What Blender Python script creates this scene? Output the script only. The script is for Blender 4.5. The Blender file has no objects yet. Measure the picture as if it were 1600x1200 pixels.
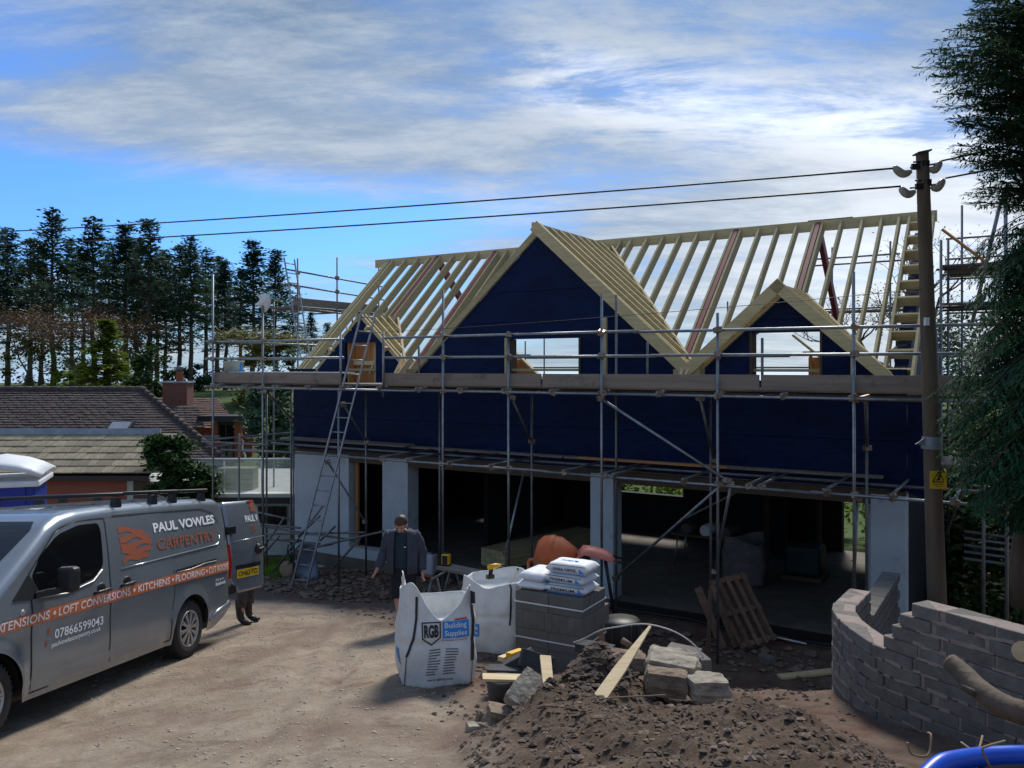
import bpy, bmesh, math, random
from mathutils import Vector, Matrix, Euler, noise as mnoise
from mathutils.geometry import delaunay_2d_cdt
random.seed(7)
SC = bpy.context.scene
COL = SC.collection
R = math.radians
PI = math.pi

# ------------------------------------------------------------------ camera
CAMZ, FPX, HORV = 4.75, 1301.0, 574.3
cam_d = bpy.data.cameras.new('camera')
cam_d.sensor_width = 36.0
cam_d.lens = 36.0 * FPX / 1600.0
cam_d.shift_y = (HORV - 600.0) / 1600.0
cam_d.clip_start = 0.1
cam_d.clip_end = 40000.0
cam = bpy.data.objects.new('camera', cam_d)
COL.objects.link(cam)
cam.location = (0, 0, CAMZ)
cam.rotation_euler = (R(90), 0, 0)
SC.camera = cam

# ------------------------------------------------------------------ sky, sun, exposure
SUN_EL, SUN_AZ = 47.0, 15.0          # azimuth to the right of the view direction (+Y)
SC.view_settings.view_transform = 'Standard'
SC.view_settings.look = 'None'
SC.view_settings.gamma = 1.0
SC.view_settings.use_curve_mapping = False
SC.view_settings.exposure = 0.55

def build_world():
    w = bpy.data.worlds.new('World'); SC.world = w; w.use_nodes = True
    nt = w.node_tree; N = nt.nodes; L = nt.links
    N.clear()
    out = N.new('ShaderNodeOutputWorld'); bg = N.new('ShaderNodeBackground')
    L.new(bg.outputs[0], out.inputs[0])
    sky = N.new('ShaderNodeTexSky'); sky.sky_type = 'NISHITA'
    sky.sun_disc = False; sky.sun_elevation = R(SUN_EL); sky.sun_rotation = R(SUN_AZ)
    sky.altitude = 50; sky.air_density = 1.0; sky.dust_density = 0.6; sky.ozone_density = 2.2
    tc = N.new('ShaderNodeTexCoord')
    sep = N.new('ShaderNodeSeparateXYZ'); L.new(tc.outputs['Generated'], sep.inputs[0])
    def m(op, a, b=None, c=None, clamp=False):
        n = N.new('ShaderNodeMath'); n.operation = op; n.use_clamp = clamp
        for i, x in enumerate((a, b, c)):
            if x is None: continue
            if isinstance(x, (int, float)): n.inputs[i].default_value = x
            else: L.new(x, n.inputs[i])
        return n.outputs[0]
    X, Y, Z = sep.outputs
    Za = m('ABSOLUTE', Z)
    comb0 = N.new('ShaderNodeCombineXYZ'); L.new(X, comb0.inputs[0]); L.new(Y, comb0.inputs[1]); L.new(m('ADD', Za, 0.004), comb0.inputs[2])
    L.new(comb0.outputs[0], sky.inputs[0])
    den = m('ADD', Za, 0.16)
    px, py = m('DIVIDE', X, den), m('DIVIDE', Y, den)
    comb = N.new('ShaderNodeCombineXYZ'); L.new(px, comb.inputs[0]); L.new(py, comb.inputs[1])
    def noise(scale, sx, sy, rot, det, rough, dist, off=(0, 0, 0)):
        mp = N.new('ShaderNodeMapping'); L.new(comb.outputs[0], mp.inputs[0])
        mp.inputs['Rotation'].default_value = (0, 0, R(rot)); mp.inputs['Scale'].default_value = (sx, sy, 1); mp.inputs['Location'].default_value = off
        t = N.new('ShaderNodeTexNoise'); L.new(mp.outputs[0], t.inputs[0])
        t.inputs['Scale'].default_value = scale; t.inputs['Detail'].default_value = det
        t.inputs['Roughness'].default_value = rough; t.inputs['Distortion'].default_value = dist
        return t.outputs[0]
    def smooth(x, a, b):
        n = N.new('ShaderNodeMapRange'); n.interpolation_type = 'SMOOTHSTEP'; L.new(x, n.inputs[0])
        n.inputs[1].default_value = a; n.inputs[2].default_value = b; n.inputs[3].default_value = 0; n.inputs[4].default_value = 1
        return n.outputs[0]
    # azimuth / elevation in degrees
    az = m('MULTIPLY', m('ARCTAN2', X, Y), 180 / PI)
    el = m('MULTIPLY', m('ARCSINE', Za), 180 / PI)
    def blob(a0, e0, ra, re):
        da = m('DIVIDE', m('SUBTRACT', az, a0), ra); de = m('DIVIDE', m('SUBTRACT', el, e0), re)
        return m('POWER', 2.718, m('MULTIPLY', m('ADD', m('MULTIPLY', da, da), m('MULTIPLY', de, de)), -1.0))
    n1 = noise(0.62, 1.0, 1.5, 12, 10, 0.58, 0.25, (3.1, 0.4, 0))     # broad veils
    n2 = noise(2.3, 0.7, 1.6, 24, 12, 0.68, 0.25, (0.3, 1.7, 0))       # streaks
    n3 = noise(8.0, 0.75, 1.4, 15, 9, 0.72, 0.2)
    base = m('ADD', m('ADD', m('MULTIPLY', n1, 0.52), m('MULTIPLY', n2, 0.42)), m('MULTIPLY', n3, 0.10))
    # clear blue gap low on the left, cloud deck elsewhere
    gap = m('ADD', m('MULTIPLY', blob(-24, 9.2, 17, 3.3), 0.36), m('MULTIPLY', blob(-3, 10.5, 8, 1.8), 0.10))
    gap = m('ADD', gap, m('MULTIPLY', blob(-33, 19.5, 7, 4), 0.10))
    gap = m('ADD', gap, m('MULTIPLY', blob(-6, 17.2, 9, 1.8), 0.06))
    veil = m('ADD', m('MULTIPLY', blob(-20, 15.5, 22, 4.5), 0.10), m('MULTIPLY', smooth(el, 0, 7), -0.02))
    veil = m('ADD', veil, m('ADD', m('MULTIPLY', blob(22, 8, 14, 8), 0.16), m('MULTIPLY', blob(-22, 22, 18, 5), 0.12)))
    d = m('ADD', m('SUBTRACT', base, gap), veil)
    fac = smooth(d, 0.27, 0.62)
    fac = m('MAXIMUM', fac, m('MULTIPLY', m('SUBTRACT', 1.0, smooth(el, 0.0, 5.0)), 0.5))
    fac = m('MULTIPLY', fac, 0.93)
    # cloud brightness: grey-blue where thick, white where thin and near the sun
    br = smooth(m('ADD', m('MULTIPLY', n2, 0.85), m('MULTIPLY', n3, 0.2)), 0.38, 0.68)
    # bright diagonal streak running down to the sun side
    dl = m('SUBTRACT', el, m('SUBTRACT', 19.6, m('MULTIPLY', az, 0.19)))
    stk = m('MULTIPLY', m('POWER', 2.718, m('MULTIPLY', m('POWER', m('ABSOLUTE', m('DIVIDE', dl, 2.2)), 2.0), -1.0)), m('MULTIPLY', smooth(az, -4, 6), smooth(n2, 0.36, 0.56)))
    sunny = m('ADD', m('MULTIPLY', blob(27, 7, 14, 6), 0.42), m('MULTIPLY', stk, 0.50))
    high = smooth(el, 14, 27)
    val = m('ADD', m('ADD', 0.325, m('MULTIPLY', br, 0.135)), m('MULTIPLY', sunny, 0.62))
    val = m('SUBTRACT', val, m('MULTIPLY', m('MULTIPLY', high, 0.14), m('SUBTRACT', 1.0, m('MULTIPLY', br, 0.6))))
    rmp = N.new('ShaderNodeMix'); rmp.data_type = 'RGBA'
    rmp.inputs[6].default_value = (0.52, 0.74, 1.00, 1); rmp.inputs[7].default_value = (0.95, 1.0, 1.04, 1)
    L.new(smooth(val, 0.18, 0.60), rmp.inputs[0])
    vm = N.new('ShaderNodeVectorMath'); vm.operation = 'SCALE'; L.new(rmp.outputs[2], vm.inputs[0]); L.new(val, vm.inputs['Scale'])
    # clear sky scaled to the same units as the cloud
    sk = N.new('ShaderNodeVectorMath'); sk.operation = 'MULTIPLY'; L.new(sky.outputs[0], sk.inputs[0]); sk.inputs[1].default_value = (0.036, 0.069, 0.120)
    mx = N.new('ShaderNodeMix'); mx.data_type = 'RGBA'; mx.clamp_factor = True
    L.new(fac, mx.inputs[0]); L.new(sk.outputs[0], mx.inputs[6])
    L.new(vm.outputs[0], mx.inputs[7])
    # the whole dome in physical units (x10) so that the Background runs at 0.1
    up = N.new('ShaderNodeVectorMath'); up.operation = 'SCALE'; L.new(mx.outputs[2], up.inputs[0]); up.inputs['Scale'].default_value = 10.0
    L.new(up.outputs[0], bg.inputs[0]); bg.inputs[1].default_value = 0.1
build_world()
sun_d = bpy.data.lights.new('sun', 'SUN'); sun_d.energy = 2.6; sun_d.angle = R(14); sun_d.color = (1.0, 0.95, 0.87)
sun = bpy.data.objects.new('sun', sun_d); COL.objects.link(sun)
_sd = Vector((math.sin(R(SUN_AZ)) * math.cos(R(SUN_EL)), math.cos(R(SUN_AZ)) * math.cos(R(SUN_EL)), math.sin(R(SUN_EL))))
sun.rotation_euler = _sd.to_track_quat('Z', 'Y').to_euler()
sun.location = (10, 30, 40)

# ------------------------------------------------------------------ helpers
def at(u, v, Y):
    """point at depth Y that the photograph shows at pixel (u, v)"""
    return Vector(((u - 800) / FPX * Y, Y, CAMZ - (v - HORV) / FPX * Y))

class MB:
    def __init__(s): s.v = []; s.f = []; s.m = []; s.s = []
    def add(s, vs, fs, mi=0, sm=False):
        o = len(s.v); s.v += [tuple(v) for v in vs]
        for f in fs: s.f.append(tuple(i + o for i in f)); s.m.append(mi); s.s.append(sm)
        return s
    def box(s, c, size, rot=None, mi=0, taper=None):
        x, y, z = size[0] / 2, size[1] / 2, size[2] / 2
        vs = [Vector((a * x, b * y, d * z)) for d in (-1, 1) for b in (-1, 1) for a in (-1, 1)]
        if taper:
            for k in (4, 5, 6, 7): vs[k].x *= taper; vs[k].y *= taper
        if rot is not None:
            M = rot if isinstance(rot, Matrix) else Euler(rot).to_matrix()
            vs = [M @ v for v in vs]
        c = Vector(c)
        return s.add([v + c for v in vs], [(0, 2, 3, 1), (4, 5, 7, 6), (0, 1, 5, 4), (2, 6, 7, 3), (0, 4, 6, 2), (1, 3, 7, 5)], mi)
    def beam(s, p0, p1, w, h, up=(0, 0, 1), mi=0):
        p0, p1, up = Vector(p0), Vector(p1), Vector(up)
        d = (p1 - p0); L = d.length; d.normalize()
        y = up.cross(d)
        if y.length < 1e-4: y = Vector((1, 0, 0)).cross(d)
        y.normalize(); z = d.cross(y)
        M = Matrix((d, y, z)).transposed()
        return s.box((p0 + p1) / 2, (L, w, h), M, mi)
    def tube(s, path, r, n=8, caps=True, mi=0, sm=True):
        P = [Vector(p) for p in path]; k = len(P)
        rs = r if isinstance(r, (list, tuple)) else [r] * k
        prev = None; vs = []
        for i, p in enumerate(P):
            d = (P[min(i + 1, k - 1)] - P[max(i - 1, 0)])
            if d.length < 1e-9: d = Vector((0, 0, 1))
            d.normalize()
            if prev is None:
                a = Vector((0, 0, 1)) if abs(d.z) < .9 else Vector((1, 0, 0))
            else: a = prev
            x = (a - d * a.dot(d))
            if x.length < 1e-6: x = Vector((0, 1, 0)).cross(d)
            x.normalize(); prev = x; y = d.cross(x)
            for j in range(n):
                t = 2 * PI * j / n
                vs.append(p + (x * math.cos(t) + y * math.sin(t)) * rs[i])
        fs = [(i * n + j, i * n + (j + 1) % n, (i + 1) * n + (j + 1) % n, (i + 1) * n + j) for i in range(k - 1) for j in range(n)]
        s.add(vs, fs, mi, sm)
        if caps:
            o = len(s.v) - len(vs)
            s.f.append(tuple(o + j for j in reversed(range(n)))); s.m.append(mi); s.s.append(False)
            s.f.append(tuple(o + (k - 1) * n + j for j in range(n))); s.m.append(mi); s.s.append(False)
        return s
    def lathe(s, prof, n=16, M=None, mi=0, sm=True, caps=True):
        M = M or Matrix.Identity(4)
        vs = [M @ Vector((r * math.cos(2 * PI * j / n), r * math.sin(2 * PI * j / n), z)) for r, z in prof for j in range(n)]
        k = len(prof)
        fs = [(i * n + j, i * n + (j + 1) % n, (i + 1) * n + (j + 1) % n, (i + 1) * n + j) for i in range(k - 1) for j in range(n)]
        if caps: fs += [tuple(reversed(range(n))), tuple((k - 1) * n + j for j in range(n))]
        return s.add(vs, fs, mi, sm)
    def prism(s, poly, thick, M=None, mi=0):
        """poly in local xy, extruded along local z from 0 to thick"""
        M = M or Matrix.Identity(4); n = len(poly)
        vs = [M @ Vector((x, y, 0)) for x, y in poly] + [M @ Vector((x, y, thick)) for x, y in poly]
        fs = [tuple(reversed(range(n))), tuple(range(n, 2 * n))] + [(i, (i + 1) % n, n + (i + 1) % n, n + i) for i in range(n)]
        return s.add(vs, fs, mi)
    def mesh(s, name, mats, bevel=0, seg=1, autosm=False):
        me = bpy.data.meshes.new(name)
        me.from_pydata(s.v, [], s.f); me.update()
        if not isinstance(mats, (list, tuple)): mats = [mats]
        for m in mats: me.materials.append(m)
        me.polygons.foreach_set('material_index', s.m); me.polygons.foreach_set('use_smooth', s.s)
        if bevel:
            b = bmesh.new(); b.from_mesh(me)
            bmesh.ops.recalc_face_normals(b, faces=b.faces[:])
            bmesh.ops.bevel(b, geom=b.edges[:], offset=bevel, segments=seg, affect='EDGES', profile=.5)
            b.to_mesh(me); b.free()
        return me
    def build(s, name, mats, parent=None, loc=None, rot=None, bevel=0, seg=1):
        return obj(name, s.mesh(name, mats, bevel, seg), parent, loc, rot)

def obj(name, me, parent=None, loc=None, rot=None, scale=None):
    o = bpy.data.objects.new(name, me); COL.objects.link(o)
    if parent is not None: o.parent = parent
    if loc is not None: o.location = loc
    if rot is not None: o.rotation_euler = rot
    if scale is not None: o.scale = scale if isinstance(scale, (tuple, list)) else (scale,) * 3
    return o
def tag(o, label=None, cat=None, group=None, kind=None):
    if label: o['label'] = label
    if cat: o['category'] = cat
    if group: o['group'] = group
    if kind: o['kind'] = kind
    return o
def thing(name, label, cat, loc=(0, 0, 0), rotz=0, group=None, rot=None):
    o = bpy.data.objects.new(name, None); COL.objects.link(o)
    o.empty_display_size = .2
    o.location = loc; o.rotation_euler = rot if rot is not None else (0, 0, rotz)
    return tag(o, label, cat, group)
def smoothstep(a, b, x):
    if a == b: return 0. if x < a else 1.
    t = min(1, max(0, (x - a) / (b - a))); return t * t * (3 - 2 * t)
def lerp(a, b, t): return a + (b - a) * t
def nz(x, y, z=0): return mnoise.noise(Vector((x, y, z)))

# ------------------------------------------------------------------ materials
def mat(name, col, col2=None, rough=.8, metal=0, scale=6, stretch=(1, 1, 1), bump=0, bscale=40, rnd=0, detail=6, coat=0, spec=.5, lo=.35, hi=.65, dirt=None, dscale=3, dlo=.55, dhi=.7, bdist=.02):
    M = bpy.data.materials.new(name); M.use_nodes = True
    nt = M.node_tree; N = nt.nodes; L = nt.links; p = N['Principled BSDF']
    p.inputs['Roughness'].default_value = rough; p.inputs['Metallic'].default_value = metal
    p.inputs['Specular IOR Level'].default_value = spec
    if coat: p.inputs['Coat Weight'].default_value = coat; p.inputs['Coat Roughness'].default_value = .04
    tc = N.new('ShaderNodeTexCoord'); mp = N.new('ShaderNodeMapping'); mp.inputs['Scale'].default_value = stretch
    L.new(tc.outputs['Object'], mp.inputs[0])
    if rnd:
        oi = N.new('ShaderNodeObjectInfo'); cx = N.new('ShaderNodeVectorMath'); cx.operation = 'SCALE'
        cx.inputs[0].default_value = (37, 11, 23); L.new(oi.outputs['Random'], cx.inputs['Scale']); L.new(cx.outputs[0], mp.inputs['Location'])
    cur = None
    if col2 is not None:
        t = N.new('ShaderNodeTexNoise'); L.new(mp.outputs[0], t.inputs[0]); t.inputs['Scale'].default_value = scale; t.inputs['Detail'].default_value = detail; t.inputs['Roughness'].default_value = .65
        mr = N.new('ShaderNodeMapRange'); L.new(t.outputs[0], mr.inputs[0]); mr.inputs[1].default_value = lo; mr.inputs[2].default_value = hi
        mx = N.new('ShaderNodeMix'); mx.data_type = 'RGBA'; L.new(mr.outputs[0], mx.inputs[0])
        mx.inputs[6].default_value = (*col, 1); mx.inputs[7].default_value = (*col2, 1); cur = mx.outputs[2]
    if dirt is not None:
        t2 = N.new('ShaderNodeTexNoise'); L.new(tc.outputs['Object'], t2.inputs[0]); t2.inputs['Scale'].default_value = dscale; t2.inputs['Detail'].default_value = 7; t2.inputs['Roughness'].default_value = .7
        mr2 = N.new('ShaderNodeMapRange'); L.new(t2.outputs[0], mr2.inputs[0]); mr2.inputs[1].default_value = dlo; mr2.inputs[2].default_value = dhi
        mx2 = N.new('ShaderNodeMix'); mx2.data_type = 'RGBA'; L.new(mr2.outputs[0], mx2.inputs[0])
        if cur is not None: L.new(cur, mx2.inputs[6])
        else: mx2.inputs[6].default_value = (*col, 1)
        mx2.inputs[7].default_value = (*dirt, 1); cur = mx2.outputs[2]
    if rnd:
        hs = N.new('ShaderNodeHueSaturation'); mr3 = N.new('ShaderNodeMapRange'); L.new(oi.outputs['Random'], mr3.inputs[0])
        mr3.inputs[3].default_value = 1 - rnd; mr3.inputs[4].default_value = 1 + rnd; L.new(mr3.outputs[0], hs.inputs['Value'])
        if cur is not None: L.new(cur, hs.inputs['Color'])
        else: hs.inputs['Color'].default_value = (*col, 1)
        cur = hs.outputs[0]
    if cur is not None: L.new(cur, p.inputs['Base Color'])
    else: p.inputs['Base Color'].default_value = (*col, 1)
    if bump:
        t = N.new('ShaderNodeTexNoise'); L.new(mp.outputs[0], t.inputs[0]); t.inputs['Scale'].default_value = bscale; t.inputs['Detail'].default_value = 5
        b = N.new('ShaderNodeBump'); b.inputs['Strength'].default_value = bump; b.inputs['Distance'].default_value = bdist
        L.new(t.outputs[0], b.inputs['Height']); L.new(b.outputs[0], p.inputs['Normal'])
    return M
def leafmat(name, col, col2, rough=.65, trans=.25, scale=1.5):
    M = mat(name, col, col2, rough=rough, scale=scale, rnd=.12, spec=.18)
    nt = M.node_tree; N = nt.nodes; L = nt.links; p = N['Principled BSDF']; out = [n for n in N if n.type == 'OUTPUT_MATERIAL'][0]
    tr = N.new('ShaderNodeBsdfTranslucent'); src = p.inputs['Base Color'].links[0].from_socket
    L.new(src, tr.inputs[0]); mx = N.new('ShaderNodeMixShader'); mx.inputs[0].default_value = trans
    L.new(p.outputs[0], mx.inputs[1]); L.new(tr.outputs[0], mx.inputs[2]); L.new(mx.outputs[0], out.inputs[0])
    return M
def glassmat(name, col=(.02, .025, .03), rough=.05, alpha=1.0):
    M = mat(name, col, rough=rough, spec=.6)
    M.node_tree.nodes['Principled BSDF'].inputs['Alpha'].default_value = alpha
    return M

M_timber = mat('treated_timber', (.57, .48, .27), (.43, .36, .19), rough=.85, scale=5, stretch=(.25, 4, 4), rnd=.14, bump=.15, bscale=30, dirt=(.22, .18, .10), dscale=5, dlo=.62, dhi=.72)
M_pale = mat('pale_softwood', (.76, .60, .37), (.64, .47, .25), rough=.8, scale=6, stretch=(.2, 4, 4), rnd=.08, dirt=(.33, .21, .10), dscale=7, dlo=.66, dhi=.72)
M_orangewood = mat('orange_lit_wood', (.62, .30, .10), (.48, .21, .06), rough=.75, scale=5, stretch=(4, 4, .3), rnd=.1)  # orange tone of the lit plywood is put into this colour
M_board = mat('scaffold_board', (.27, .22, .175), (.19, .155, .125), rough=.9, scale=4, stretch=(.15, 3, 3), rnd=.15, bump=.2, bscale=18, dirt=(.12, .10, .08), dscale=3)
M_steelred = mat('red_oxide_steel', (.27, .045, .05), (.20, .035, .035), rough=.6, scale=9)
M_tube = mat('galvanised_tube', (.34, .37, .39), (.22, .245, .26), rough=.42, metal=.75, scale=7, dirt=(.30, .26, .20), dscale=6, dlo=.62, dhi=.75)
M_tubeold = mat('weathered_tube', (.24, .25, .25), (.15, .155, .155), rough=.5, metal=.6, scale=7, dirt=(.22, .13, .07), dscale=4, dlo=.6, dhi=.72)
M_coupler = mat('coupler_steel', (.34, .30, .24), (.20, .13, .09), rough=.5, metal=.7, scale=30)
M_membrane = mat('blue_membrane', (.0026, .0150, .070), (.0015, .0090, .043), rough=.55, scale=1.3, stretch=(1, 1, 1.7), bump=.7, bscale=2.1, spec=.14, bdist=.09)
M_grey = mat('grey_render_board', (.52, .60, .64), (.44, .51, .55), rough=.85, scale=1.6, dirt=(.24, .27, .29), dscale=2.2, dlo=.58, dhi=.75)
M_conc = mat('concrete_floor', (.17, .15, .125), (.105, .092, .078), rough=.85, scale=3, bump=.1, bscale=12)
M_dark = mat('shaded_interior', (.020, .022, .026), (.014, .015, .018), rough=.9, scale=3)  # near-black wall colour with the indoor shade put in
M_brownboard = mat('brown_board', (.10, .07, .045), (.07, .05, .032), rough=.85, scale=4)
M_black = mat('black_plastic', (.012, .012, .013), rough=.5)
M_rubber = mat('rubber', (.020, .020, .021), (.035, .033, .03), rough=.85, scale=12)
M_block = mat('concrete_block', (.20, .182, .160), (.135, .124, .110), rough=.95, scale=9, bump=.5, bscale=90, rnd=.13, dirt=(.25, .22, .20), dscale=11, dlo=.55, dhi=.9)
M_mortar = mat('pink_mortar', (.36, .285, .25), (.28, .22, .19), rough=.95, scale=14, bump=.5, bscale=60)
M_blockdark = mat('dark_block', (.07, .072, .075), (.045, .047, .05), rough=.85, scale=9, bump=.3, bscale=70, rnd=.15)  # much darker grey than the other block colours
M_packblock = mat('new_block', (.165, .158, .142), (.135, .13, .117), rough=.95, scale=8, bump=.25, bscale=90, rnd=.06)
M_bag = mat('woven_bag', (.74, .74, .72), (.66, .66, .63), rough=.7, scale=5, dirt=(.42, .34, .26), dscale=2.2, dlo=.62, dhi=.8, bump=.5, bscale=6, bdist=.03)
M_paper = mat('paper_sack', (.78, .79, .80), (.68, .69, .70), rough=.6, scale=6, bump=.35, bscale=7)
M_blueprint = mat('blue_print', (.03, .26, .68), rough=.6)
M_ink = mat('black_ink', (.02, .02, .025), rough=.6)
M_inkgrey = mat('faded_ink', (.10, .10, .11), rough=.6)
M_redprint = mat('red_print', (.62, .06, .05), rough=.6)
M_white = mat('white_plastic', (.78, .80, .82), (.70, .72, .74), rough=.5, scale=4)
M_vinyl = mat('white_vinyl', (.82, .83, .84), rough=.5)
M_orange = mat('orange_vinyl', (.58, .165, .06), rough=.5)
M_orangefaint = mat('copper_vinyl', (.33, .105, .055), rough=.4)
M_paint = mat('grey_metallic_paint', (.27, .305, .335), (.245, .275, .30), rough=.26, metal=.5, scale=3, coat=.7, dirt=(.20, .185, .16), dscale=1.4, dlo=.60, dhi=.9)
M_carglass = mat('tinted_glass', (.006, .007, .008), rough=.06, spec=.5)
M_alloy = mat('alloy_wheel', (.50, .50, .49), (.42, .42, .41), rough=.4, metal=.7, scale=9)
M_redlens = mat('red_lens', (.35, .01, .01), rough=.2)
M_yellow = mat('yellow_plate', (.80, .52, .02), rough=.5)
M_yellowtool = mat('yellow_tool_plastic', (.75, .42, .02), rough=.5)
M_soil = mat('dark_soil', (.115, .082, .062), (.065, .046, .036), rough=1, scale=7, bump=.8, bscale=30)
M_heapclod = mat('heap_clod', (.155, .112, .082), (.075, .052, .038), rough=1, scale=9, bump=.6, bscale=40)
M_stone = mat('sandstone', (.28, .21, .145), (.15, .11, .08), rough=.95, scale=6, bump=1.0, bscale=16, rnd=.18, dirt=(.11, .08, .06), dscale=4, dlo=.55, dhi=.7)
M_stonepale = mat('pale_stone', (.40, .35, .27), (.25, .215, .17), rough=.95, scale=9, bump=1.0, bscale=18, rnd=.1, dirt=(.15, .11, .085), dscale=5, dlo=.58, dhi=.7)
M_bark = mat('bark', (.13, .10, .075), (.06, .05, .04), rough=.95, scale=9, stretch=(1, 1, .25), bump=.8, bscale=24)
M_logbark = mat('bare_log', (.16, .115, .08), (.085, .062, .045), rough=.85, scale=7, stretch=(1, 1, .5), bump=.5, bscale=20, dirt=(.10, .105, .045), dscale=5, dlo=.55, dhi=.72)
M_barkgreen = mat('algae_pole', (.165, .125, .08), (.095, .072, .052), rough=.9, scale=3, stretch=(2.5, 2.5, .3), bump=.4, bscale=14, dirt=(.13, .12, .035), dscale=2, dlo=.54, dhi=.74)
M_logend = mat('sawn_log_end', (.62, .46, .26), (.50, .35, .18), rough=.85, scale=9)
M_pipeblue = mat('blue_water_pipe', (.004, .075, .55), rough=.35)
M_tile = mat('brown_roof_tile', (.095, .072, .066), (.050, .038, .036), rough=.9, scale=5, stretch=(1, 1, 1), bump=.5, bscale=26, detail=9, dirt=(.17, .16, .10), dscale=2.5, dlo=.56, dhi=.72)
M_tilered = mat('red_brown_tile', (.17, .085, .065), (.09, .05, .042), rough=.9, scale=6, bump=.5, bscale=24, detail=9, dirt=(.20, .19, .10), dscale=5, dlo=.66, dhi=.74)
M_shingle = mat('cedar_shingle', (.31, .27, .185), (.235, .20, .14), rough=.95, scale=6, rnd=.22, bump=.3, bscale=30, dirt=(.15, .14, .085), dscale=4, dlo=.55, dhi=.72)
M_lead = mat('lead_flashing', (.30, .34, .39), (.22, .25, .29), rough=.5, metal=.3, scale=2.5)
M_redbrick = mat('red_brick', (.40, .115, .055), (.28, .075, .04), rough=.9, scale=14)
M_brownbrick = mat('brown_brick', (.22, .095, .07), (.14, .06, .05), rough=.92, scale=12)
M_cladding = mat('red_brown_cladding', (.30, .085, .045), (.21, .055, .03), rough=.75, scale=4, stretch=(.3, 3, 3), rnd=.1)
M_render = mat('pale_green_render', (.50, .54, .50), (.42, .46, .42), rough=.9, scale=2)
M_paving = mat('pale_paving', (.56, .58, .54), (.46, .48, .45), rough=.85, scale=2)
M_grass = leafmat('grass_blades', (.16, .30, .035), (.10, .20, .02), trans=.35)
M_pine = leafmat('pine_needles', (.060, .125, .085), (.026, .066, .048), trans=.3, scale=.35)
M_pinelight = leafmat('pine_needles_young', (.080, .145, .078), (.038, .082, .05), trans=.3, scale=.35)
M_russet = leafmat('russet_buds', (.13, .075, .035), (.085, .050, .024), trans=.2)
M_gold = leafmat('golden_conifer', (.24, .29, .03), (.13, .19, .02), trans=.4, scale=.8)
M_olive = leafmat('spring_leaves', (.20, .20, .04), (.12, .12, .03), trans=.4)
M_cypress = leafmat('cypress_scale', (.035, .115, .05), (.018, .065, .034), rough=.75, trans=.2, scale=.9)
M_cypresslight = leafmat('cypress_tip', (.085, .175, .06), (.045, .11, .042), rough=.75, trans=.25, scale=.9)
M_ivy = leafmat('ivy_leaf', (.045, .10, .022), (.018, .045, .012), trans=.15, scale=3)
M_hedge = leafmat('bright_hedge', (.22, .33, .05), (.11, .18, .03), trans=.45, scale=.8)
M_portablue = mat('portable_toilet_blue', (.008, .03, .30), rough=.4)
M_skin = mat('skin', (.55, .32, .24), (.48, .26, .19), rough=.6, scale=8)
M_hair = mat('brown_hair', (.075, .040, .026), (.045, .024, .016), rough=.6, scale=30)
M_jacket = mat('navy_jacket', (.052, .060, .088), (.038, .044, .066), rough=.85, scale=8, bump=.3, bscale=10)
M_shirt = mat('teal_navy_shirt', (.016, .036, .056), (.012, .027, .042), rough=.9, scale=8)
M_shorts = mat('black_shorts', (.012, .013, .019), rough=.9)
M_camo = mat('camouflage_trousers', (.10, .085, .085), (.035, .03, .035), rough=.9, scale=18)
M_boot = mat('black_wellington', (.018, .018, .017), rough=.5)
M_drum = mat('orange_mixer_drum', (.62, .14, .03), (.48, .10, .025), rough=.6, scale=4, dirt=(.26, .20, .15), dscale=2.2, dlo=.56, dhi=.66)
M_salmon = mat('salmon_plastic', (.72, .23, .17), (.60, .18, .13), rough=.55, scale=4)
M_galv = mat('galvanised_sheet', (.17, .21, .26), (.13, .16, .20), rough=.5, metal=.4, scale=4)
M_tan = mat('tan_tyre', (.30, .22, .14), (.22, .16, .10), rough=.85, scale=8)
M_pallet = mat('weathered_pallet_wood', (.235, .145, .095), (.145, .09, .062), rough=.92, scale=5, stretch=(.3, 3, 3), rnd=.22, bump=.3, bscale=20)
M_bucket = mat('grey_bucket', (.055, .057, .06), (.09, .09, .085), rough=.7, scale=6)
M_tub = mat('milky_tub', (.45, .52, .45), (.38, .45, .42), rough=.5, scale=3)
M_teal = mat('teal_wrap', (.015, .05, .055), (.01, .035, .042), rough=.6, scale=4)
M_alu = mat('aluminium', (.42, .43, .44), (.32, .33, .34), rough=.4, metal=.8, scale=10)
M_ladder = mat('dull_ladder', (.34, .36, .38), (.24, .26, .28), rough=.45, metal=.7, scale=10)
M_cable = mat('black_cable', (.015, .016, .018), rough=.6)
M_glassins = mat('clear_shroud', (.42, .39, .30), (.25, .23, .18), rough=.25, scale=12)
M_polyb = mat('white_polythene', (.75, .78, .78), (.66, .70, .70), rough=.4, scale=6)
M_duct = mat('grey_duct_tape', (.25, .28, .32), (.20, .22, .25), rough=.45, scale=6)
M_jerry = mat('translucent_container', (.52, .55, .58), (.45, .48, .52), rough=.4, scale=3)
M_conduit = mat('white_conduit', (.62, .60, .56), (.48, .45, .40), rough=.5, scale=12)
M_root = mat('dry_root', (.33, .24, .15), (.22, .15, .09), rough=.9, scale=12)

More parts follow.
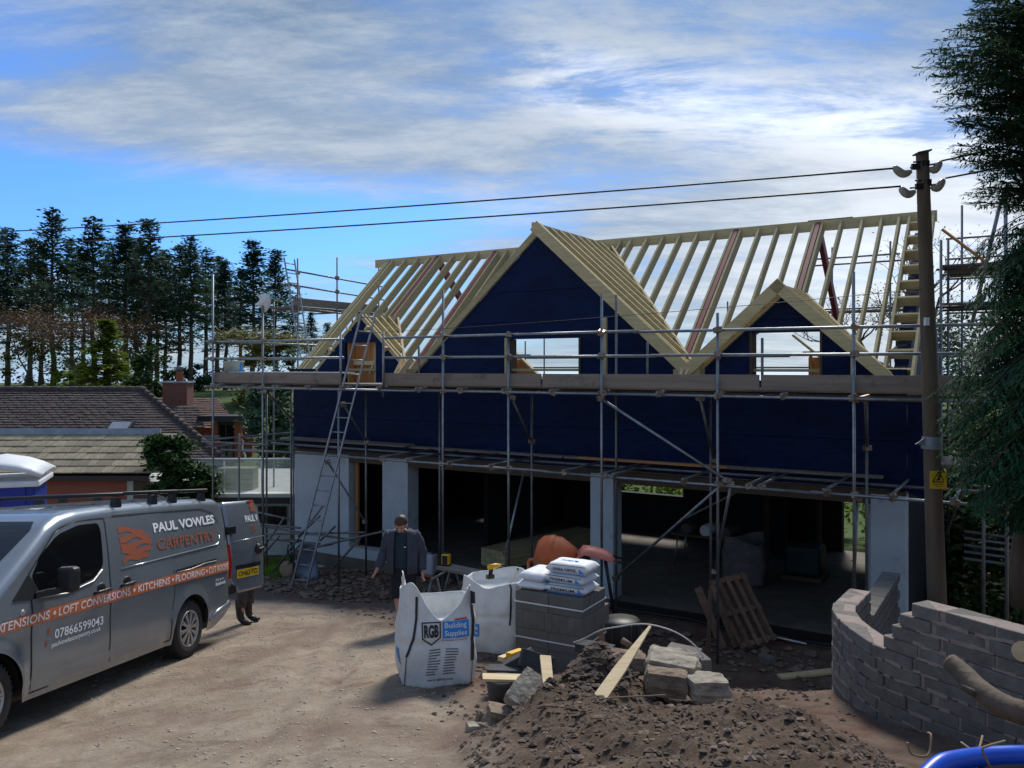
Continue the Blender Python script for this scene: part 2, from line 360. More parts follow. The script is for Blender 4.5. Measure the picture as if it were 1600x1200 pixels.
# ------------------------------------------------------------------ lettering (flat print, made before the scene gets heavy)
def text_geo(body, size=1.0, bold=0.0, spacing=1.0, align='LEFT', shear=0):
    cu = bpy.data.curves.new('lettering', 'FONT'); cu.body = body; cu.size = size; cu.offset = bold
    cu.space_character = spacing; cu.align_x = align; cu.resolution_u = 3; cu.shear = shear
    o = bpy.data.objects.new('lettering', cu); COL.objects.link(o)
    dg = bpy.context.evaluated_depsgraph_get(); me = bpy.data.meshes.new_from_object(o.evaluated_get(dg))
    vs = [(v.co.x, v.co.y) for v in me.vertices]; fs = [tuple(p.vertices) for p in me.polygons]
    bpy.data.objects.remove(o); bpy.data.curves.remove(cu); bpy.data.meshes.remove(me)
    return vs, fs
def text_fit(body, width, height, bold=0, spacing=1.0, shear=0):
    vs, fs = text_geo(body, 1.0, bold, spacing, shear=shear)
    x0 = min(v[0] for v in vs); x1 = max(v[0] for v in vs); y0 = min(v[1] for v in vs); y1 = max(v[1] for v in vs)
    return [((x - x0) / (x1 - x0) * width, (y - y0) / (y1 - y0) * height) for x, y in vs], fs
# ================================================================== GROUND
def driveedge(Y):
    pts = [(2, -.3), (6, -.45), (8, -.35), (10, -.8), (12, -1.5), (13, -2.2), (14, -3.2), (15, -4.8), (16, -8.5), (30, -9)]
    for (a, xa), (b, xb) in zip(pts, pts[1:]):
        if a <= Y <= b: return lerp(xa, xb, (Y - a) / (b - a))
    return pts[0][1] if Y < 2 else -9
def gz0(X, Y):
    z = 2.83 - .15 * min(Y, 20.8)
    lf_ = 2.375 - .114 * min(Y, 30) + .057 * (max(X, -9) + 3.92)
    z = lerp(z, lf_, smoothstep(-.7, -2.4, X) * (1 - smoothstep(11.5, 14.5, Y)))
    if Y > 24: z += 3.4 * smoothstep(24, 52, Y)
    if Y > 85: z -= 42 * smoothstep(85, 420, Y)
    # lower court in front of the house, right of the block pack
    d = smoothstep(1.5, 2.4, X) * smoothstep(8.0, 10.4, Y) * (1 - smoothstep(19, 22, Y))
    z = lerp(z, .04, d)
    if Y < 24 and X > -9: z = lerp(z, .05, .85 * smoothstep(13.6, 15.2, Y + .55 * X * (.62 if X < 0 else .2)) * smoothstep(-6.5, -2, X))
    z -= .14 * math.exp(-((X - .55) / .7) ** 2 - ((Y - 9.6) / .7) ** 2)
    return z
def mound(X, Y):
    a = smoothstep(-.75, .75, X + .10 * (Y - 6)) * (1 - smoothstep(1.75, 2.95, X))
    m = .36 * a * smoothstep(7.15, 6.0, Y) * (1 - .35 * smoothstep(4.5, 2.5, Y))
    m += .52 * math.exp(-((X - .78) / .42) ** 2 - ((Y - 7.35) / .42) ** 2)
    m += .55 * math.exp(-((X - 2.5) / .7) ** 2 - ((Y - 3.5) / .8) ** 2)
    m += .25 * math.exp(-((X - .35) / .35) ** 2 - ((Y - 6.75) / .35) ** 2)
    return m
def gz(X, Y, fine=True):
    z = gz0(X, Y) + mound(X, Y)
    if fine and Y < 24 and -12 < X < 9:
        mud = smoothstep(-.5, .5, X - driveedge(Y))
        mm = min(1, mound(X, Y) * 4)
        z += nz(X * .9, Y * .9, 3) * .03 + nz(X * 3.1, Y * 3.1, 9) * (.010 + .020 * mud)
        r_ = X + .14 * (Y - 9.5)
        for q in (-2.35, -.95, -2.0): z -= .034 * math.exp(-((r_ - q - .15 * nz(Y * .5, q)) / .11) ** 2) * (1 - mud)
        z += mud * (nz(X * 7, Y * 7, 5) * .016) + mm * (abs(nz(X * 2.2, Y * 2.2, 1)) * .12 + nz(X * 6, Y * 6, 2) * .05 + nz(X * 14, Y * 14, 4) * .025 - .03)
    return z
def axis(lo, hi, st, far):
    a = []; x = lo
    while x < hi: a.append(x); x += st
    a.append(hi)
    g = st; x = hi; up = []
    while x < far: g *= 1.28; x += g; up.append(x)
    g = st; x = lo; dn = []
    while x > -far: g *= 1.28; x -= g; dn.append(x)
    return dn[::-1] + a + up
gx = axis(-7.5, 4.6, .055, 900); gy = [y for y in axis(3.2, 19, .055, 900) if y > -60]
gv = []; gmud = []
for y in gy:
    for x in gx:
        gv.append((x, y, gz(x, y)))
        e = x - driveedge(y) + nz(x * 1.3, y * 1.3, 7) * .9 + nz(x * 4, y * 4, 8) * .3
        mudv = smoothstep(-.35, .45, e)
        gmud.append(mudv if y < 24 else 0.9)
nx = len(gx)
gf = [(j * nx + i, j * nx + i + 1, (j + 1) * nx + i + 1, (j + 1) * nx + i) for j in range(len(gy) - 1) for i in range(nx - 1)]
gme = bpy.data.meshes.new('ground'); gme.from_pydata(gv, [], gf); gme.update()
gme.polygons.foreach_set('use_smooth', [True] * len(gf))
a_ = gme.attributes.new('mud', 'FLOAT', 'POINT'); a_.data.foreach_set('value', gmud)
a_ = gme.attributes.new('grass', 'FLOAT', 'POINT'); a_.data.foreach_set('value', [smoothstep(21.0, 24, y) if x < 0 else max(smoothstep(24, 30, y), smoothstep(3.6, 4.1, (x - 3.911) * .528 + (y - 19.319) * .849) if x < 20 else 0) for y in gy for x in gx])
a_ = gme.attributes.new('heap', 'FLOAT', 'POINT'); a_.data.foreach_set('value', [min(1, mound(x, y) * 3.2) for y in gy for x in gx])
a_ = gme.attributes.new('court', 'FLOAT', 'POINT'); a_.data.foreach_set('value', [smoothstep(1.0, 2.0, x) * smoothstep(8.3, 10.6, y) for y in gy for x in gx])

def ground_material():
    M = bpy.data.materials.new('site_ground'); M.use_nodes = True
    nt = M.node_tree; N = nt.nodes; L = nt.links; p = N['Principled BSDF']; p.inputs['Roughness'].default_value = .95
    p.inputs['Specular IOR Level'].default_value = .25
    tc = N.new('ShaderNodeTexCoord')
    def noise(sc, det=8, ro=.65, dist=0):
        t = N.new('ShaderNodeTexNoise'); L.new(tc.outputs['Object'], t.inputs[0]); t.inputs['Scale'].default_value = sc
        t.inputs['Detail'].default_value = det; t.inputs['Roughness'].default_value = ro; t.inputs['Distortion'].default_value = dist; return t.outputs[0]
    def mr(x, a, b, c=0, d=1):
        n = N.new('ShaderNodeMapRange'); L.new(x, n.inputs[0])
        for i, q in enumerate((a, b, c, d)): n.inputs[i + 1].default_value = q
        return n.outputs[0]
    def mix(f, a, b):
        n = N.new('ShaderNodeMix'); n.data_type = 'RGBA'
        if isinstance(f, float): n.inputs[0].default_value = f
        else: L.new(f, n.inputs[0])
        for i, q in ((6, a), (7, b)):
            if isinstance(q, tuple): n.inputs[i].default_value = (*q, 1)
            else: L.new(q, n.inputs[i])
        return n.outputs[2]
    def mul(a, b):
        n = N.new('ShaderNodeMath'); n.operation = 'MULTIPLY'; n.use_clamp = True; L.new(a, n.inputs[0])
        if isinstance(b, float): n.inputs[1].default_value = b
        else: L.new(b, n.inputs[1])
        return n.outputs[0]
    def attr(n_):
        n = N.new('ShaderNodeAttribute'); n.attribute_name = n_; return n.outputs['Fac']
    big, mid, fine, grit = noise(.55, 6), noise(2.3, 10, .74, .4), noise(15, 10, .76), noise(110, 4, .7)
    drive = mix(mr(mid, .36, .64), (.275, .21, .15), (.425, .35, .265))
    drive = mix(mul(mr(big, .50, .62), .75), drive, (.225, .155, .115))
    drive = mix(mr(fine, .56, .70, 0, .75), drive, (.15, .112, .085))
    peb = N.new('ShaderNodeTexVoronoi'); L.new(tc.outputs['Object'], peb.inputs[0]); peb.inputs['Scale'].default_value = 34; peb.inputs['Randomness'].default_value = 1
    pf = mr(peb.outputs['Distance'], .10, .22, .8, 0)
    drive = mix(mul(pf, mr(noise(4.2, 4), .48, .62)), drive, (.52, .475, .40))
    drive = mix(mr(grit, .60, .75, 0, .5), drive, (.50, .46, .39))
    red = noise(.9, 7, .7, 1.2)
    drive = mix(mr(red, .55, .68, 0, .7), drive, (.175, .095, .066)); dk = noise(1.25, 9, .72, .8); drive = mix(mr(dk, .56, .68, 0, .65), drive, (.125, .09, .068))
    mud = mix(mr(mid, .38, .62), (.115, .074, .055), (.205, .145, .11))
    mud = mix(mr(red, .54, .66, 0, .7), mud, (.135, .05, .034))
    mud = mix(mr(fine, .56, .72, 0, .7), mud, (.26, .215, .17))
    heap = mix(mr(mid, .38, .62), (.072, .047, .032), (.165, .115, .080))
    heap = mix(mr(fine, .54, .70, 0, .75), heap, (.27, .21, .15))
    heap = mix(mr(grit, .62, .74, 0, .6), heap, (.38, .32, .25))
    court = mix(mr(mid, .38, .62), (.135, .080, .056), (.20, .135, .10))
    court = mix(mr(fine, .60, .74, 0, .5), court, (.24, .19, .15))
    grass = mix(mr(mid, .35, .65), (.05, .09, .02), (.085, .12, .03))
    c = mix(attr('mud'), drive, mud); c = mix(attr('court'), c, court); c = mix(attr('heap'), c, heap); c = mix(attr('grass'), c, grass)
    L.new(c, p.inputs['Base Color'])
    b1 = N.new('ShaderNodeBump'); b1.inputs['Strength'].default_value = .8; b1.inputs['Distance'].default_value = .045; L.new(fine, b1.inputs['Height'])
    b2 = N.new('ShaderNodeBump'); b2.inputs['Strength'].default_value = .5; b2.inputs['Distance'].default_value = .008; L.new(grit, b2.inputs['Height']); L.new(b1.outputs[0], b2.inputs['Normal'])
    L.new(b2.outputs[0], p.inputs['Normal'])
    return M
gme.materials.append(ground_material())
tag(obj('ground', gme), kind='structure')

# pale plane added to read as bright sky below the horizon
M_horizon = mat('pale_horizon', (.42, .54, .64), rough=.6, spec=.3)
MB().add([(-30000, 700, -38), (30000, 700, -38), (30000, 32000, -38), (-30000, 32000, -38)], [(0, 1, 2, 3)]).build('water', M_horizon)['kind'] = 'structure'

# ================================================================== HOUSE (local frame: x along the front, y to the back, z up)
HA = R(31.88)
HR = Vector((3.911, 19.319, 0))
he1 = Vector((math.cos(HA), -math.sin(HA), 0)); he2 = Vector((math.sin(HA), math.cos(HA), 0))
def HP(u, b, v=None):
    """house-frame point in the vertical plane b metres in front of the ridge, at pixel (u, v)"""
    p = HR - b * he2; k = (u - 800) / FPX
    s = (k * p.y - p.x) / (he1.x - k * he1.y); Y = p.y + s * he1.y
    return Vector((s, -b, CAMZ - (v - HORV) / FPX * Y if v is not None else 0))
def HW(s, y, z): return HR + he1 * s + he2 * y + Vector((0, 0, z))
SL = .896; CS, SN = math.cos(math.atan(SL)), math.sin(math.atan(SL))
house = thing('house', 'half built dormer house wrapped in blue membrane with open timber rafters and red steel', 'house', HR, -HA)
WY = -3.55
FL = .2
# --- ground floor
MB().box((-1.85, -.04, .05), (14.0, 7.06, .3)).build('floor_slab', M_conc, house)
MB().box((2.3, -3.60, .10), (4.7, .03, .22)).box((-2.9, -3.60, .10), (4.6, .03, .22)).build('damp_proof_strip', M_black, house)
def pier(s0, s1, d=.36):
    MB().box(((s0 + s1) / 2, WY + d / 2, 1.2), (s1 - s0, d, 2.9)).build('pier', M_grey, house, bevel=.006)
pier(-8.85, -7.02); pier(-5.97, -5.21, .40); pier(-.56, -.06, .40); pier(4.63, 5.16, .40)
MB().box((-6.495, WY + .16, .05), (1.04, .32, .78)).build('sill_wall', M_grey, house)
MB().box((4.51, WY + .7, 1.2), (.10, .05, 2.6)).build('door_post', M_grey, house)
MB().box((-1.845, WY + .13, 2.60), (14.01, .24, .24)).build('lintel_beam', M_brownboard, house)
MB().box((-1.85, 0, 2.66), (13.9, 6.6, .12)).build('first_floor_deck', M_brownboard, house)
for k in range(16):
    MB().box((-8.4 + k * .86, .1, 2.50), (.05, 6.3, .2)).build('floor_joist', M_brownboard, house)
# rear and side walls with their openings
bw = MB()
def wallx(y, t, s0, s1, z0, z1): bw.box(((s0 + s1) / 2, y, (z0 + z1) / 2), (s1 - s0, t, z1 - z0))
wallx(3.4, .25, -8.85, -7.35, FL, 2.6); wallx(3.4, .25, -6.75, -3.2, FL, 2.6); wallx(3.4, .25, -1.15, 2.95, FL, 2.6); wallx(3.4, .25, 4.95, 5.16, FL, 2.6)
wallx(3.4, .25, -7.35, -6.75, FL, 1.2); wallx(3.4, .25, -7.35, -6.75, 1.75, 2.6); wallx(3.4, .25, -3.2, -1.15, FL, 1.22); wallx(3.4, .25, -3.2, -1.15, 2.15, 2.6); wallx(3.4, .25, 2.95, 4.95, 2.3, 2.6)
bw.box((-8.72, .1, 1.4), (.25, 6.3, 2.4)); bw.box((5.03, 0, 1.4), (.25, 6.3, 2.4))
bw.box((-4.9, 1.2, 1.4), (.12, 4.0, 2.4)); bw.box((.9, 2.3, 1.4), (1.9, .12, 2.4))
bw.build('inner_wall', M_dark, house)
for s in (1.55, 2.75): MB().box((s, 1.6, 1.35), (.10, .10, 2.3)).build('stud_post', M_brownboard, house)
# opening frame glimpsed between the two left piers
MB().box((-6.92, WY + .2, 1.45), (.07, .07, 2.1)).build('stud_post', M_orangewood, house)
# --- upper wall of blue membrane
def wp(mb, poly, y0=WY - .02, t=.16): mb.prism(poly, t, Matrix(((1, 0, 0, 0), (0, 0, 1, y0), (0, 1, 0, 0), (0, 0, 0, 1))))
mw = MB()
wp(mw, [(-8.87, 2.74), (5.18, 2.74), (5.18, 4.35), (-8.87, 4.35)])
for a, b in ((-8.87, -7.12), (-6.15, -2.48), (-.76, 2.63), (3.87, 5.18)): wp(mw, [(a, 4.35), (b, 4.35), (b, 4.72), (a, 4.72)])
wp(mw, [(-2.48, 4.35), (-.76, 4.35), (-.76, 4.52), (-2.48, 4.52)]); wp(mw, [(2.63, 4.35), (3.87, 4.35), (3.87, 4.52), (2.63, 4.52)])
def gable_wall(ap, az, s0, s1, w0, w1, wt):
    zl = lambda s: az - abs(s - ap) * SL
    f0, f1 = ap - (az - 4.72) / SL, ap + (az - 4.72) / SL
    wp(mw, [(f0, 4.72), (w0, 4.72), (w0, zl(w0))]); wp(mw, [(w1, 4.72), (f1, 4.72), (w1, zl(w1))])
    wp(mw, [(w0, wt), (w1, wt), (w1, zl(w1)), (ap, az), (w0, zl(w0))])
GA, DA, LA = -1.76, 3.2, -6.65
gable_wall(GA, 7.47, 0, 0, -2.48, -.76, 5.35)
gable_wall(DA, 6.00, 0, 0, 2.63, 3.87, 5.37)
gable_wall(LA, 5.93, 0, 0, -7.12, -6.15, 5.35)
mw.build('membrane_wall', M_membrane, house)
# membrane laps and the loose flap on the right corner
for z, a, b in ((3.55, -8.85, 5.1), (5.72, GA - 1.75, GA + 1.75), (6.35, GA - 1.05, GA + 1.05), (4.95, -5.0, -2.6), (4.95, -.7, 1.2), (5.62, DA - .35, DA + .35)):
    lp = MB(); n = int((b - a) / .12); vs = []
    for i in range(n + 1):
        x = lerp(a, b, i / n); w = .020 * nz(x * 1.4, z); q = .010 + .014 * max(0, nz(x * 3.1, z, 4)); vs += [(x, WY - .021, z + .05 + w), (x, WY - .022 - q * .5, z + .012 + w), (x, WY - .022 - q, z + w - .012), (x, WY - .020, z + w - .016)]
    lp.add(vs, [(i * 4 + j, i * 4 + j + 1, i * 4 + j + 5, i * 4 + j + 4) for i in range(n) for j in range(3)], 0, True); lp.build('membrane_lap', M_membrane, house)
fl = MB(); fv = []
for i in range(7):
    for j in range(10):
        q = j / 9
        fv.append((5.18 + .05 * i + .02 * math.sin(j * 1.3), WY - .05 - .05 * math.sin(i * 1.4 + j * .5) * q - .02 * i, 4.2 - 1.45 * q - .02 * i * q))
fl.add(fv, [(i * 10 + j, i * 10 + j + 1, (i + 1) * 10 + j + 1, (i + 1) * 10 + j) for i in range(6) for j in range(9)], 0, True)
fl.build('loose_membrane', M_membrane, house)
# gable end walls (membrane on studs, below the verge ladder)
ge = MB()
for s, th in ((5.03, .22), (-8.75, .2)):
    M_ = Matrix(((0, 0, 1, s - th / 2), (1, 0, 0, 0), (0, 1, 0, 0), (0, 0, 0, 1)))
    ge = MB(); ge.prism([(-3.38, 2.72), (3.5, 2.72), (3.5, 4.35), (0, 7.45), (-3.38, 4.42)] if s > 0 else [(-3.38, 2.72), (3.5, 2.72), (3.5, 4.3), (-3.38, 4.3)], th, M_); ge.build('gable_end_wall', M_membrane, house)
MB().box((-1.8, 3.45, 3.55), (13.6, .12, 1.5)).build('rear_upper_wall', M_orangewood, house)
# window linings
for (a, b, zt) in ((-2.48, -.76, 5.35), (2.63, 3.87, 5.37)):
    for s in (a + .02, b - .02): MB().box((s, WY + .10, (4.52 + zt) / 2), (.04, .30, zt - 4.52)).build('window_lining', M_brownboard, house)
MB().box((-2.52, WY - .045, 4.95), (.05, .04, .85)).build('window_lining', M_timber, house)
# left dormer: sheathing boards and studs seen in its opening
for k in range(7): MB().box((-7.06 + k * .14, WY + .33, 4.88), (.13, .02, 1.0)).build('sheathing_board', M_orangewood, house)
MB().box((-6.64, WY + .25, 4.86), (.95, .05, .10)).build('nogging', M_pale, house)
MB().box((-6.33, WY + .18, 4.82), (.06, .05, .95)).build('stud_post', M_timber, house)
MB().beam((-6.52, WY + .21, 4.60), (-6.20, WY + .21, 5.30), .05, .07, up=(0, 1, 0)).build('stud_post', M_pale, house)
MB().box((-7.09, WY + .16, 4.85), (.05, .2, 1.0)).build('window_lining', M_orangewood, house)

# --- roof
def roofbeam(name, p0, p1, n, w=.047, h=.195, m=None):
    p0, p1, n = Vector(p0), Vector(p1), Vector(n).normalized()
    off = n * (-h / 2)
    return MB().beam(p0 + off, p1 + off, w, h, up=n).build(name, m or M_timber, house)
NF, NB = (0, -SN, CS), (0, SN, CS)
ZR = 7.86
def yend(s):
    y = 3.62
    d = abs(s - GA)
    if d < 3.4: y = min(y, d + .17)
    d = abs(s - DA)
    if d < 1.7: y = min(y, 1.86 + d)
    d = abs(s - LA)
    if d < 1.42: y = min(y, 2.16 + d)
    return y
def mainrafter(name, s, w=.047, h=.195, m=None):
    y = yend(s)
    if y < .35: return
    roofbeam(name, (s, -.025, ZR - .02), (s, -y, ZR - SL * y), NF, w, h, m)
for s in (-8.80, -8.72, -8.60, -8.13, -7.67, -7.28, -6.46, -6.03, -5.64, -4.73, -4.46, -4.05, -3.62, -3.2, -2.8, -2.4,
          -1.49, -1.23, -.82, -.41, 0, .41, .82, 1.82, 2.22, 2.62, 3.53, 3.94, 4.31, 4.64, 4.83, 5.26):
    mainrafter('rafter', s)
for s in (-7.0, -5.1, -1.90, 1.32, 3.07):
    mainrafter('steel_rafter', s, .085, .19, M_steelred)
    for q in (-.085, .085): mainrafter('trimmer_rafter', s + q, .045, .22)
for s, q in ((-7.0, 1.2), (-5.1, 1.3), (3.07, 2.9)):
    roofbeam('steel_rafter', (s, .03, ZR - .06), (s, q, ZR - .06 - SL * q), NB, .10, .20, M_steelred)
MB().box((-5.4, 0, ZR - .10), (7.75, .045, .225)).box((1.9, .004, ZR - .10), (6.84, .045, .225)).build('ridge_board', M_timber, house)
MB().box((3.3, .02, ZR + .018), (.9, .05, .03)).box((-3.1, .02, ZR + .018), (1.2, .05, .03)).build('ridge_packer', M_brownboard, house)
# verge ladder noggings at the right end
for k in range(10):
    y = .25 + k * .36
    n = Vector(NF); c = Vector((5.045, -y, ZR - SL * y)) - n * .1
    MB().box(c, (.38, .045, .19), Matrix(((1, 0, 0), (0, CS, -SN), (0, SN, CS)))).build('nogging', M_timber, house)
# eaves plate blocks
MB().box((-1.8, WY + .10, 4.70), (13.8, .10, .05)).build('wall_plate', M_timber, house)
def gable_roof(ap, az, yf, yb, half, barge_l, barge_r, bd, spacing=.40, jack_l=True, ladder=True, left_over=True):
    """ridge at (ap, az) from y=-yf (front) back to y=-yb on the main slope"""
    MB().box((ap, -(yf + yb) / 2, az - .12), (.045, yf - yb, .2)).build('gable_ridge_board', M_timber, house)
    for sg in (-1, 1):
        n = Vector((sg * SN, 0, CS))
        y = yf - .30 if (sg > 0 or left_over) else 3.25
        while y > yb + .25:
            d = min(half, y - yb)
            roofbeam('jack_rafter', (ap + sg * .03, -y, az - .02), (ap + sg * d, -y, az - SL * d), n, .047, .17)
            y -= spacing
        if sg < 0 and not left_over:
            roofbeam('bargeboard', (ap + .02, -3.60, az + .0), (ap - half, -3.60, az - SL * half), n, .047, .13); continue_ = True
        else: continue_ = False
        if not continue_: roofbeam('jack_rafter', (ap + sg * .03, -(yf - .16), az - .02), (ap + sg * half, -(yf - .16), az - SL * half), n, .047, .15)
        # valley board
        a = Vector((ap, -yb, az)); b = Vector((ap + sg * half, -(yb + half), az - SL * half))
        MB().beam(a - Vector((0, 0, .10)), b - Vector((0, 0, .10)), .05, .16).build('valley_board', M_pale if ap < -5 else M_timber, house)
        dep = barge_r if sg > 0 else barge_l
        if continue_: dep = 0
        if dep:
            roofbeam('bargeboard', (ap + (.10 if not left_over else 0), -yf, az + bd + (-.05 if not left_over else 0)), (ap + sg * half, -yf, az + bd - SL * half), n, .035, dep)
        if ladder and not continue_:
            t = .35
            while t < half:
                c = Vector((ap + sg * t, -(yf - .09), az - SL * t)) - n * .08
                MB().box(c, (.045, .16, .12), Matrix(((CS, 0, sg * SN), (0, 1, 0), (-sg * SN, 0, CS))).to_3x3()).build('nogging', M_pale, house)
                t += .55
gable_roof(GA + .07, 7.72, 3.90, .17, 3.36, .10, .225, .05, left_over=False)
gable_roof(DA, 6.22, 3.92, 1.86, 1.80, .20, .20, .06)
gable_roof(LA, 6.05, 3.70, 2.16, 1.42, 0, 0, 0, spacing=.28)
# timber posts standing on the deck under the bargeboards
p = HP(945.5, 3.78); MB().box((p.x, p.y, 5.05), (.07, .06, 1.35)).build('prop', M_timber, house)
p = HP(1333, 3.80); MB().box((p.x, p.y, 4.85), (.07, .06, .9)).build('prop', M_timber, house)
# boxed ends where the slopes meet at the eaves
for s, w in ((1.55, .5), (-5.15, .28)):
    MB().box((s, -3.72, 4.66), (w, .30, .12)).build('eaves_box', M_timber, house)
    for q in (-.12, .12): MB().beam((s + q, -3.62, 4.95), (s + q * .4, -4.0, 4.55), .05, .15).build('rafter_foot', M_pale, house)
# rear dormer carcass glimpsed through the front window openings
for (s, y) in ((HP(803, -2.9).x, 2.9), (HP(1262, -2.6).x, 2.6)):
    MB().beam((s - .35, y, 5.55), (s + .95, y, 4.45), .05, .16, up=(0, 1, 0)).build('rear_dormer_rafter', M_timber, house)
    MB().prism([(s + .0, 4.35), (s + .95, 4.35), (s + .25, 5.0), (s + .0, 5.0)], .03, Matrix(((1, 0, 0, 0), (0, 0, 1, y + .08), (0, 1, 0, 0), (0, 0, 0, 1)))).build('rear_dormer_cheek', M_orangewood, house)
    MB().box((s + .08, y - .03, 4.75), (.07, .05, .8)).build('stud_post', M_orangewood, house)
    MB().box((s + .25, y - .05, 5.1), (.7, .05, .09)).build('nogging', M_timber, house)

# ================================================================== SCAFFOLDS
OB, IB = 5.5, 4.32
def scaffold_kit(root):
    cp = MB()
    def T(name, p0, p1, m=None, r=.0242): return MB().tube([p0, p1], r, 8).build(name, m or M_tube, root)
    def C(p):
        p = Vector(p); cp.box(p, (.105, .105, .085), (random.uniform(-.4, .4), random.uniform(-.4, .4), random.random())).tube([p + Vector((-.06, .03, .02)), p + Vector((.06, .03, .02))], .012, 5)
    def done(): cp.build('couplers', M_coupler, root)['kind'] = 'stuff'
    return T, C, done
front = thing('scaffold', 'long tube scaffold with timber toe boards along the blue house front', 'scaffold', HR, -HA)
T, C, done = scaffold_kit(front)
def gl(s, b): w = HW(s, -b, 0); return gz(w.x, w.y, False)
outer = [(-9.5, 6.95), (-7.79, 6.15), (-2.76, 6.25), (-1.25, 5.42), (.63, 6.02), (2.67, 5.62), (4.71, 6.15), (6.62, 5.5)]
for s, zt in outer: T('standard', (s, -OB, gl(s, OB)), (s + random.uniform(-.02, .02), -OB, zt))
for s in (-5.43, -4.26): T('standard', (s, -OB, 4.15), (s, -OB, 5.48))
inner = [(-9.0, 4.32), (-8.15, 4.32), (-5.78, 4.30), (-3.72, 4.30), (-1.46, 4.30), (.36, 6.1), (2.16, 4.30), (4.69, 4.30), (6.3, 4.4)]
for s, zt in inner: T('standard', (s, -IB, gl(s, IB)), (s, -IB, zt), M_tubeold)
T('standard', (-5.58, -OB + .1, gl(-5.58, OB)), (-5.58, -OB + .1, 4.3))
T('standard', (-8.02, -IB - .05, gl(-8, IB)), (-8.02, -IB - .05, 3.1), M_tubeold)
for s, b, z0, z1 in ((.98, IB, 4.3, 5.22), (3.05, IB, 4.3, 5.25), (-4.2, IB + .1, 4.3, 5.2)): T('standard', (s, -b, z0), (s, -b, z1), M_tubeold)
def rail(name, b, z, runs, m=None, y=.05):
    for a, c in runs: T(name, (a, -b + y, z), (c, -b + y, z + random.uniform(-.015, .015)), m)
rail('ledger', OB, 4.30, [(-9.75, -3.4), (-3.5, .75), (.65, 7.3)], y=-.05); rail('ledger', IB, 4.30, [(-9.6, -1.5), (-1.6, 6.6)], M_tubeold)
rail('ledger', OB, 2.89, [(-5.75, -.4), (-.5, 4.2), (4.1, 7.6)], y=-.05); rail('ledger', IB, 2.90, [(-8.9, -2.2), (-2.3, 4.3), (4.2, 7.0)], M_tubeold)
rail('guard_rail', OB, 5.35, [(-9.75, -5.38), (-4.31, 1.3), (1.2, 7.3)]); rail('guard_rail', OB, 4.95, [(-9.85, -5.38), (-4.31, 1.6), (1.5, 7.3)])
for s, zt in outer:
    for z in (4.30, 4.95, 5.35, 2.89):
        if zt > z and not (z == 2.89 and s < -6): C((s, -OB - .01, z))
for k in range(17):
    s = -9.3 + k * 1.0
    T('transom', (s, -OB - .16, 4.345), (s, -3.75, 4.345), M_tubeold); C((s, -OB - .03, 4.31))
for u in (600, 640, 705, 770, 885, 945, 962, 1070, 1172, 1190, 1292, 1395, 1492):
    p = HP(u, OB); T('transom', (p.x, -OB - .12, 2.945), (p.x, -3.70, 2.945), M_tubeold); C((p.x, -OB - .03, 2.90))
# braces
def BR(u0, v0, b0, u1, v1, b1, m=None): p, q = HP(u0, b0, v0), HP(u1, b1, v1); T('brace', p, q, m); C(p); C(q)
BR(938, 622, OB + .06, 1136, 751, OB + .06); BR(1129, 756, OB + .06, 962, 903, IB); BR(800, 622, OB - .1, 831, 690, IB, M_tubeold)
BR(819, 735, IB, 790, 862, OB - .08); BR(1094, 622, OB - .1, 1116, 720, IB, M_tubeold); BR(1142, 757, OB, 1117, 893, IB); BR(1352, 622, OB - .1, 1355, 700, IB, M_tubeold)
BR(537, 632, OB - .1, 573, 690, IB, M_tubeold); BR(416, 612, OB, 456, 655, IB, M_tubeold); BR(1340, 778, OB - .05, 1333, 925, OB - .05)
BR(512, 722, IB, 570, 815, IB - .1, M_tubeold)
# left return: ledgers, braces and the low hop-up round the corner
for z, m in ((5.37, None), (4.97, None), (4.30, M_tubeold), (3.05, M_tubeold), (2.88, M_tubeold)):
    T('return_ledger', (-9.55, -OB - .15, z), (-9.55, .6, z - .02), m)
for z, a, b, yy in ((2.98, -9.9, -7.6, -OB), (2.78, -9.6, -7.8, -OB + .3), (2.70, -9.8, -6.6, -IB)): T('ledger', (a, yy, z), (b, yy, z + .03), M_tubeold)
T('standard', (-9.55, -1.9, gl(-9.5, 1.9)), (-9.55, -1.9, 5.6), M_tubeold); T('standard', (-8.95, -OB + .3, gl(-9, 5)), (-8.95, -OB + .3, 3.2), M_tubeold)
for (a, b) in (((418, 905), (505, 790)), ((412, 855), (445, 808)), ((436, 838), (400, 880)), ((441, 842), (473, 845)), ((466, 838), (500, 806)), ((500, 845), (524, 822)), ((505, 852), (600, 830)), ((520, 888), (566, 838)), ((415, 842), (500, 850)), ((395, 818), (470, 825))):
    p, q = HP(a[0], OB - .25, a[1]), HP(b[0], OB - .15 - random.random() * .5, b[1]); T('hop_up_tube', p, q, M_tubeold)
for (u0, v0, u1, v1) in ((395, 820, 560, 845), (400, 800, 455, 812), (402, 835, 570, 832), (455, 862, 520, 850)):
    p, q = HP(u0, OB - .3, v0), HP(u1, OB - .5, v1); T('hop_up_tube', p, q, M_tubeold)
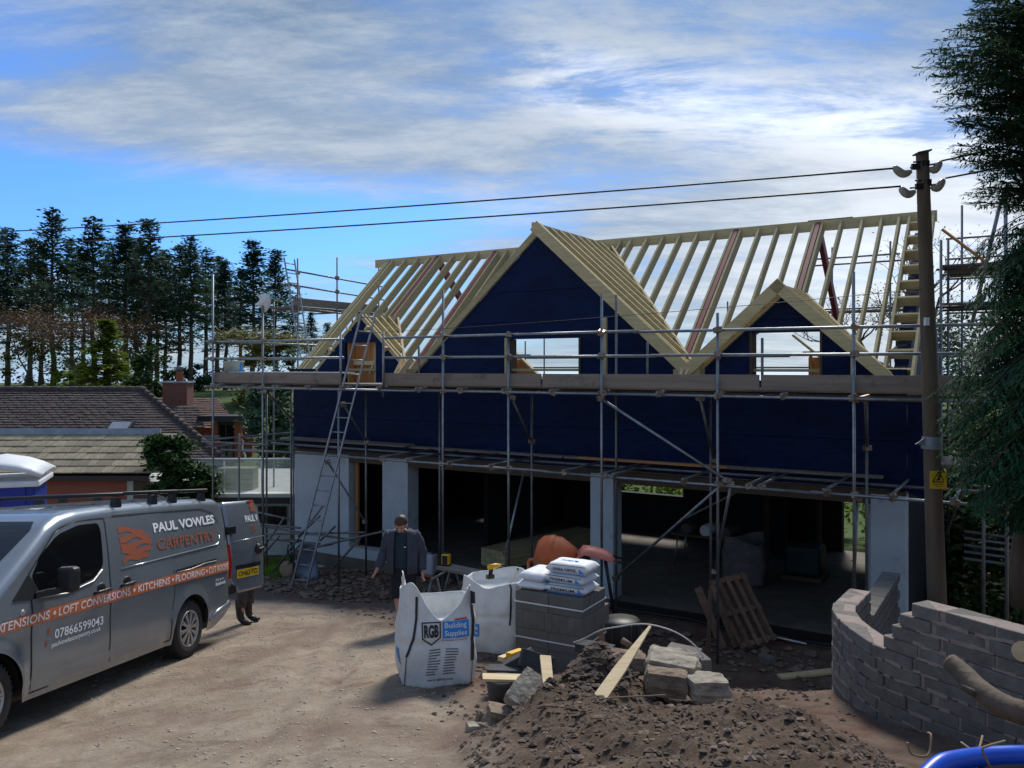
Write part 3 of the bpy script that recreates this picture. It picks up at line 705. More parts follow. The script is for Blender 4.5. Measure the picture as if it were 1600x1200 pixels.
# decks and toe boards
def planks(name, s0, s1, b0, n, z, m=M_board, w=.225, t=.038, step=.232):
    for k in range(n):
        MB().box(((s0 + s1) / 2 + random.uniform(-.04, .04), -(b0 + k * step), z), (s1 - s0 + random.uniform(-.05, .05), w, t)).build(name, m, front)
for a, b in ((-9.55, -5.62), (-5.58, -1.72), (-1.68, 2.2), (2.24, 6.1), (6.14, 7.4)): planks('scaffold_board', a, b, 4.28, 5, 4.39)
for a, b in ((-9.6, -5.5), (-4.32, -.62), (-.58, 3.30), (3.34, 7.2)):
    MB().box(((a + b) / 2, -OB + .085, 4.52), (b - a, .038, .235)).build('toe_board', M_board, front)
MB().box((-7.4, -OB + .30, 4.64), (4.0, .2, .03)).build('scaffold_board', M_polyb, front)
planks('scaffold_board', -8.85, -4.9, 3.72, 2, 3.0); planks('scaffold_board', -4.9, -1.0, 3.76, 1, 2.965); planks('scaffold_board', -1.0, 4.8, 3.76, 1, 2.965)
MB().beam((-.6, -3.98, 2.99), (2.35, -3.98, 2.985), .06, .04).build('loose_batten', M_orangewood, front)
done()

rear = thing('scaffold', 'rear gable scaffold platform with rails above the left roof end', 'scaffold', HR, -HA)
T, C, done = scaffold_kit(rear)
for y, zt in ((-2.15, 7.75), (-.62, 7.95), (1.2, 7.9)): T('standard', (-10.2, y, 0), (-10.2, y, zt), M_tubeold)
for y in (-2.1, 1.1): T('standard', (-11.2, y, 0), (-11.2, y, 6.6), M_tubeold)
for z in (7.35, 6.95, 6.35): T('guard_rail', (-10.2, -2.6, z + .06), (-10.2, 1.6, z - .10), M_tubeold)
for y in (-2.0, -.4, 1.1): T('transom', (-11.3, y, 6.36), (-9.9, y, 6.36), M_tubeold)
for k in range(4): MB().box((-10.35 - k * .24, -.4, 6.42), (.225, 3.9, .038)).build('scaffold_board', M_board, rear)
MB().box((-10.15, -.4, 6.55), (.038, 3.9, .22)).build('toe_board', M_board, rear)
for y in (-2.15, -.62):
    for z in (7.35, 6.95): C((-10.2, y, z))
# along the back of the house
for s, zt in ((-6.9, 5.6), (-6.2, 5.7), (-4.0, 5.3), (-.3, 6.6), (2.48, 7.9), (3.88, 7.95)): T('standard', (s, 4.5, 0), (s, 4.5, zt), M_tubeold)
for z, a, b in ((5.05, -8, 1.4), (4.75, -8, 3.4), (7.62, 2.0, 4.1), (7.45, 2.0, 4.4), (6.28, 1.6, 4.3)): T('guard_rail', (a, 4.5, z), (b, 4.5, z), M_tubeold)
for k in range(3): MB().box((3.0, 4.6 + k * .24, 6.22), (3.2, .225, .038)).build('scaffold_board', M_board, rear)
done()

end = thing('scaffold', 'right end scaffold tower with boarded platform behind the telegraph pole', 'scaffold', HR, -HA)
T, C, done = scaffold_kit(end)
for s, y, zt in ((5.5, 0.2, 7.3), (5.62, 2.2, 8.3), (6.75, .2, 7.2), (6.75, 2.4, 7.4), (5.55, -2.0, 7.0), (6.8, -2.2, 6.9)): T('standard', (s, y, 0), (s, y, zt), M_tubeold)
for z in (6.15, 6.75, 7.15, 7.6): T('guard_rail', (5.3, 2.3, z), (7.2, 2.3, z), M_tubeold)
for y in (0.1, 1.2, 2.2): T('transom', (5.3, y, 6.70), (7.1, y, 6.70), M_tubeold); T('transom', (5.3, y, 5.95), (7.1, y, 5.95), M_tubeold)
for k in range(9):
    MB().box((6.25, .1 + k * .245, 6.76), (1.7, .225, .038)).build('scaffold_board', M_board, end)
for k in range(6): MB().box((6.25, .3 + k * .245, 6.02), (1.7, .225, .038)).build('scaffold_board', M_board, end)
for k in range(5): T('ledger', (6.0, -3.6 + .04 * k, 1.75 + k * .10), (7.4, -3.6, 1.70 + k * .10), M_tubeold)
for z in (2.62, 2.75, 2.95, 3.35): T('ledger', (5.35, -1.4, z), (8.6, -1.4, z - .03), M_tubeold)
T('brace', (5.4, .1, 7.5), (6.2, .1, 6.75), M_orangewood, .03)
T('brace', HP(1567, 3.0, 300), HP(1519, 3.0, 505), M_tubeold, .03); T('brace', HP(1530, 2, 700), HP(1478, 2, 835), M_tubeold); T('standard', HP(1571, 2.5, 290), HP(1573, 2.5, 690), M_tube, .03)
for k in range(6): MB().box((6.9, -3.2 + k * .24, 3.16), (3.0, .225, .038)).build('scaffold_board', M_board, end)
done()
# ================================================================== VAN
VF = Vector((-0.14463117, -0.98299949, 0.11310983)); VL = Vector((0.98868975, -0.13898358, 0.05635731)); VU = Vector((-0.0396788, 0.11998155, 0.99198287))
van = thing('van', 'grey metallic works van with orange lettering stripe, roof bars and an open rear door', 'van', (-3.92, 10.168, CAMZ - 3.535), rot=Matrix((VF, VL, VU)).transposed().to_euler())
def interp(tab, x):
    if x <= tab[0][0]: return tab[0][1]
    for (a, ya), (b, yb) in zip(tab, tab[1:]):
        if x <= b: return lerp(ya, yb, (x - a) / (b - a))
    return tab[-1][1]
VH = [(-1.07, 1.78), (-1.02, 1.85), (-.9, 1.885), (-.5, 1.90), (.5, 1.91), (1.4, 1.91), (2.0, 1.89), (2.25, 1.855), (2.45, 1.775), (3.35, 1.17), (3.5, 1.11), (4.0, .98), (4.15, .86), (4.22, .62)]
def vtaper(x):
    t = 0
    if x < -.86: t += .05 * ((-.86 - x) / .2) ** 2
    if x > 3.3: t += .24 * ((x - 3.3) / .9) ** 2
    return t
def vside(x, z):
    y = -vtaper(x)
    if z > 1.05: y -= .15 * ((z - 1.05) / .8) ** 1.4
    if z < .55: y -= .05 * ((.55 - z) / .33) ** 2
    y += .012 * math.exp(-((z - .98) / .10) ** 2)                 # shoulder crease
    y += .018 * math.exp(-((z - .33) / .035) ** 2) * smoothstep(.48, .7, x) * (1 - smoothstep(2.4, 2.6, x))   # sill bulge
    r = min(math.hypot(x, z - .34), math.hypot(x - 3.275, z - .34))
    y += .022 * smoothstep(.52, .44, r)                           # arch lip
    return y
AR = .405
def vbot(x):
    z = .23 + .16 * smoothstep(-.55, -1.05, x) + .1 * smoothstep(3.7, 4.2, x)
    for c in (0, 3.275):
        if abs(x - c) < AR: z = max(z, .34 + math.sqrt(AR ** 2 - (x - c) ** 2))
    return z
xs = sorted(set([round(-1.07 + .05 * i, 3) for i in range(107)] + [c + AR * math.cos(a) for c in (0, 3.275) for a in [PI * k / 22 for k in range(23)]] + [4.22]))
xs = [x for x in xs if x <= 4.22]
prof = []
for x in xs:
    H = interp(VH, x); He = H - .13; zb = min(vbot(x), He - .05); sec = []
    for k in range(16): z = lerp(zb, He, k / 15); sec.append((vside(x, z), z))
    ye = sec[-1][0]
    for k in range(1, 7):
        a = k / 6 * PI / 2; sec.append((ye - .15 * (1 - math.cos(a)), He + (H - He) * math.sin(a)))
    for k in range(1, 4): sec.append((lerp(ye - .15, -.95, k / 3), H + .018 * (k / 3)))
    full = sec + [(-1.90 - y, z) for y, z in sec[-2::-1]]
    prof.append(full)
nb = len(prof[0]); bm_ = MB()
bm_.add([(x, y, z) for x, s in zip(xs, prof) for y, z in s], [(i * nb + j, (i + 1) * nb + j, (i + 1) * nb + j + 1, i * nb + j + 1) for i in range(len(xs) - 1) for j in range(nb - 1)], 0, True)
bm_.add([(xs[-1], y, z) for y, z in prof[-1]], [tuple(range(nb))]); bm_.add([(xs[0], y, z) for y, z in prof[0]][::1], [tuple(reversed(range(nb)))])
body = bm_.build('body', M_paint, van)
MB().box((1.6, -.95, .36), (5.0, 1.62, .26)).build('underbody_shade', M_black, van)  # box coloured black to stand in for shadow under the van
for c in (0, 3.275):
    w_ = MB(); pts = [(c + .40 * math.cos(a), .34 + .40 * math.sin(a)) for a in [PI * k / 12 for k in range(13)]]
    w_.add([(x, y, z) for y in (-.015, -.34) for x, z in pts] , [(i, i + 1, 14 + i, 13 + i) for i in range(12)]); w_.add([(c - .4, -.33, .2), (c + .4, -.33, .2), (c + .4, -.33, .75), (c - .4, -.33, .75)], [(0, 1, 2, 3)])
    w_.build('wheel_arch_liner', M_black, van)
def patch(poly, off, skirt=True, step=.06, surf=vside):
    """panel cut to a polygon in (x, z), laid on the van side with the given stand-off"""
    P = []
    for (a, b) in zip(poly, poly[1:] + poly[:1]):
        k = max(1, int(math.dist(a, b) / step))
        for i in range(k): P.append((lerp(a[0], b[0], i / k), lerp(a[1], b[1], i / k)))
    nB = len(P)
    def inside(x, z):
        c = False
        for (x1, z1), (x2, z2) in zip(P, P[1:] + P[:1]):
            if (z1 > z) != (z2 > z) and x < (x2 - x1) * (z - z1) / (z2 - z1) + x1: c = not c
        return c
    x0, x1 = min(p[0] for p in P), max(p[0] for p in P); z0, z1 = min(p[1] for p in P), max(p[1] for p in P)
    pts = list(P); x = x0 + step / 2
    while x < x1:
        z = z0 + step / 2
        while z < z1:
            if inside(x, z) and min(math.dist((x, z), q) for q in P) > step * .45: pts.append((x, z))
            z += step
        x += step
    vs, es, fs, *_ = delaunay_2d_cdt([Vector(p) for p in pts], [(i, (i + 1) % nB) for i in range(nB)], [], 1, 1e-5)
    mb = MB(); fs2 = []
    for f in fs:
        c = sum((vs[i] for i in f), Vector((0, 0))) / len(f)
        if inside(c.x, c.y): fs2.append(tuple(f))
    mb.add([(v.x, surf(v.x, v.y) + off, v.y) for v in vs], fs2, 0, True)
    if skirt:
        k = [(surf(x, z) + off, surf(x, z) - .004) for x, z in P]
        mb.add([(x, a, z) for (x, z), (a, b) in zip(P, k)] + [(x, b, z) for (x, z), (a, b) in zip(P, k)], [(i, (i + 1) % nB, nB + (i + 1) % nB, nB + i) for i in range(nB)])
    return mb
def rounded(pts, r=.06, n=4):
    out = []
    m = len(pts)
    for i in range(m):
        a, b, c = Vector(pts[i - 1]), Vector(pts[i]), Vector(pts[(i + 1) % m])
        u = (a - b); v = (c - b); rr = min(r, u.length * .45, v.length * .45); u.normalize(); v.normalize()
        p, q = b + u * rr, b + v * rr
        for k in range(n + 1):
            t = k / n; w = p.lerp(b, t).lerp(b.lerp(q, t), t); out.append((w.x, w.y))
    return out
arch_r = [(0 + (AR + .05) * math.cos(a), .34 + (AR + .05) * math.sin(a)) for a in [R(d) for d in range(-8, 60, 8)]]
fd = [(1.625, .30), (1.640, 1.15), (1.60, 1.60), (1.58, 1.765), (2.06, 1.765), (2.33, 1.70), (2.78, 1.34), (2.765, .80), (2.75, .50), (2.74, .30)]
fdoor = patch(rounded(fd, .05), .004).build('front_door', M_paint, van)
sd = [(1.60, .30), (1.612, 1.15), (1.575, 1.60), (1.555, 1.76), (.44, 1.775), (.415, 1.10), (.395, .80), (.465, .52), (.47, .30)]
sdoor = patch(rounded(sd, .04), .004).build('sliding_door', M_paint, van)
# dark shut lines
def shut(pts, w=.008, off=.0015):
    mb = MB()
    for (a, b) in zip(pts, pts[1:]):
        k = max(1, int(math.dist(a, b) / .05)); d = Vector((b[0] - a[0], b[1] - a[1])).normalized() * w; nrm = (-d.y, d.x)
        for i in range(k):
            p = [(lerp(a[0], b[0], t / k), lerp(a[1], b[1], t / k)) for t in (i, i + 1)]
            q = [(p[0][0] + nrm[0], p[0][1] + nrm[1]), (p[1][0] + nrm[0], p[1][1] + nrm[1]), (p[1][0] - nrm[0], p[1][1] - nrm[1]), (p[0][0] - nrm[0], p[0][1] - nrm[1])]
            mb.add([(x, vside(x, z) + off, z) for x, z in q], [(0, 1, 2, 3)])
    return mb
sh = shut([(1.613, .28), (1.626, 1.15), (1.59, 1.60), (1.568, 1.77)]); sh2 = shut([(2.75, .30), (2.775, .80), (2.79, 1.34), (2.34, 1.71), (2.06, 1.775), (1.57, 1.775)])
sh.add(sh2.v, sh2.f); sh3 = shut([(.455, .30), (.455, .52), (.385, .80), (.405, 1.10)]); sh.add(sh3.v, sh3.f); sh4 = shut([(2.75, .29), (.46, .29)]); sh.add(sh4.v, sh4.f)
sh.build('shut_line', M_black, van)
# glass
glass = patch(rounded([(2.76, 1.32), (2.60, 1.50), (2.33, 1.665), (2.0, 1.735), (1.69, 1.735), (1.665, 1.66), (1.715, 1.30), (1.86, 1.20), (2.25, 1.135), (2.66, 1.155)], .05), .007).build('door_window', M_carglass, fdoor)
patch(rounded([(2.79, 1.35), (2.70, 1.20), (2.71, 1.12), (2.80, 1.12), (3.02, 1.14)], .02), .009).build('quarter_panel', M_black, fdoor)
MB().tube([(x, vside(x, z) + .010, z) for x, z in ((2.68, 1.125), (2.3, 1.105), (1.90, 1.165), (1.74, 1.26))], .008, 6).build('window_trim', M_alloy, fdoor)
ws = MB(); g = []
for i in range(9):
    x = lerp(2.40, 3.34, i / 8)
    for j in range(9):
        y = lerp(-.24, -1.66, j / 8) if i else lerp(-.30, -1.60, j / 8)
        H = interp(VH, x) + .018 * (1 - abs(y + .95) / .75) + .006; g.append((x, y - .0, H))
ws.add(g, [(i * 9 + j, i * 9 + j + 1, (i + 1) * 9 + j + 1, (i + 1) * 9 + j) for i in range(8) for j in range(8)], 0, True)
ws.build('windscreen', M_carglass, van)
# blanked rear side panel: recessed outline and highlight ridge
rec = [(1.42, 1.79), (-.42, 1.765), (-.70, 1.70), (-.80, 1.57), (-.765, 1.34), (-.70, 1.29), (1.42, 1.225)]
shut(rec[0:4], .006, .0055).build('panel_groove', M_black, van)
MB().tube([(x, vside(x, z) + .003, z) for x, z in ((1.42, 1.225), (.9, 1.242), (.3, 1.26), (-.3, 1.275), (-.68, 1.287), (-.755, 1.33), (-.775, 1.40))], .010, 6).build('panel_ridge', M_paint, van)
t_ = shut([(.36, 1.072), (-.2, 1.09), (-.62, 1.103)], .012, .002); t_.build('sliding_door_track', M_black, van)
MB().tube([(x, vside(x, 1.055) + .002, 1.055 + (x < 0) * .03) for x in (.34, 0, -.3, -.6)], .006, 5).build('track_trim', M_alloy, van)
# handles
for par, x, z in ((fdoor, 1.78, 1.05), (sdoor, 1.335, 1.06)):
    h = MB(); M_ = Matrix.Translation((x, vside(x, z) + .001, z)) @ Matrix.Rotation(-PI / 2, 4, 'X') @ Matrix.Scale(1, 4)
    h.lathe([(.0, .001), (.075, .002), (.085, -.004)], 14, M_)
    h.tube([(x + .13, vside(x, z) + .012, z - .005), (x + .06, vside(x, z) + .035, z), (x - .06, vside(x, z) + .035, z + .004), (x - .13, vside(x, z) + .012, z + .004)], .016, 6)
    h.build('handle', M_black, par)
# mirror
mr = MB(); C0 = Vector((2.50, .155, 1.26))
mr.box(C0, (.13, .20, .24))
mr.build('wing_mirror', M_black, van, bevel=.045, seg=3); MB().beam((2.72, -.02, 1.15), (2.50, .12, 1.17), .09, .055).build('mirror_arm', M_black, van)
# badge / side repeater, filler, lights
MB().lathe([(.001, .006), (.028, .004), (.032, -.003)], 12, Matrix.Translation((2.90, vside(2.9, 1.02), 1.02)) @ Matrix.Rotation(-PI / 2, 4, 'X')).build('side_repeater', M_alloy, van)
tl = MB()
for k in range(8):
    z = lerp(.83, 1.22, k / 7); tl.box((-1.03 + .01, vside(-1.0, z) - .02, z), (.09, .05, .058))
tl.build('tail_light', M_redlens, van)
MB().tube([(x, vside(x, z) - .02, z) for x, z in ((-1.06, .50), (-.98, .47), (-.7, .42), (-.45, .36))], [.05, .06, .05, .03], 8).build('rear_bumper', M_paint, van)
# wheels
for c in (0, 3.275):
    wc = Matrix.Translation((c, -.012, .34)) @ Matrix.Rotation(-PI / 2, 4, 'X')
    ty = MB().lathe([(.215, -.215), (.30, -.215), (.328, -.19), (.335, -.15), (.335, -.06), (.325, -.02), (.30, -.004), (.245, .0), (.215, -.012)], 40, wc, caps=False)
    for k in range(40):
        a = 2 * PI * k / 40; ty.box(wc @ Vector((.336 * math.cos(a), .336 * math.sin(a), -.105)), (.012, .16, .02), Euler((0, -a, 0)))
    wheel = ty.build('wheel', M_rubber, van)
    rm = MB().lathe([(.218, -.03), (.218, -.006), (.205, -.004), (.196, -.02), (.190, -.05)], 36, wc, caps=False)
    for k in range(10):
        a = 2 * PI * k / 10 + .1
        for da in (-.085, .085):
            p0 = wc @ Vector((.052 * math.cos(a), .052 * math.sin(a), -.018)); p1 = wc @ Vector((.198 * math.cos(a + da), .198 * math.sin(a + da), -.016)); rm.beam(p0, p1, .020, .024, up=(0, 1, 0))
    rm.lathe([(.001, -.002), (.03, -.004), (.058, -.014), (.06, -.03)], 16, wc); rm.build('rim', M_alloy, wheel)
    MB().lathe([(.001, -.06), (.2, -.06), (.2, -.07)], 24, wc).build('dark_backing', M_black, wheel)  # black disc added to darken the gaps between the spokes
# roof bars
for x in (1.24, .53, .10, -.60):
    b = MB(); z = interp(VH, x)
    b.tube([(x, -.12, z + .105), (x, -1.78, z + .105)], .022, 8)
    for y in (-.21, -1.69):
        b.prism([(-.06, 0), (.06, 0), (.035, .10), (-.035, .10)], .07, Matrix.Translation((x, y + .035, z - .03)) @ Matrix.Rotation(PI / 2, 4, 'X'))
    b.build('roof_bar', M_black, van)
rr = MB()
for k in range(4):
    pass
for k in range(5):
    y = -.45 - k * .25
    rr.beam((-.7, y, 1.917), (1.9, y, 1.922), .05, .012)
rr.build('roof_rib', M_paint, van)
# lettering and stripe (flat vinyl laid on the side)
def vinyl(name, geo, xl, zb, m, off=.008, dz=0, par=None):
    vs, fs = geo
    MB().add([(xl - x, vside(xl - x, zb + y + dz * x) + off, zb + y + dz * x) for x, y in vs], fs).build(name, m, par or van)
st = [(3.30, .885), (2.15, .897), (.82, .925), (-.2, .923), (-.935, .917), (-.945, 1.045), (-.2, 1.045), (.82, 1.036), (2.15, 1.016), (3.30, .975)]
patch(st, .006, skirt=False).build('stripe', M_orange, van)
def line(txt, xl, xr, z0, z1, hgt, bold=.0, m=M_vinyl, off=.010, name='lettering', sp=1.0):
    vs, fs = text_fit(txt, xl - xr, hgt, bold, sp)
    vinyl(name, (vs, fs), xl, z0, m, off, (z1 - z0) / (xl - xr))
line('E  TENSIONS', 3.30, 2.56, .898, .912, .078, .012); line('X', 3.20, 3.14, .899, .90, .078, .012)
line('LOFT CONVERSIONS', 2.435, 1.30, .914, .937, .078, .012)
line('KITCHENS', 1.155, .52, .942, .945, .078, .012); line('FLOORING', .395, -.28, .947, .945, .078, .012); line('CUT ROOFS', -.39, -.91, .945, .942, .080, .012)
for x, z in ((2.495, .955), (1.228, .978), (.457, .985), (-.335, .985)):
    vinyl('bullet', ([(.02 * math.cos(a), .02 * math.sin(a)) for a in [2 * PI * k / 12 for k in range(12)]], [tuple(range(12))]), x, z, M_vinyl, .010)
line('PAUL VOWLES', .71, -.715, 1.552, 1.565, .112, .03); line('CARPENTRY', .69, -.66, 1.352, 1.352, .125, .012, M_orangefaint)
line('07866599043', 2.47, 1.745, .712, .712, .085, .008); line('paulvowlescarpentry.co.uk', 2.51, 1.785, .625, .645, .06, .004, M_vinyl)
line('Find us on', -.585, -.80, .822, .825, .034, .012); line('facebook.', -.585, -.86, .762, .766, .050, .03)
for z, x in ((.77, 2.56), (.665, 2.59)): vinyl('lettering', ([(0, 0), (.03, 0), (.03, .05), (0, .05)], [(0, 1, 2, 3)]), x, z, M_orangefaint, .008)
# timber-grain emblem: bands with a curved right end
for k in range(5):
    lo, hi = 1.265 + k * .083, 1.265 + k * .083 + .062
    up_, dn_ = [], []
    for i in range(15):
        t = i / 14; zc = (lo + hi) / 2; reach = .50 * math.sqrt(max(.08, 1 - ((zc - 1.46) / .27) ** 2)) + .08
        x = 1.375 - reach * t + .0; wv = .018 * math.sin(t * 5 + k * 1.7) * (1 - t * .4)
        up_.append((x, hi + wv - .022 * t * (k - 2))); dn_.append((x, lo + wv * 1.4 + .012 * math.sin(t * 9 + k) - .022 * t * (k - 2)))
    patch(up_ + dn_[::-1], .007, skirt=False, step=.05).build('emblem_band', M_orangefaint, van)
# open left rear door: outer face towards the camera
rd = bpy.data.objects.new('rear_door', None)
dm = MB()
def dsec(z): return -.16 * ((z - 1.05) / .8) ** 1.6 if z > 1.05 else 0
zs = [.56, .60, .75, .92, 1.05, 1.2, 1.35, 1.5, 1.65, 1.75, 1.80]
W_ = .80; vs = []
for z in zs:
    e = .05 * smoothstep(1.6, 1.8, z)
    for w in (0 + (.16 if z < .75 else 0), .06 + (.16 if z < .75 else 0), .25, .45, .6, W_ - .04 - e, W_ - e):
        bulge = .03 * math.sin(PI * w / W_)
        vs.append((-w, dsec(z) + bulge, z))
nW = 7
dm.add(vs, [(i * nW + j, i * nW + j + 1, (i + 1) * nW + j + 1, (i + 1) * nW + j) for i in range(len(zs) - 1) for j in range(nW - 1)], 0, True)
dm.add([(x, y - .07, z) for x, y, z in vs], [(i * nW + j, (i + 1) * nW + j, (i + 1) * nW + j + 1, i * nW + j + 1) for i in range(len(zs) - 1) for j in range(nW - 1)], 0, True)
n0 = len(vs); rim_ = [i * nW for i in range(len(zs))] + [(len(zs) - 1) * nW + j for j in range(1, nW)] + [i * nW + nW - 1 for i in range(len(zs) - 2, -1, -1)] + [j for j in range(nW - 2, 0, -1)]
dm.f += [(rim_[i], rim_[(i + 1) % len(rim_)], n0 + rim_[(i + 1) % len(rim_)], n0 + rim_[i]) for i in range(len(rim_))]; dm.m += [0] * len(rim_); dm.s += [False] * len(rim_)
rd = dm.build('rear_door', M_paint, van, (-1.07, -.05, .02), (0, 0, R(-9)))
def dface(w, z): return dsec(z) + .03 * math.sin(PI * max(0, min(W_, w)) / W_)
def dvinyl(name, geo, w0, z0, m, off=.006):
    vs, fs = geo; MB().add([(-(w0 + x), dface(w0 + x, z0 + y) + off, z0 + y) for x, y in vs], fs).build(name, m, rd)
quad = lambda w, h: ([(0, 0), (w * .5, 0), (w, 0), (w, h), (w * .5, h), (0, h)], [(0, 1, 4, 5), (1, 2, 3, 4)])
dvinyl('lettering', text_fit('PAUL V', .34, .095, .03), .42, 1.50, M_vinyl); dvinyl('lettering', text_fit('CAR', .17, .09, .01), .50, 1.36, M_orangefaint)
dvinyl('emblem_band', quad(.12, .10), .60, 1.64, M_orangefaint); dvinyl('emblem_band', quad(.10, .08), .62, 1.72, M_orangefaint)
dvinyl('number_plate', quad(.50, .115), .14, .755, M_yellow, .010); dvinyl('plate_lettering', text_fit('OH63 PZS', .45, .075, .02), .165, .775, M_ink, .013)
dvinyl('plate_recess', quad(.58, .05), .12, .88, M_black, .008)
MB().tube([(-.56, .055, 1.10), (-.62, .085, 1.11), (-.70, .075, 1.12)], .02, 6).lathe([(.001, .03), (.07, .028), (.075, .0)], 12, Matrix.Translation((-.63, .03, 1.11)) @ Matrix.Rotation(-PI / 2, 4, 'X')).build('handle', M_black, rd)
dvinyl('model_badge', text_fit('= = = =', .22, .03, .01), .06, 1.06, M_alloy)
MB().tube([(-.06, .012, 1.26), (-.4, .05, 1.27), (-.78, .02, 1.28)], .009, 6).build('panel_ridge', M_paint, rd)
dvinyl('brake_light', quad(.18, .03), .55, 1.765, M_redlens)
hg = MB()
for z in (1.42, .62): hg.box((-.03, .0, z), (.16, .06, .10))
hg.build('hinge', M_black, rd)

# ================================================================== PEOPLE
def skin(name, chains, m, parent, sub=2, root=None):
    """one continuous surface grown along connected chains of (point, radius or (rx, ry))"""
    V, E, Rr = [], [], []
    def idx(p, r):
        p = Vector(p)
        for i, q in enumerate(V):
            if (q - p).length < 1e-5: return i
        V.append(p); Rr.append(r if isinstance(r, tuple) else (r, r)); return len(V) - 1
    for ch in chains:
        ids = [idx(p, r) for p, r in ch]
        for a, b in zip(ids, ids[1:]): E.append((a, b))
    me = bpy.data.meshes.new(name); me.from_pydata([tuple(v) for v in V], E, []); me.update(); me.materials.append(m)
    o = obj(name, me, parent)
    md = o.modifiers.new('skin', 'SKIN'); md.use_smooth_shade = True; md.branch_smoothing = .4
    sv = me.skin_vertices[0].data
    for i, r in enumerate(Rr): sv[i].radius = r; sv[i].use_root = (i == 0)
    s = o.modifiers.new('subdivision', 'SUBSURF'); s.levels = sub; s.render_levels = sub
    return o
def hand(w, e, side, curl=.5):
    """finger chains that continue the wrist point w away from the elbow e"""
    w, e = Vector(w), Vector(e); d = (w - e).normalized(); fwd = Vector((0, -1, 0)); fwd = (fwd - d * fwd.dot(d)).normalized(); lat = d.cross(fwd) * side
    palm = w + d * .075; ch = [[(w, .026), (palm, (.038, .022))]]
    for k, (o_, L_) in enumerate(((-.030, .072), (-.010, .082), (.010, .078), (.028, .062))):
        b = palm + fwd * -o_ * 1.0 + d * .02; k1 = b + d * L_ * .5 + lat * -.010; k2 = k1 + d * L_ * .38 * (1 - curl * .3) + lat * -.026 * curl
        ch.append([(palm, (.038, .022)), (b, .0105), (k1, .0095), (k2, .008)])
    t = w + d * .03 + fwd * .032; ch.append([(w, .026), (t, .013), (t + d * .045 + fwd * .018, .0095)])
    return ch
def shell(rings, a0, a1, n=22, wob=.006, seed=0):
    """loft of partial ellipses: rings of (centre, rx, ry, gap scale)"""
    mb = MB(); vs = []
    full = abs((a1 - a0) - 2 * PI) < 1e-3
    for i, (c, rx, ry) in enumerate(rings):
        for j in range(n + (0 if full else 1)):
            a = a0 + (a1 - a0) * j / n; k = 1 + wob * 8 * nz(j * .55 + seed, i * .8, seed) 
            vs.append((c[0] + rx * k * math.sin(a), c[1] - ry * k * math.cos(a), c[2]))
    m = n if full else n + 1
    fs = [(i * m + j, i * m + (j + 1) % m, (i + 1) * m + (j + 1) % m, (i + 1) * m + j) for i in range(len(rings) - 1) for j in range(m if full else n)]
    mb.add(vs, fs, 0, True); return mb
def foldtube(mb, pts, rs, seed=0, n=14, sub=5, amp=.10):
    P = []; Q = []
    for i in range(len(pts) - 1):
        for k in range(sub): t = k / sub; P.append(Vector(pts[i]).lerp(Vector(pts[i + 1]), t)); Q.append(lerp(rs[i], rs[i + 1], t) * (1 + amp * nz((i * sub + k) * .9, seed, 2)))
    P.append(Vector(pts[-1])); Q.append(rs[-1]); return mb.tube(P, Q, n, True)
def solid(o, t):
    m = o.modifiers.new('thickness', 'SOLIDIFY'); m.thickness = t; m.offset = 1; return o
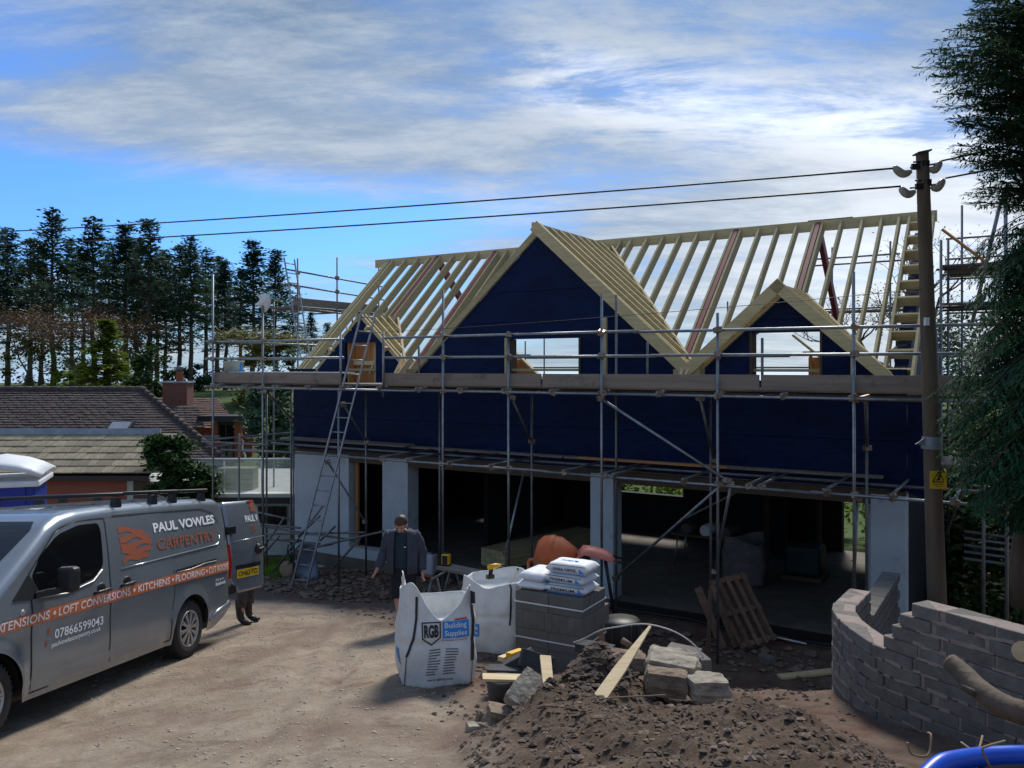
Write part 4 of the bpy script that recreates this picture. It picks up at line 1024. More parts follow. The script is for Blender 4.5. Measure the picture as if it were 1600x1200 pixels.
def person(label, loc, rotz, walking):
    p = thing('person', label, 'person', loc, rotz); p.scale = (.96,) * 3
    if walking:
        LA_, RA_ = [(-.18, .0, 1.395), (-.265, .05, 1.13), (-.335, -.10, .93)], [(.18, .0, 1.395), (.262, .08, 1.13), (.285, .02, .88)]
        LL, RL = [(-.075, 0, .90), (-.045, -.10, .49), (-.01, -.02, .09)], [(.095, 0, .90), (.10, .04, .49), (.10, .22, .13)]
        hd, nk = Vector((.0, -.125, 1.555)), (0, -.045, 1.455)
    else:
        LA_, RA_ = [(-.185, .0, 1.40), (-.22, -.02, 1.12), (-.20, -.10, .88)], [(.185, .0, 1.40), (.22, -.02, 1.12), (.20, -.10, .88)]
        LL, RL = [(-.095, 0, .90), (-.105, -.02, .49), (-.105, .02, .09)], [(.095, 0, .90), (.105, -.02, .49), (.105, .0, .09)]
        hd, nk = Vector((0, -.05, 1.62)), (0, -.01, 1.48)
    ch = [[((0, 0, .93), (.155, .11)), ((0, 0, 1.08), (.14, .10)), ((0, -.01, 1.27), (.165, .11)), ((0, -.015, 1.39), (.13, .085)), (nk, .055), (hd + Vector((0, .02, -.07)), .06), (hd, (.075, .092)), (hd + Vector((0, .01, .065)), (.066, .080))]]
    for A, sd_ in ((LA_, -1), (RA_, 1)):
        ch.append([((0, -.015, 1.39), (.13, .085)), (A[0], .058), (A[1], .042), (A[2], .026)]); ch += hand(A[2], A[1], sd_)
    for G in (LL, RL):
        f = Vector(G[2]); ch.append([((0, 0, .93), (.155, .11)), (G[0], .088), (G[1], .058), (G[2], .040), (f + Vector((0, -.06, -.045)), (.042, .035)), (f + Vector((0, -.17, -.055)), (.042, .026))])
    skin('body', ch, M_skin, p)
    # face
    fw_ = Vector((0, -.80, -.60)).normalized() if walking else Vector((0, -1, -.1)).normalized(); up_ = Vector((0, -fw_.z, fw_.y)) * (-1 if -fw_.z * 0 + fw_.y * -1 < 0 else 1)
    up_ = Vector((1, 0, 0)).cross(fw_); up_ = up_ if up_.z > 0 else -up_
    fc = hd + Vector((0, 0, -.005))
    ns = MB().tube([fc + fw_ * .085 + up_ * .02, fc + fw_ * .108 - up_ * .018, fc + fw_ * .09 - up_ * .026], [.009, .015, .009], 7); ns.build('nose', M_skin, p)
    for sx in (-1, 1):
        MB().lathe([(.001, .012), (.010, .006), (.012, 0)], 8, Matrix.Translation(fc + fw_ * .082 + up_ * .022 + Vector((sx * .032, 0, 0))) @ fw_.to_track_quat('Z', 'Y').to_matrix().to_4x4()).build('eye', M_ink, p)
        MB().lathe([(.001, .012), (.020, .006), (.027, -.01)], 8, Matrix.Translation(fc + Vector((sx * .082, .012, -.005))) @ Matrix.Rotation(sx * PI / 2, 4, 'Y')).build('ear', M_skin, p)
    MB().tube([fc + fw_ * .084 - up_ * .052 + Vector((-.024, .003, 0)), fc + fw_ * .09 - up_ * .052, fc + fw_ * .084 - up_ * .052 + Vector((.024, .003, 0))], .0055, 5).build('mouth', M_redbrick, p)
    hr = MB(); hv = []; nu, nv = 18, 9
    for i in range(nv + 1):
        th = PI * .62 * i / nv
        for j in range(nu):
            a = 2 * PI * j / nu; d = Vector((math.sin(th) * math.cos(a), math.sin(th) * math.sin(a), math.cos(th)))
            w = hd + Vector((0, .022, .03)); loc_ = d.x * Vector((1, 0, 0)) * .092 + (-fw_) * d.y * .108 + up_ * d.z * .104
            cut = 1.0 if not (d.y < -.35 and d.z < .25) else .82
            hv.append(w + loc_ * cut * (1 + .07 * nz(j * .9, i * 1.1, 4)))
    hr.add(hv, [(i * nu + j, i * nu + (j + 1) % nu, (i + 1) * nu + (j + 1) % nu, (i + 1) * nu + j) for i in range(nv) for j in range(nu)], 0, True)
    hr.build('hair', M_hair, p)
    # clothes
    shell([((0, 0, .90), .175, .125), ((0, 0, 1.05), .165, .125), ((0, -.01, 1.25), .180, .130), ((0, -.015, 1.38), .165, .108), ((0, -.025, 1.43), .095, .085)], 0, 2 * PI, 24, .006, 3).build('t_shirt', M_shirt, p)
    if walking:
        j = MB(); s = shell([((0, .0, .85), .212, .158), ((0, 0, .97), .212, .156), ((0, 0, 1.10), .218, .155), ((0, -.005, 1.25), .222, .155), ((0, -.01, 1.36), .215, .140), ((0, -.015, 1.43), .185, .120), ((0, -.02, 1.47), .095, .095)], R(26), R(334), 30, .008, 7)
        j.add(s.v, s.f, 0, True); solid(j.build('jacket', M_jacket, p), .012)
        for A, sd_ in ((LA_, 1), (RA_, 2)):
            e = Vector(A[2]); a0 = Vector(A[0]) + Vector((.035 if A[0][0] < 0 else -.035, 0, .005))
            foldtube(MB(), [a0, Vector(A[0]).lerp(Vector(A[1]), .35), A[1], e], [.098, .092, .076, .058], sd_ * 3.3, 14, 6, .16).build('sleeve', M_jacket, p)
        MB().box((.065, -.148, 1.24), (.03, .004, .012)).build('shirt_logo', M_white, p)
        sh_ = MB(); shell_ = shell([((0, 0, .80), .185, .14), ((0, 0, .90), .178, .13), ((0, 0, .96), .168, .12)], 0, 2 * PI, 22, .004, 5); sh_.add(shell_.v, shell_.f, 0, True)
        for G in (LL, RL): foldtube(sh_, [Vector(G[0]) + Vector((0, 0, -.02)), Vector(G[0]).lerp(Vector(G[1]), .6), Vector(G[0]).lerp(Vector(G[1]), .97)], [.108, .102, .094], G[0][0] * 9, 14, 5, .10)
        sh_.build('shorts', M_shorts, p)
        for G in (LL, RL):
            f = Vector(G[2]); skin('boot', [[(f + Vector((0, 0, .24)), .062), (f, .055), (f + Vector((0, -.05, -.045)), (.05, .042)), (f + Vector((0, -.18, -.05)), (.048, .032))]], M_boot, p)
    else:
        tr = MB()
        for G in (LL, RL): foldtube(tr, [Vector(G[0]) + Vector((0, 0, .04)), G[1], Vector(G[1]).lerp(Vector(G[2]), .50)], [.108, .082, .074], G[0][0] * 7, 14, 5, .12)
        shell_ = shell([((0, 0, .86), .18, .135), ((0, 0, .98), .17, .125)], 0, 2 * PI, 22, .004, 5); tr.add(shell_.v, shell_.f, 0, True)
        tr.build('trousers', M_camo, p)
        for A, sd_ in ((LA_, 1), (RA_, 2)): foldtube(MB(), [A[0], A[1], Vector(A[1]).lerp(Vector(A[2]), .8)], [.08, .066, .05], sd_, 12, 5, .12).build('sleeve', M_shirt, p)
        for G in (LL, RL):
            f = Vector(G[2]); skin('boot', [[(f + Vector((0, .01, .33)), .078), (f + Vector((0, .01, .18)), .068), (f + Vector((0, .0, .02)), .060), (f + Vector((0, -.06, -.035)), (.056, .048)), (f + Vector((0, -.19, -.045)), (.054, .036))]], M_boot, p)
    return p
mx_, my_ = -1.50, 11.4
person('man in open navy jacket, dark t-shirt and shorts walking with head bowed', (mx_, my_, gz(mx_, my_, False) - .03), R(-4), True)
bx_, by_ = -3.95, 12.32
person('worker in black wellingtons and camouflage trousers standing behind the open van door', (bx_, by_, gz(bx_, by_, False) - .005), R(78), False)

# ================================================================== PORTABLE TOILET
pt = thing('portable_toilet', 'blue portable toilet with white domed roof behind the van', 'portable toilet', (-8.2, 13.4, gz(-8.2, 13.4, False)), R(20))
PTH = 3.30 - gz(-7.75, 13.4, False)
b = MB().box((0, 0, PTH / 2 - .17), (1.10, 1.10, PTH - .34)); b.build('cabin', M_portablue, pt, bevel=.03, seg=2)
for k in range(4):
    MB().tube([(-.42 + .0 * k, -.56, PTH - .55 - .06 * k), (-.2, -.57, PTH - .46 - .05 * k), (.15, -.57, PTH - .44 - .05 * k), (.42, -.56, PTH - .52 - .06 * k)], .012, 6).build('moulded_rib', M_portablue, pt)
rv = []
for i in range(9):
    for j in range(9):
        u, v = lerp(-1, 1, i / 8), lerp(-1, 1, j / 8); h = .30 * (1 - .75 * abs(u) ** 2.6) * (1 - .35 * abs(v) ** 3); h += .025 * (abs(u) < .15)
        rv.append((u * .64, v * .64, PTH - .34 + h + .02))
rf = MB().add(rv, [(i * 9 + j, (i + 1) * 9 + j, (i + 1) * 9 + j + 1, i * 9 + j + 1) for i in range(8) for j in range(8)], 0, True)
solid(rf.build('roof', M_white, pt), .05)
MB().box((0, 0, PTH - .36), (1.26, 1.26, .09)).build('roof_rim', M_white, pt, bevel=.02, seg=2)
MB().box((.0, -.565, PTH - .95), (.85, .02, 1.2)).build('door', M_portablue, pt)
for q, (c_, w) in enumerate((((-.30, -.58), .16), ((.02, -.58), .22))):
    MB().lathe([(.001, .006), (w / 2, .004), (w / 2, 0)], 16, Matrix.Translation((c_[0], c_[1], PTH - .80)) @ Matrix.Rotation(PI / 2, 4, 'X')).build('sticker', M_white if q else M_redprint, pt)
# ================================================================== SITE OBJECTS
from mathutils.bvhtree import BVHTree
def rock_mesh(name, size, seed, m, rough=.16, sub=3, boxy=.72):
    b = bmesh.new(); bmesh.ops.create_cube(b, size=2)
    bmesh.ops.subdivide_edges(b, edges=b.edges[:], cuts=sub, use_grid_fill=True)
    for v in b.verts:
        d = v.co.normalized(); q = v.co.lerp(d * 1.15, 1 - boxy)
        k = 1 + rough * nz(d.x * 1.3 + seed, d.y * 1.3, d.z * 1.3) + rough * .5 * nz(d.x * 3.5, d.y * 3.5 + seed, d.z * 3.5)
        v.co = Vector((q.x * size[0] / 2 * k, q.y * size[1] / 2 * k, q.z * size[2] / 2 * k))
    me = bpy.data.meshes.new(name); b.to_mesh(me); b.free(); me.materials.append(m)
    return me
def place(o, p, rot=None):
    o.location = p
    if rot is not None: o.rotation_euler = rot
    return o
# ---- loose stones and clods (nobody could count them)
def scatter(name, n, gen, m, seed):
    rnd = random.Random(seed); mb = MB()
    for _ in range(n):
        X, Y, s = gen(rnd); z = gz(X, Y)
        vs = []
        for (a, b, c) in ((1, 0, 0), (-1, 0, 0), (0, 1, 0), (0, -1, 0), (0, 0, 1), (0, 0, -.6), (.7, .7, .45), (-.7, .6, .4), (.6, -.75, .4), (-.65, -.7, .45)):
            k = s * rnd.uniform(.6, 1.15); vs.append((X + a * k, Y + b * k * rnd.uniform(.7, 1), z + c * k * .62 + s * .15))
        mb.add(vs, [(4, 6, 7), (4, 7, 9), (4, 9, 8), (4, 8, 6), (0, 6, 8), (2, 7, 6), (1, 9, 7), (3, 8, 9), (0, 2, 6), (2, 1, 7), (1, 3, 9), (3, 0, 8), (0, 8, 3), (5, 2, 0), (5, 1, 2), (5, 3, 1), (5, 0, 3)])
    return tag(mb.build(name, m), kind='stuff')
def gen_rubble(r):
    while True:
        s = r.uniform(-8.2, -2.2) if r.random() < .72 else r.uniform(-2.2, 4.4); b = r.uniform(3.7, 6.9) if s < -2 else r.uniform(4.0, 6.2); w = HW(s, -b, 0)
        if not (w.x < -5 and w.y < 16): return w.x, w.y, r.choice((.03, .04, .05, .06, .08, .11)) * r.uniform(.6, 1.2)
M_rub = mat('rubble', (.25, .185, .14), (.13, .09, .068), rough=.95, scale=3, bump=.4, bscale=30)
scatter('rubble', 1500, gen_rubble, M_rub, 1)
def gen_drive(r):
    Y = r.uniform(5.2, 14); X = r.uniform(-.52 * Y, driveedge(Y)); return X, Y, r.choice((.004, .005, .006, .008, .011, .016)) * r.uniform(.7, 1.3)
scatter('gravel', 3800, gen_drive, mat('grit', (.48, .42, .34), (.34, .29, .23), rough=.95, scale=3), 2)
def gen_mud(r):
    Y = r.uniform(7, 13.5); X = r.uniform(driveedge(Y) - .3, 3); return X, Y, r.uniform(.008, .035)
scatter('mud_clods', 1500, gen_mud, M_soil, 3)
def gen_heap(r):
    while True:
        Y = r.uniform(3.9, 7.6); X = r.uniform(-.8, 2.9)
        if mound(X, Y) > .06: return X, Y, r.choice((.006, .008, .010, .012, .014, .018, .024, .036)) * r.uniform(.7, 1.3)
scatter('heap_clods', 3600, gen_heap, M_heapclod, 4)
scatter('heap_pebbles', 650, gen_heap, M_rub, 5)
def gen_top(r):
    a = r.uniform(0, 2 * PI); d = abs(r.gauss(0, .25)); return .72 + d * math.cos(a), 7.2 + d * math.sin(a), r.uniform(.02, .06)
scatter('heap_lumps', 420, gen_top, M_soil, 6)

# ---- curved block retaining wall
wallpath = [(3.62, 8.92), (3.43, 8.65), (3.20, 8.30), (3.09, 7.96), (3.06, 7.5), (3.11, 7.07), (3.25, 6.75), (3.45, 6.42), (3.61, 6.11), (3.80, 5.80), (4.05, 5.5)]
def resample(P, st):
    out = [Vector(P[0])]; acc = 0
    for a, b in zip(P, P[1:]):
        a, b = Vector(a), Vector(b); L = (b - a).length; t = st - acc
        while t <= L: out.append(a.lerp(b, t / L)); t += st
        acc = (acc + L) % st
    return out
def catmull(P, k=12):
    P = [Vector(p) for p in P]; out = []
    for i in range(len(P) - 1):
        p0, p1, p2, p3 = P[max(i - 1, 0)], P[i], P[i + 1], P[min(i + 2, len(P) - 1)]
        for j in range(k):
            t = j / k; out.append(.5 * ((2 * p1) + (p2 - p0) * t + (2 * p0 - 5 * p1 + 4 * p2 - p3) * t * t + (3 * p1 - p0 - 3 * p2 + p3) * t ** 3))
    return out + [P[-1]]
wp_ = resample(catmull(wallpath), .01)
def wframe(a):
    i = max(1, min(len(wp_) - 2, int(a / .01))); t = (wp_[i + 1] - wp_[i - 1]).normalized(); nrm = Vector((-t.y, t.x)); 
    return wp_[i], t, nrm          # nrm points to the inner side
LW = (len(wp_) - 1) * .01
cw = thing('block_wall', 'unfinished curved retaining wall of grey concrete blocks with pink mortar stepping up right', 'wall', (3.3, 7.2, 0))
cwo = Vector((3.3, 7.2, 0))
bmeshes = {}
def block_mesh(L):
    k = round(L, 2)
    if k not in bmeshes: bmeshes[k] = MB().box((0, 0, 0), (k, .215, .096)).mesh('block', M_block, bevel=.005)
    return bmeshes[k]
LOW = 2.40; ST = .112
starts = {0: None}
def arc_at_u(u, z):
    best = min(range(len(wp_)), key=lambda i: abs(800 + FPX * wp_[i].x / wp_[i].y - u) + (1000 if wp_[i].y > 7.4 else 0)); return best * .01
rs = random.Random(11)
mort = MB()
for c in range(-14, 4):
    zc = LOW + ST * c + ST / 2 - .006
    a = 0.0 if c < 0 else arc_at_u((1379, 1392, 1405, 1424)[c], 0)
    a0 = a; first = True
    while a < LW - .05:
        L = .22 if (first and (c % 2)) else .44
        if c >= 0 and first: L = (.34, .44, .30, .25)[c]
        L = min(L, LW - a); 
        if L < .08: break
        # a tight curve is built from half blocks
        if a < 1.35 and L > .25 and c < 0: L = .22 if rs.random() < .55 else .30
        p, t, nrm = wframe(a + L / 2); ctr = p + nrm * .1075
        o = obj('block', block_mesh(L - .020), cw, Vector((ctr.x, ctr.y, zc)) - cwo + Vector((nrm.x, nrm.y, 0)) * rs.uniform(-.003, .003), (rs.uniform(-.012, .012), rs.uniform(-.012, .012), math.atan2(t.y, t.x) + rs.uniform(-.02, .02)))
        a += L; first = False
    # recessed mortar
    n = int((LW - a0) / .08); vs = []
    if n < 2: continue
    for i in range(n + 1):
        p, t, nrm = wframe(a0 + .01 + i * .08 if i < n else LW - .02)
        for off, z in ((.010, zc - ST / 2), (.010, zc + ST / 2 - .008), (.203, zc + ST / 2 - .008), (.203, zc - ST / 2)):
            q = p + nrm * off; vs.append((q.x - cwo.x, q.y - cwo.y, z))
    mort.add(vs, [(i * 4 + j, (i + 1) * 4 + j, (i + 1) * 4 + (j + 1) % 4, i * 4 + (j + 1) % 4) for i in range(n) for j in range(4)] + [(3, 2, 1, 0), (n * 4, n * 4 + 1, n * 4 + 2, n * 4 + 3)])
# squeezed-out mortar dabs
for _ in range(620):
    c = rs.randrange(-14, 4); a = rs.uniform(.0, LW - .05)
    if c >= 0 and a < arc_at_u(1424, 0) + .1: continue
    p, t, nrm = wframe(a); z = LOW + ST * c; q = p + nrm * .004
    mort.box((q.x - cwo.x, q.y - cwo.y, z + rs.uniform(-.008, .008)), (rs.uniform(.04, .2), .012, rs.uniform(.010, .034)), (0, rs.uniform(-.1, .1), math.atan2(t.y, t.x)))
mort.build('mortar', M_mortar, cw)['kind'] = 'stuff'
sw = thing('block_wall', 'short straight grey block wall running from the curved wall to the right pier', 'wall', (3.86, 9.15, 0), PI / 2 - HA)
me_full, me_half = block_mesh(.428), block_mesh(.208)
for c in range(17):
    z = 2.05 - ST * c - ST / 2; x = .0
    k = 0
    while x < 1.95:
        L = .22 if (k == 0 and c % 2) else .44; obj('block', block_mesh(L - .012), sw, (x + L / 2, 0, z), (0, 0, rs.uniform(-.01, .01))); x += L; k += 1
ms_ = MB().box((1.0, 0, 1.1), (1.9, .19, 1.86)); ms_.build('mortar', M_mortar, sw)

# ---- block pack with straps
pk = thing('block_pack', 'strapped pack of new grey concrete blocks carrying white sacks', 'block pack', (.585, 10.0, 1.235), -HA + R(2))
pm = MB().box((0, 0, 0), (.437, .098, .212)).mesh('block', M_packblock, bevel=.004); pe = MB().box((0, 0, 0), (.098, .437, .212)).mesh('block', M_packblock, bevel=.004)
for r_ in range(4):
    z = .1075 + r_ * .215
    if r_ == 2:
        for i in range(9):
            for j in (-.22, .12):
                obj('block', pe, pk, (-.392 + i * .098, j * .0 + (-.11 if j < 0 else .22), z))
    else:
        for i in (-.2205, .2205):
            for j in range(6): obj('block', pm, pk, (i, -.275 + j * .11 + rs.uniform(-.003, .003), z))
for z in (.735, .32):
    s_ = MB(); w, d = .447, .334
    s_.box((0, -d, z), (2 * w, .004, .016)).box((0, d, z), (2 * w, .004, .016)).box((w, 0, z), (.004, 2 * d, .016)).box((-w, 0, z), (.004, 2 * d, .016)); s_.build('strap', M_white, pk)
TOPZ = 1.235 + .862
def sack_mesh(L, W, H, seed):
    mb = MB(); n, m = 16, 12; vs = []
    for side in (1, -1):
        for i in range(n + 1):
            for j in range(m + 1):
                x, y = lerp(-1, 1, i / n), lerp(-1, 1, j / m)
                h = (max(0, 1 - abs(x) ** 7) ** .5) * (max(0, 1 - abs(y) ** 6) ** .5); h = .10 + .90 * h
                z = side * H / 2 * h * (1 + (.10 * nz(x * 2 + seed, y * 2, side) + .06 * nz(x * 5, y * 5, seed)) * (side > 0))
                vs.append((x * L / 2 * (1 + .02 * nz(y * 3, seed)), y * W / 2 * (1 + .02 * nz(x * 3, seed + 3)), z))
    k = (n + 1) * (m + 1); fs = []
    for i in range(n):
        for j in range(m):
            a = i * (m + 1) + j; fs.append((a, a + m + 1, a + m + 2, a + 1)); fs.append((k + a, k + a + 1, k + a + m + 2, k + a + m + 1))
    ed = [i * (m + 1) for i in range(n + 1)] + [n * (m + 1) + j for j in range(1, m + 1)] + [i * (m + 1) + m for i in range(n - 1, -1, -1)] + [j for j in range(m - 1, 0, -1)]
    for a, b in zip(ed, ed[1:] + ed[:1]): fs.append((b, a, k + a, k + b))
    mb.add(vs, fs, 0, True); return mb
def sack(label, lx, ly, lz, L, W, H, rz, seed, txt):
    w = Matrix.Rotation(-HA + R(2), 3, 'Z') @ Vector((lx, ly, 0)); p = Vector((.585 + w.x, 10.0 + w.y, TOPZ + lz))
    root = thing('cement_sack', label, 'sack', p, -HA + R(2) + rz, 'white sacks on the block pack')
    sack_mesh(L, W, H, seed).build('sack', M_paper, root, (0, 0, H / 2))
    if txt:
        tv, tf = text_fit(txt, L * .55, H * .26, .02); MB().add([(-L * .33 + x, -W / 2 - .005, H * .37 + y) for x, y in tv], tf).build('lettering', M_ink, root)
        for z in (.16, .86): MB().box((0, -W / 2 - .002, H * z), (L * .9, .004, .007)).build('print_band', M_blueprint if z < .5 else M_inkgrey, root)
        MB().prism([(0, 0), (.06, 0), (.0, .055)], .003, Matrix.Translation((L * .30, -W / 2 - .002, H * .30)) @ Matrix.Rotation(PI / 2, 4, 'X')).build('print_mark', M_blueprint, root)
        tv, tf = text_fit('PREMIUM', L * .4, .05, .02); MB().add([(-L * .25 + x, -.05 + y * 1.2, H * 1.005 + .004) for x, y in tv], tf).build('lettering', M_blueprint, root)
sack('white cement sack at the bottom of the right hand pile of three', .165, -.04, 0, .54, .40, .115, R(2), 1, 'PREMIUM')
sack('white cement sack in the middle of the right hand pile of three', .155, -.03, .112, .54, .40, .112, R(-3), 2, 'PREMIUM')
sack('white cement sack on top of the right hand pile of three', .170, -.02, .222, .53, .39, .135, R(3), 3, 'GENERAL PURPOSE')
sack('cream dusty sack at the bottom of the left hand pile of two', -.275, -.02, 0, .36, .52, .10, R(4), 4, None)
sack('cream sack lying on top of the left hand pile of two', -.265, .0, .098, .34, .52, .11, R(-2), 5, None)

# ---- bulk bags
def bulkbag(label, loc, rz, size, rim, fill, seed, bulge=.05, lean=0, m=None):
    root = thing('bulk_bag', label, 'bulk bag', loc, rz, 'white woven bulk bags')
    N, K = 128, 40; h = size / 2; vs = []
    def ring(t, z, k=1.0):
        out = []
        for j in range(N):
            a = 2 * PI * j / N; ca, sa = math.cos(a), math.sin(a); e = 5.5
            rr = 1 / (abs(ca) ** e + abs(sa) ** e) ** (1 / e); top = rim(a)
            zz = z if z is not None else top * t
            if z is None and t > .99: zz = top
            b = 1 + bulge * math.sin(PI * min(1, zz / .75)) - .08 * smoothstep(.62, 1.0, zz)
            w = 1 + .075 * nz(ca * 2.1 + seed, sa * 2.1, zz * 3.5) + .034 * nz(ca * 5 + seed, sa * 5, zz * 6) + (.016 + .02 * zz) * (.5 - abs(nz(ca * 4 + seed, sa * 4, zz * 5 + ca * 3)))
            pinch = 1 - .035 * math.exp(-((zz - .50) / .03) ** 2)
            r = h * rr * b * w * k * pinch * (1 - .12 * math.exp(-(zz / .035) ** 2))
            out.append((r * ca + lean * zz, r * sa, zz))
        return out
    rings = [ring(i / K, None) for i in range(K + 1)]
    inner = [ring(lerp(1, fill, i / 5), None, .975 - .02 * i) for i in range(0, 6)]
    allr = rings + inner; vs = [v for r_ in allr for v in r_]; M_ = len(allr)
    fs = [(i * N + j, i * N + (j + 1) % N, (i + 1) * N + (j + 1) % N, (i + 1) * N + j) for i in range(M_ - 1) for j in range(N)]
    c = len(vs); vs.append((0, 0, fill * .8)); fs += [((M_ - 1) * N + j, (M_ - 1) * N + (j + 1) % N, c) for j in range(N)]
    vs.append((0, 0, .0)); fs += [((j + 1) % N, j, c + 1) for j in range(N)]
    mb = MB().add(vs, fs, 0, True); o = mb.build('bag', m or M_bag, root)
    tree = BVHTree.FromPolygons([Vector(v) for v in vs], fs)
    def pr(x, z, off, side):
        if side == 'front': org, d = Vector((x, -3, z)), Vector((0, 1, 0))
        else: org, d = Vector((-3, -x, z)), Vector((1, 0, 0))
        hit = tree.ray_cast(org, d)
        return (hit[0] - d * off) if hit[0] is not None else (org + d * (3 - h))
    def deco(name, geo, x, z, m, off=.006, side='front', shear=0):
        v2, f2 = geo; MB().add([pr(x + a + shear * b, z + b, off, side) for a, b in v2], f2).build(name, m, root)
    def ribbon(name, pts, w, m, off=.010, side='front'):
        P = []; 
        for (a, b) in zip(pts, pts[1:]):
            for k in range(10): P.append((lerp(a[0], b[0], k / 10), lerp(a[1], b[1], k / 10)))
        P.append(pts[-1]); v2 = []
        for x, z in P: v2 += [pr(x - w / 2, z, off, side), pr(x + w / 2, z, off, side)]
        MB().add(v2, [(2 * i, 2 * i + 1, 2 * i + 3, 2 * i + 2) for i in range(len(P) - 1)]).build(name, m, root)
    return root, deco, ribbon
def gridquad(w, h, n=6): return [(w * i / n, h * j / n) for j in range(n + 1) for i in range(n + 1)], [(j * (n + 1) + i, j * (n + 1) + i + 1, (j + 1) * (n + 1) + i + 1, (j + 1) * (n + 1) + i) for j in range(n) for i in range(n)]
def rim1(a):
    d = lambda b, w: math.exp(-((math.atan2(math.sin(a - b), math.cos(a - b))) / w) ** 2)
    return .82 + .24 * d(R(230), .28) + .34 * d(R(190), .46) + .21 * d(R(318), .26) + .12 * d(R(355), .4) - .10 * d(R(272), .26) - .02 * d(R(90), .7) + .10 * d(R(140), .3)
b1p = (-.80, 8.66); bag1, deco, ribbon = bulkbag('front white bulk bag with RGB logo and blue print, open top and black straps', (b1p[0], b1p[1], gz(*b1p, False) - .02), R(13), .74, rim1, .72, 3)
sc = .97
deco('emblem_outline', ([(0, .05), (.095, -.02), (.19, .05), (.19, .21), (0, .21), (.012, .058), (.012, .198), (.178, .198), (.178, .058), (.095, -.004)], [(0, 1, 9, 5), (1, 2, 8, 9), (2, 3, 7, 8), (3, 4, 6, 7), (4, 0, 5, 6)]), -.185, .50, M_ink, .007)
deco('lettering', text_fit('RGB', .145, .125, .05), -.163, .56, M_ink, .008)
deco('print_panel', gridquad(.27, .165, 8), .025, .54, M_blueprint, .006)
deco('lettering', text_fit('Building', .225, .068, .012), .045, .625, M_vinyl, .010); deco('lettering', text_fit('Supplies', .225, .068, .012), .045, .548, M_vinyl, .010)
deco('print_flash', gridquad(.13, .016, 4), .145, .712, M_redprint, .008); deco('lettering', text_fit('A company of', .15, .020, .01), .02, .508, M_ink, .008); deco('lettering', text_fit('real help', .10, .020, .01), .18, .508, M_redprint, .008)
rw = random.Random(5)
for k in range(10):
    z = .43 - k * .027
    for x, w in ((-.11, rw.uniform(.08, .125)), (.055, rw.uniform(.10, .13))):
        deco('print_line', gridquad(w, .010, 3), x - .012 * k * .3, z, M_inkgrey, .006)
deco('lettering', text_fit('www.rgbltd.co.uk', .26, .028, .012), -.13, .118, M_ink, .007)
ribbon('strap', [(-.23, .96), (-.235, .75), (-.27, .55), (-.335, .38)], .024, M_ink); ribbon('strap', [(.335, .98), (.345, .7), (.335, .5), (.325, .30)], .036, M_ink)
ribbon('seam', [(-.335, .38), (-.345, .2), (-.35, .03)], .008, M_inkgrey); ribbon('seam', [(.325, .30), (.32, .15), (.315, .03)], .007, M_inkgrey)
deco('print_panel', gridquad(.16, .13, 5), .10, .30, M_blueprint, .006, 'left'); deco('print_line', gridquad(.18, .012, 3), .09, .27, M_ink, .006, 'left')
def rim2(a):
    d = lambda b, w: math.exp(-((math.atan2(math.sin(a - b), math.cos(a - b))) / w) ** 2)
    return .86 + .12 * d(R(225), .35) + .05 * d(R(315), .4) + .08 * d(R(60), .8) - .03 * d(R(265), .3)
b2p = (-.22, 10.45); bag2, deco, ribbon = bulkbag('second white bulk bag half hidden behind the first, beside the block pack', (b2p[0], b2p[1], gz(*b2p, False) - .02), R(-9), .76, rim2, .86, 9, .09)
deco('print_panel', gridquad(.19, .15, 5), -.30, .27, M_blueprint, .006); deco('lettering', text_fit('Building', .15, .04, .01), -.28, .35, M_vinyl, .010); deco('lettering', text_fit('Supplies', .15, .04, .01), -.28, .29, M_vinyl, .010); deco('print_panel', gridquad(.09, .13, 4), -.40, .29, M_inkgrey, .006)
ribbon('strap', [(.24, .93), (.27, .85), (.27, .6), (.26, .42)], .022, M_ink); ribbon('seam', [(-.40, .52), (0, .51), (.40, .52)], .010, M_inkgrey)
# cordless drill lying on the second bag
dp = at(771, 893, 10.25); dr = thing('cordless_drill', 'yellow and black cordless drill lying on the second bulk bag', 'drill', dp, R(30))
MB().tube([(-.07, 0, .06), (.03, 0, .065), (.10, 0, .065)], [.033, .034, .018], 8).build('motor_body', M_yellowtool, dr); MB().beam((-.03, 0, .04), (-.045, 0, -.05), .04, .035, up=(1, 0, 0)).box((-.045, 0, -.055), (.09, .06, .05)).build('grip_battery', M_black, dr)
MB().tube([(.09, 0, .065), (.15, 0, .065)], [.018, .008], 8).build('chuck', M_black, dr)

# ---- cement mixer with orange drum, wheelbarrow behind
mp = Vector((.70, 12.6, gz(.70, 12.6, False))); mixer = thing('cement_mixer', 'cement mixer with dusty orange drum tipped to the right behind the sacks', 'cement mixer', mp)
ax = Vector((.93, -.20, -.20)).normalized(); Mx = Matrix.Translation(at(868, 871, 12.6) - mp) @ ax.to_track_quat('Z', 'X').to_matrix().to_4x4()
dz_ = MB().lathe([(.001, -.30), (.20, -.30), (.275, -.24), (.315, -.13), (.325, -.10), (.325, -.07), (.318, -.06), (.318, .02), (.325, .03), (.22, .27), (.165, .35), (.155, .35), (.20, .26), (.28, .06)], 28, Mx, caps=False); dz_.build('drum', M_drum, mixer)
fz = MB(); zc = (at(868, 871, 12.6) - mp).z
fz.tube([(-.45, .0, zc - .05), (-.45, 0, .05), (-.5, .3, .0)], .025, 8).tube([(.40, .0, zc - .15), (.42, 0, .05)], .025, 8).tube([(-.45, 0, zc - .05), (-.2, 0, zc)], .03, 8).tube([(.4, 0, zc - .15), (.15, .1, zc - .05)], .03, 8).tube([(-.45, 0, .15), (.42, 0, .15)], .025, 8)
